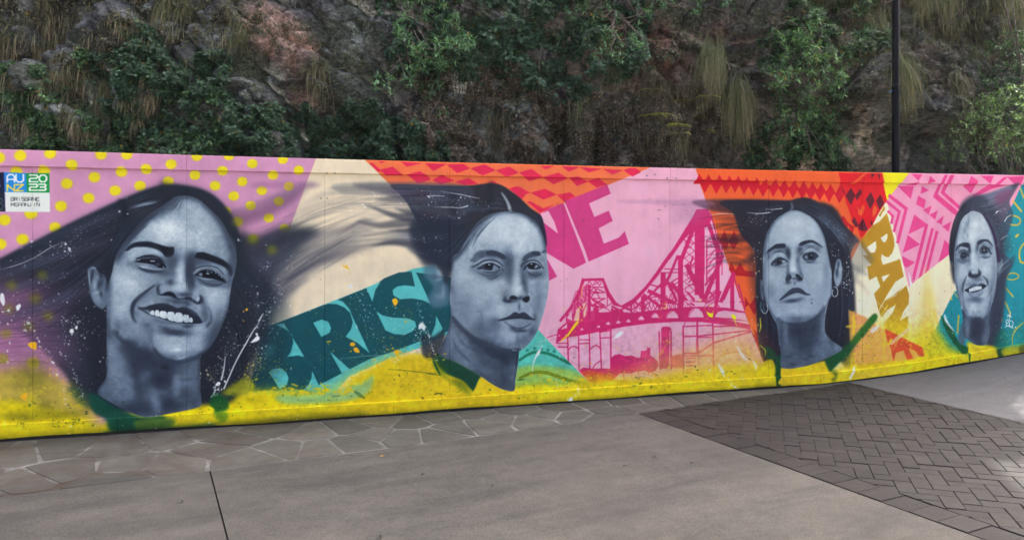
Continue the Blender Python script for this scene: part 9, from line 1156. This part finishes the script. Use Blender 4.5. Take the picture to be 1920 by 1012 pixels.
grass_stuff([[-20, -20, 450, -20, 430, 80, 250, 160, 100, 260, -20, 260], [60, 120, 280, 150, 320, 315, 40, 315]], 3000, .19, (.045, .040, .026), (.20, .17, .115), 'dry straw grass scattered over the left rock')
grass_stuff([[760, 20, 1220, 60, 1300, 310, 860, 310, 780, 200], [1200, 150, 1340, 160, 1340, 315, 1180, 315]], 2600, .17, (.03, .027, .018), (.115, .10, .068), 'dry grass strands over the middle rock')
grass_stuff([[1690, -20, 1930, -20, 1930, 70, 1850, 110, 1700, 70], [1480, -20, 1670, -20, 1670, 120, 1500, 120]], 1900, .22, (.03, .034, .015), (.125, .11, .06), 'olive grass hanging along the upper right rim')
# shrubs with leaf rosettes
def tube(pts, r0, r1, n=5):
    pts = np.array(pts, float); V, Fs = [], []
    for i, p in enumerate(pts):
        d = unit(pts[min(i+1, len(pts)-1)]-pts[max(i-1, 0)]); u = unit(np.cross(d, [.3, 1, .2])); v = np.cross(d, u); r = r0+(r1-r0)*i/(len(pts)-1)
        V += [p+(u*math.cos(a)+v*math.sin(a))*r for a in np.arange(n)*2*math.pi/n]
    for i in range(len(pts)-1):
        for j in range(n): Fs.append((i*n+j, i*n+(j+1) % n, (i+1)*n+(j+1) % n, (i+1)*n+j))
    return np.array(V), np.array(Fs)
def rosettes(C0, n_leaf, size, a, b, yellow, asp=.30, droop=.35):
    P, D, S = [], [], []
    for c in C0:
        m = n_leaf+NR.integers(-2, 3); ax = unit(np.array([NR.normal(0, .35), -.75+NR.normal(0, .2), .65+NR.normal(0, .25)]))
        u = unit(np.cross(ax, [1, .2, .1])); v = np.cross(ax, u); s = size*NR.uniform(.7, 1.25)
        th = np.arange(m)*2.4+NR.random()*6; el = NR.uniform(-.1, .7, m)
        d = (u*np.cos(th)[:, None]+v*np.sin(th)[:, None])*np.cos(el)[:, None]+ax*np.sin(el)[:, None]; d[:, 2] -= droop*NR.uniform(.3, 1, m)
        P.append(np.repeat(c[None], m, 0)+NR.normal(0, .008, (m, 3))); D.append(d); S.append(s*NR.uniform(.7, 1.1, m))
    P, D, S = np.vstack(P), np.vstack(D), np.concatenate(S)
    return leaves(P, D, np.repeat(UPV[None], len(P), 0)+NR.normal(0, .15, (len(P), 3)), S, asp, shades(len(P), a, b, yellow, 1.3))
def shrub(name, label, polys, n, root, depth, size, a, b, n_leaf=9, yellow=.015, mat=None, group=None, n_stem=12, asp=.30, fill=0, Y=None, sag=.12, stem_r=.011):
    cl = []
    for poly, k_ in zip(polys, n):
        c = sample_poly(poly, k_)
        if Y is None: P = ray_cliff(c[:, 0], c[:, 1])
        else: yv = np.full(len(c), Y); P = np.stack([(c[:, 0]-CXP)*Y/FPX, yv, EYE-(c[:, 1]-HYP)*Y/FPX], 1)
        P[:, 1] += -depth*NR.uniform(.1, 1., len(P)) if Y is None else depth*NR.normal(0, .4, len(P)); cl.append(P)
    cl = np.vstack(cl)
    r0 = ray_cliff(np.array([root[0]]), np.array([root[1]]))[0] if Y is None else np.array(((root[0]-CXP)*Y/FPX, Y+.1, root[2]))
    e = tag(empty(name, r0), label, 'shrub' if 'tree' not in name else 'tree', group)
    v, f, co = rosettes(cl, n_leaf, size, a, b, yellow, asp)
    if fill:
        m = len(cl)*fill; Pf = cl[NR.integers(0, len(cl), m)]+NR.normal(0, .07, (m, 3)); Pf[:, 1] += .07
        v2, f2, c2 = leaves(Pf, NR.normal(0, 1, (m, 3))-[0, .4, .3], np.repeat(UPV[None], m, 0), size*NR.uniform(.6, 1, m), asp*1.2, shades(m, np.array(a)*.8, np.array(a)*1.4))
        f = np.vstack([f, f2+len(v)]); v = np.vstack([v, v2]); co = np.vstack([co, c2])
    mesh_obj('crown', v-r0, f, mat or M_LEAF, e, col=co)
    pick = cl[NR.permutation(len(cl))[:n_stem]]; VV, FF, n0 = [], [], 0
    for t in pick:
        mid = (r0+t)/2+np.array([NR.normal(0, .07), -.05+NR.normal(0, .05), -sag*NR.uniform(.2, 1.6)]); q1 = (r0+mid)/2+NR.normal(0, .03, 3); q2 = (mid+t)/2+NR.normal(0, .03, 3)
        tv, tf = tube([r0, q1, mid, q2, t], stem_r, stem_r*.35); VV.append(tv); FF.append(tf+n0); n0 += len(tv)
    mesh_obj('branches', np.vstack(VV)-r0, np.vstack(FF), M_BARK, e, smooth=True)
    return e
S_A, S_B = (.040, .090, .048), (.120, .220, .105)
shrub('hanging_shrub', 'large pale green shrub with star shaped leaf clusters hanging high left of centre', [[742, 0, 800, -10, 860, 30, 895, 70, 898, 110, 850, 120, 790, 110, 745, 70], [775, 80, 845, 100, 840, 150, 800, 180, 770, 175, 770, 120], [715, 150, 745, 145, 740, 180, 712, 175], [800, 110, 840, 110, 830, 200, 800, 190]], [80, 46, 8, 20], (770, 40), .5, .084, S_A, S_B, 10, .02, n_stem=16, sag=.16)
shrub('hanging_shrub', 'sparse shrub with separate leaf clusters high right of centre', [[1040, 0, 1150, -10, 1160, 60, 1100, 60, 1050, 40], [1090, 60, 1200, 55, 1210, 110, 1120, 130, 1080, 100], [1190, 20, 1215, 20, 1215, 50, 1190, 50]], [44, 40, 6], (1150, 20), .4, .078, S_A, (.12, .21, .11), 10, .01, n_stem=12)
shrub('hanging_shrub', 'small cluster of drooping leaves under the top edge on the rust red rock', [[1280, 0, 1315, 0, 1310, 30, 1285, 30], [1345, -5, 1375, 0, 1370, 25, 1348, 20], [1225, -5, 1260, 0, 1250, 30, 1230, 20]], [14, 8, 8], (1300, -10), .22, .075, S_A, S_B, 10, .02, n_stem=5)
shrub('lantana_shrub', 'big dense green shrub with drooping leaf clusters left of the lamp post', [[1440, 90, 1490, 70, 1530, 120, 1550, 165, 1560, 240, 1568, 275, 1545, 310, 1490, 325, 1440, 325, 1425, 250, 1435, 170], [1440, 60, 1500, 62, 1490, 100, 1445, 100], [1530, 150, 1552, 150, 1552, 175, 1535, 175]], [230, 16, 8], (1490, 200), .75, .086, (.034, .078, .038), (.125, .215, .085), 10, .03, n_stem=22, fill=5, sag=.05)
shrub('hanging_shrub', 'small leafy shrub on the rock above the ledge left of the lamp post', [[1505, 30, 1540, 20, 1545, 60, 1515, 70], [1580, 15, 1625, 20, 1625, 70, 1590, 80], [1570, 95, 1620, 100, 1610, 130, 1575, 120]], [12, 14, 8], (1560, 20), .22, .07, S_A, S_B, 9, .06, n_stem=8)
shrub('hanging_shrub', 'low leafy seedling on pale rock at the foot of the cliff above the hoarding centre', [[820, 200, 842, 205, 835, 235, 815, 225]], [7], (828, 230), .15, .075, S_A, S_B, 9, .02, n_stem=4)
shrub('hanging_shrub', 'single bright green leaf cluster among the brown scrub', [[1020, 140, 1040, 140, 1042, 158, 1022, 158]], [6], (1032, 160), .15, .06, (.05, .11, .05), (.12, .21, .10), 9, 0, n_stem=3)
# ferns
def fern(px, py, n, L, label):
    p0 = ray_cliff(np.array([px]), np.array([py]))[0]; p0[1] -= .22
    e = tag(empty('fern', p0), label, 'fern', 'yellow green ferns under the rust red rock'); 
    for i in range(n):
        a = NR.uniform(-1.5, 1.5); l = L*NR.uniform(.6, 1.1); ts = np.linspace(.05, 1, 15)
        R_ = np.stack([np.sin(a)*l*ts, -.35*l*ts, l*(.55*ts-.75*ts*ts)*(.6+.4*math.cos(a))], 1)
        T_ = np.gradient(R_, axis=0); sd = unit(np.cross(T_, UPV)); wd = l*.17*np.sin(np.pi*np.clip(ts*.92+.08, 0, 1))**.7+.004
        P = np.vstack([R_, R_]); D = np.vstack([sd+unit(T_)*.5, -sd+unit(T_)*.5])
        v, f, c = leaves(P, D, np.repeat(UPV[None], len(P), 0), np.concatenate([wd, wd]), .42, shades(len(P), (.11, .125, .025), (.27, .26, .07), .05, .8))
        mesh_obj('frond', v, f, M_LEAF, e, col=c)
for a in ((1225, 222, 11, .30, 'leftmost fern above the pink end of the hoarding'), (1255, 240, 10, .22, 'fern low on the rock beside the leftmost fern'), (1290, 195, 11, .28, 'fern under the overhang of the rust red rock'), (1318, 188, 6, .22, 'fern touching the left side of the big grass tuft'), (1300, 225, 6, .2, 'lower right fern of the fern group'), (1218, 175, 5, .2, 'topmost fern of the fern group'), (1320, 250, 5, .18, 'small fern beside the long hanging grass tuft'), (1275, 255, 5, .18, 'small fern nearest the hoarding top')): fern(*a)
# trailing bare vines
def vine(label, pts, r=.007):
    q = np.array(pts, float).reshape(-1, 2); P = ray_cliff(q[:, 0], q[:, 1]); P[:, 1] -= .12+.08*NR.random(len(P))
    t = np.linspace(0, len(P)-1, len(P)*4); f = np.stack([np.interp(t, np.arange(len(P)), P[:, j]) for j in range(3)], 1)
    for _ in range(2): f[1:-1] = (f[:-2]+2*f[1:-1]+f[2:])/4
    v, fi = tube(f, r, r*.6, 4); p0 = f[0]
    o = mesh_obj('bare_vine', v-p0, fi, M_BARK, smooth=True); o.location = p0; tag(o, label, 'vine', 'bare vines on the cliff')
vine('curving bare vine hanging below the large pale green shrub', [758, 70, 762, 90, 775, 108, 785, 115, 765, 118, 748, 112])
vine('long looping bare vine left of the large pale green shrub', [750, 110, 758, 130, 760, 150, 750, 158, 738, 157, 732, 170, 722, 182])
vine('bare vine trailing down from the large shrub towards the seedling', [826, 150, 830, 180, 826, 195, 818, 205, 808, 218, 806, 228])
vine('arching bare vine on the dark rock above the lantana shrub', [1436, 110, 1438, 75, 1448, 55, 1470, 43, 1490, 55, 1510, 80, 1530, 110])
vine('bare forked twig above the ledge left of the lamp post', [1495, 50, 1505, 70, 1520, 90, 1540, 112])
vine('thin vine hanging on the rust red rock', [1170, 0, 1178, 20, 1190, 35, 1196, 45], .005)
# ---------------------------------------------------------------- bushes at the right
B_A, B_B = (.045, .080, .030), (.13, .19, .085)
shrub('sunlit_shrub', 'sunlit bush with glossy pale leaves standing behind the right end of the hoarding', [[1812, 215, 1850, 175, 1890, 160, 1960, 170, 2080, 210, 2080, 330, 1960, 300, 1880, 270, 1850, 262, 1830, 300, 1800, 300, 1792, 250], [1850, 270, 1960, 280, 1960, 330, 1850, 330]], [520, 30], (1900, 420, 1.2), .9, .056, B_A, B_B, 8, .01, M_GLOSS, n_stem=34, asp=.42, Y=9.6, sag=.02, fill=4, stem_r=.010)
shrub('dark_leafy_tree', 'dark glossy leaved tree in the upper right corner above the sunlit bush', [[1832, 90, 1870, 65, 1930, 55, 2000, 40, 2160, 40, 2200, 130, 2080, 210, 1900, 190, 1845, 165], [1800, -130, 1830, -470, 2200, -480, 2250, -120]], [560, 420], (1990, 300, 1.0), .7, .058, (.018, .042, .020), (.055, .095, .050), 8, 0, M_GLOSS, n_stem=40, asp=.45, Y=10.5, sag=.02, fill=4, stem_r=.02)  # second outline: unseen upper crown, added to break the sun into dapples
# ---------------------------------------------------------------- lamp post
kp = plain('black_gloss_paint', (.003, .0035, .005), .5, 0, .12); M_BLACK = kp.m
lx = (1679.5-CXP)*9.0/FPX; ly = 9.0; lzb = -.2
lp = tag(empty('lamp_post', (lx, ly, lzb)), 'tall black steel lamp post standing behind the hoarding', 'lamp post')
def lathe(name, prof, mat, parent, n=20):
    V, Fs = [], []
    for r, z in prof: V += [(r*math.cos(a), r*math.sin(a), z) for a in np.arange(n)*2*math.pi/n]
    for i in range(len(prof)-1):
        for j in range(n): Fs.append((i*n+j, i*n+(j+1) % n, (i+1)*n+(j+1) % n, (i+1)*n+j))
    Fs.append(tuple(range(n))[::-1]); Fs.append(tuple(range((len(prof)-1)*n, len(prof)*n)))
    return mesh_obj(name, V, Fs, mat, parent, smooth=False)
zc = EYE-(165-HYP)*9.0/FPX-lzb
lathe('base_plate', [(.17, 0), (.17, .03), (.10, .05), (.10, .5), (.07, .56)], M_BLACK, lp)
lathe('lower_shaft', [(.0435, .5), (.0435, zc)], M_BLACK, lp, 28)
lathe('collar', [(.0435, zc), (.047, zc+.006), (.047, zc+.024), (.041, zc+.032)], M_BLACK, lp, 28)
lathe('upper_shaft', [(.0405, zc+.03), (.0385, 7.2)], M_BLACK, lp, 28)
h = lathe('lamp_head', [(.05, 7.2), (.22, 7.3), (.26, 7.42), (.2, 7.5), (.05, 7.56)], M_BLACK, lp)
lathe('lens', [(.18, 7.26), (.20, 7.30)], plain('frosted_lens', (.7, .7, .68), .4).m, h)
zt = EYE-(171-HYP)*9.0/FPX-lzb
lathe('tie_band', [(.0447, zt-.005), (.0447, zt+.005)], M_BLACK, lp)
bar('tie_tail', (-.046, -.012, zt), (-.10, -.03, zt-.018), .008, plain('blue_cable_tie_tail', (.07, .22, .5), .5).m, lp)

# ---------------------------------------------------------------- thin even haze over the whole scene, added as a veil that lifts the darks
hz = NT('thin_haze_veil'); hz.t.nodes.remove(hz.b); pv = hz.n('VolumePrincipled'); pv.inputs['Color'].default_value = (.86, .92, 1, 1); pv.inputs['Density'].default_value = .0005; pv.inputs['Anisotropy'].default_value = .2
hz.l(pv.outputs[0], hz.out.inputs['Volume'])
V = [(x, y, z) for z in (-2.5, 23.) for x, y in ((-420, -420), (420, -420), (420, 420), (-420, 420))]
tag(mesh_obj('haze', V, [(3, 2, 1, 0), (4, 5, 6, 7), (0, 1, 5, 4), (1, 2, 6, 5), (2, 3, 7, 6), (3, 0, 4, 7)], hz.m), 'thin pale haze added through the air', kind='stuff')
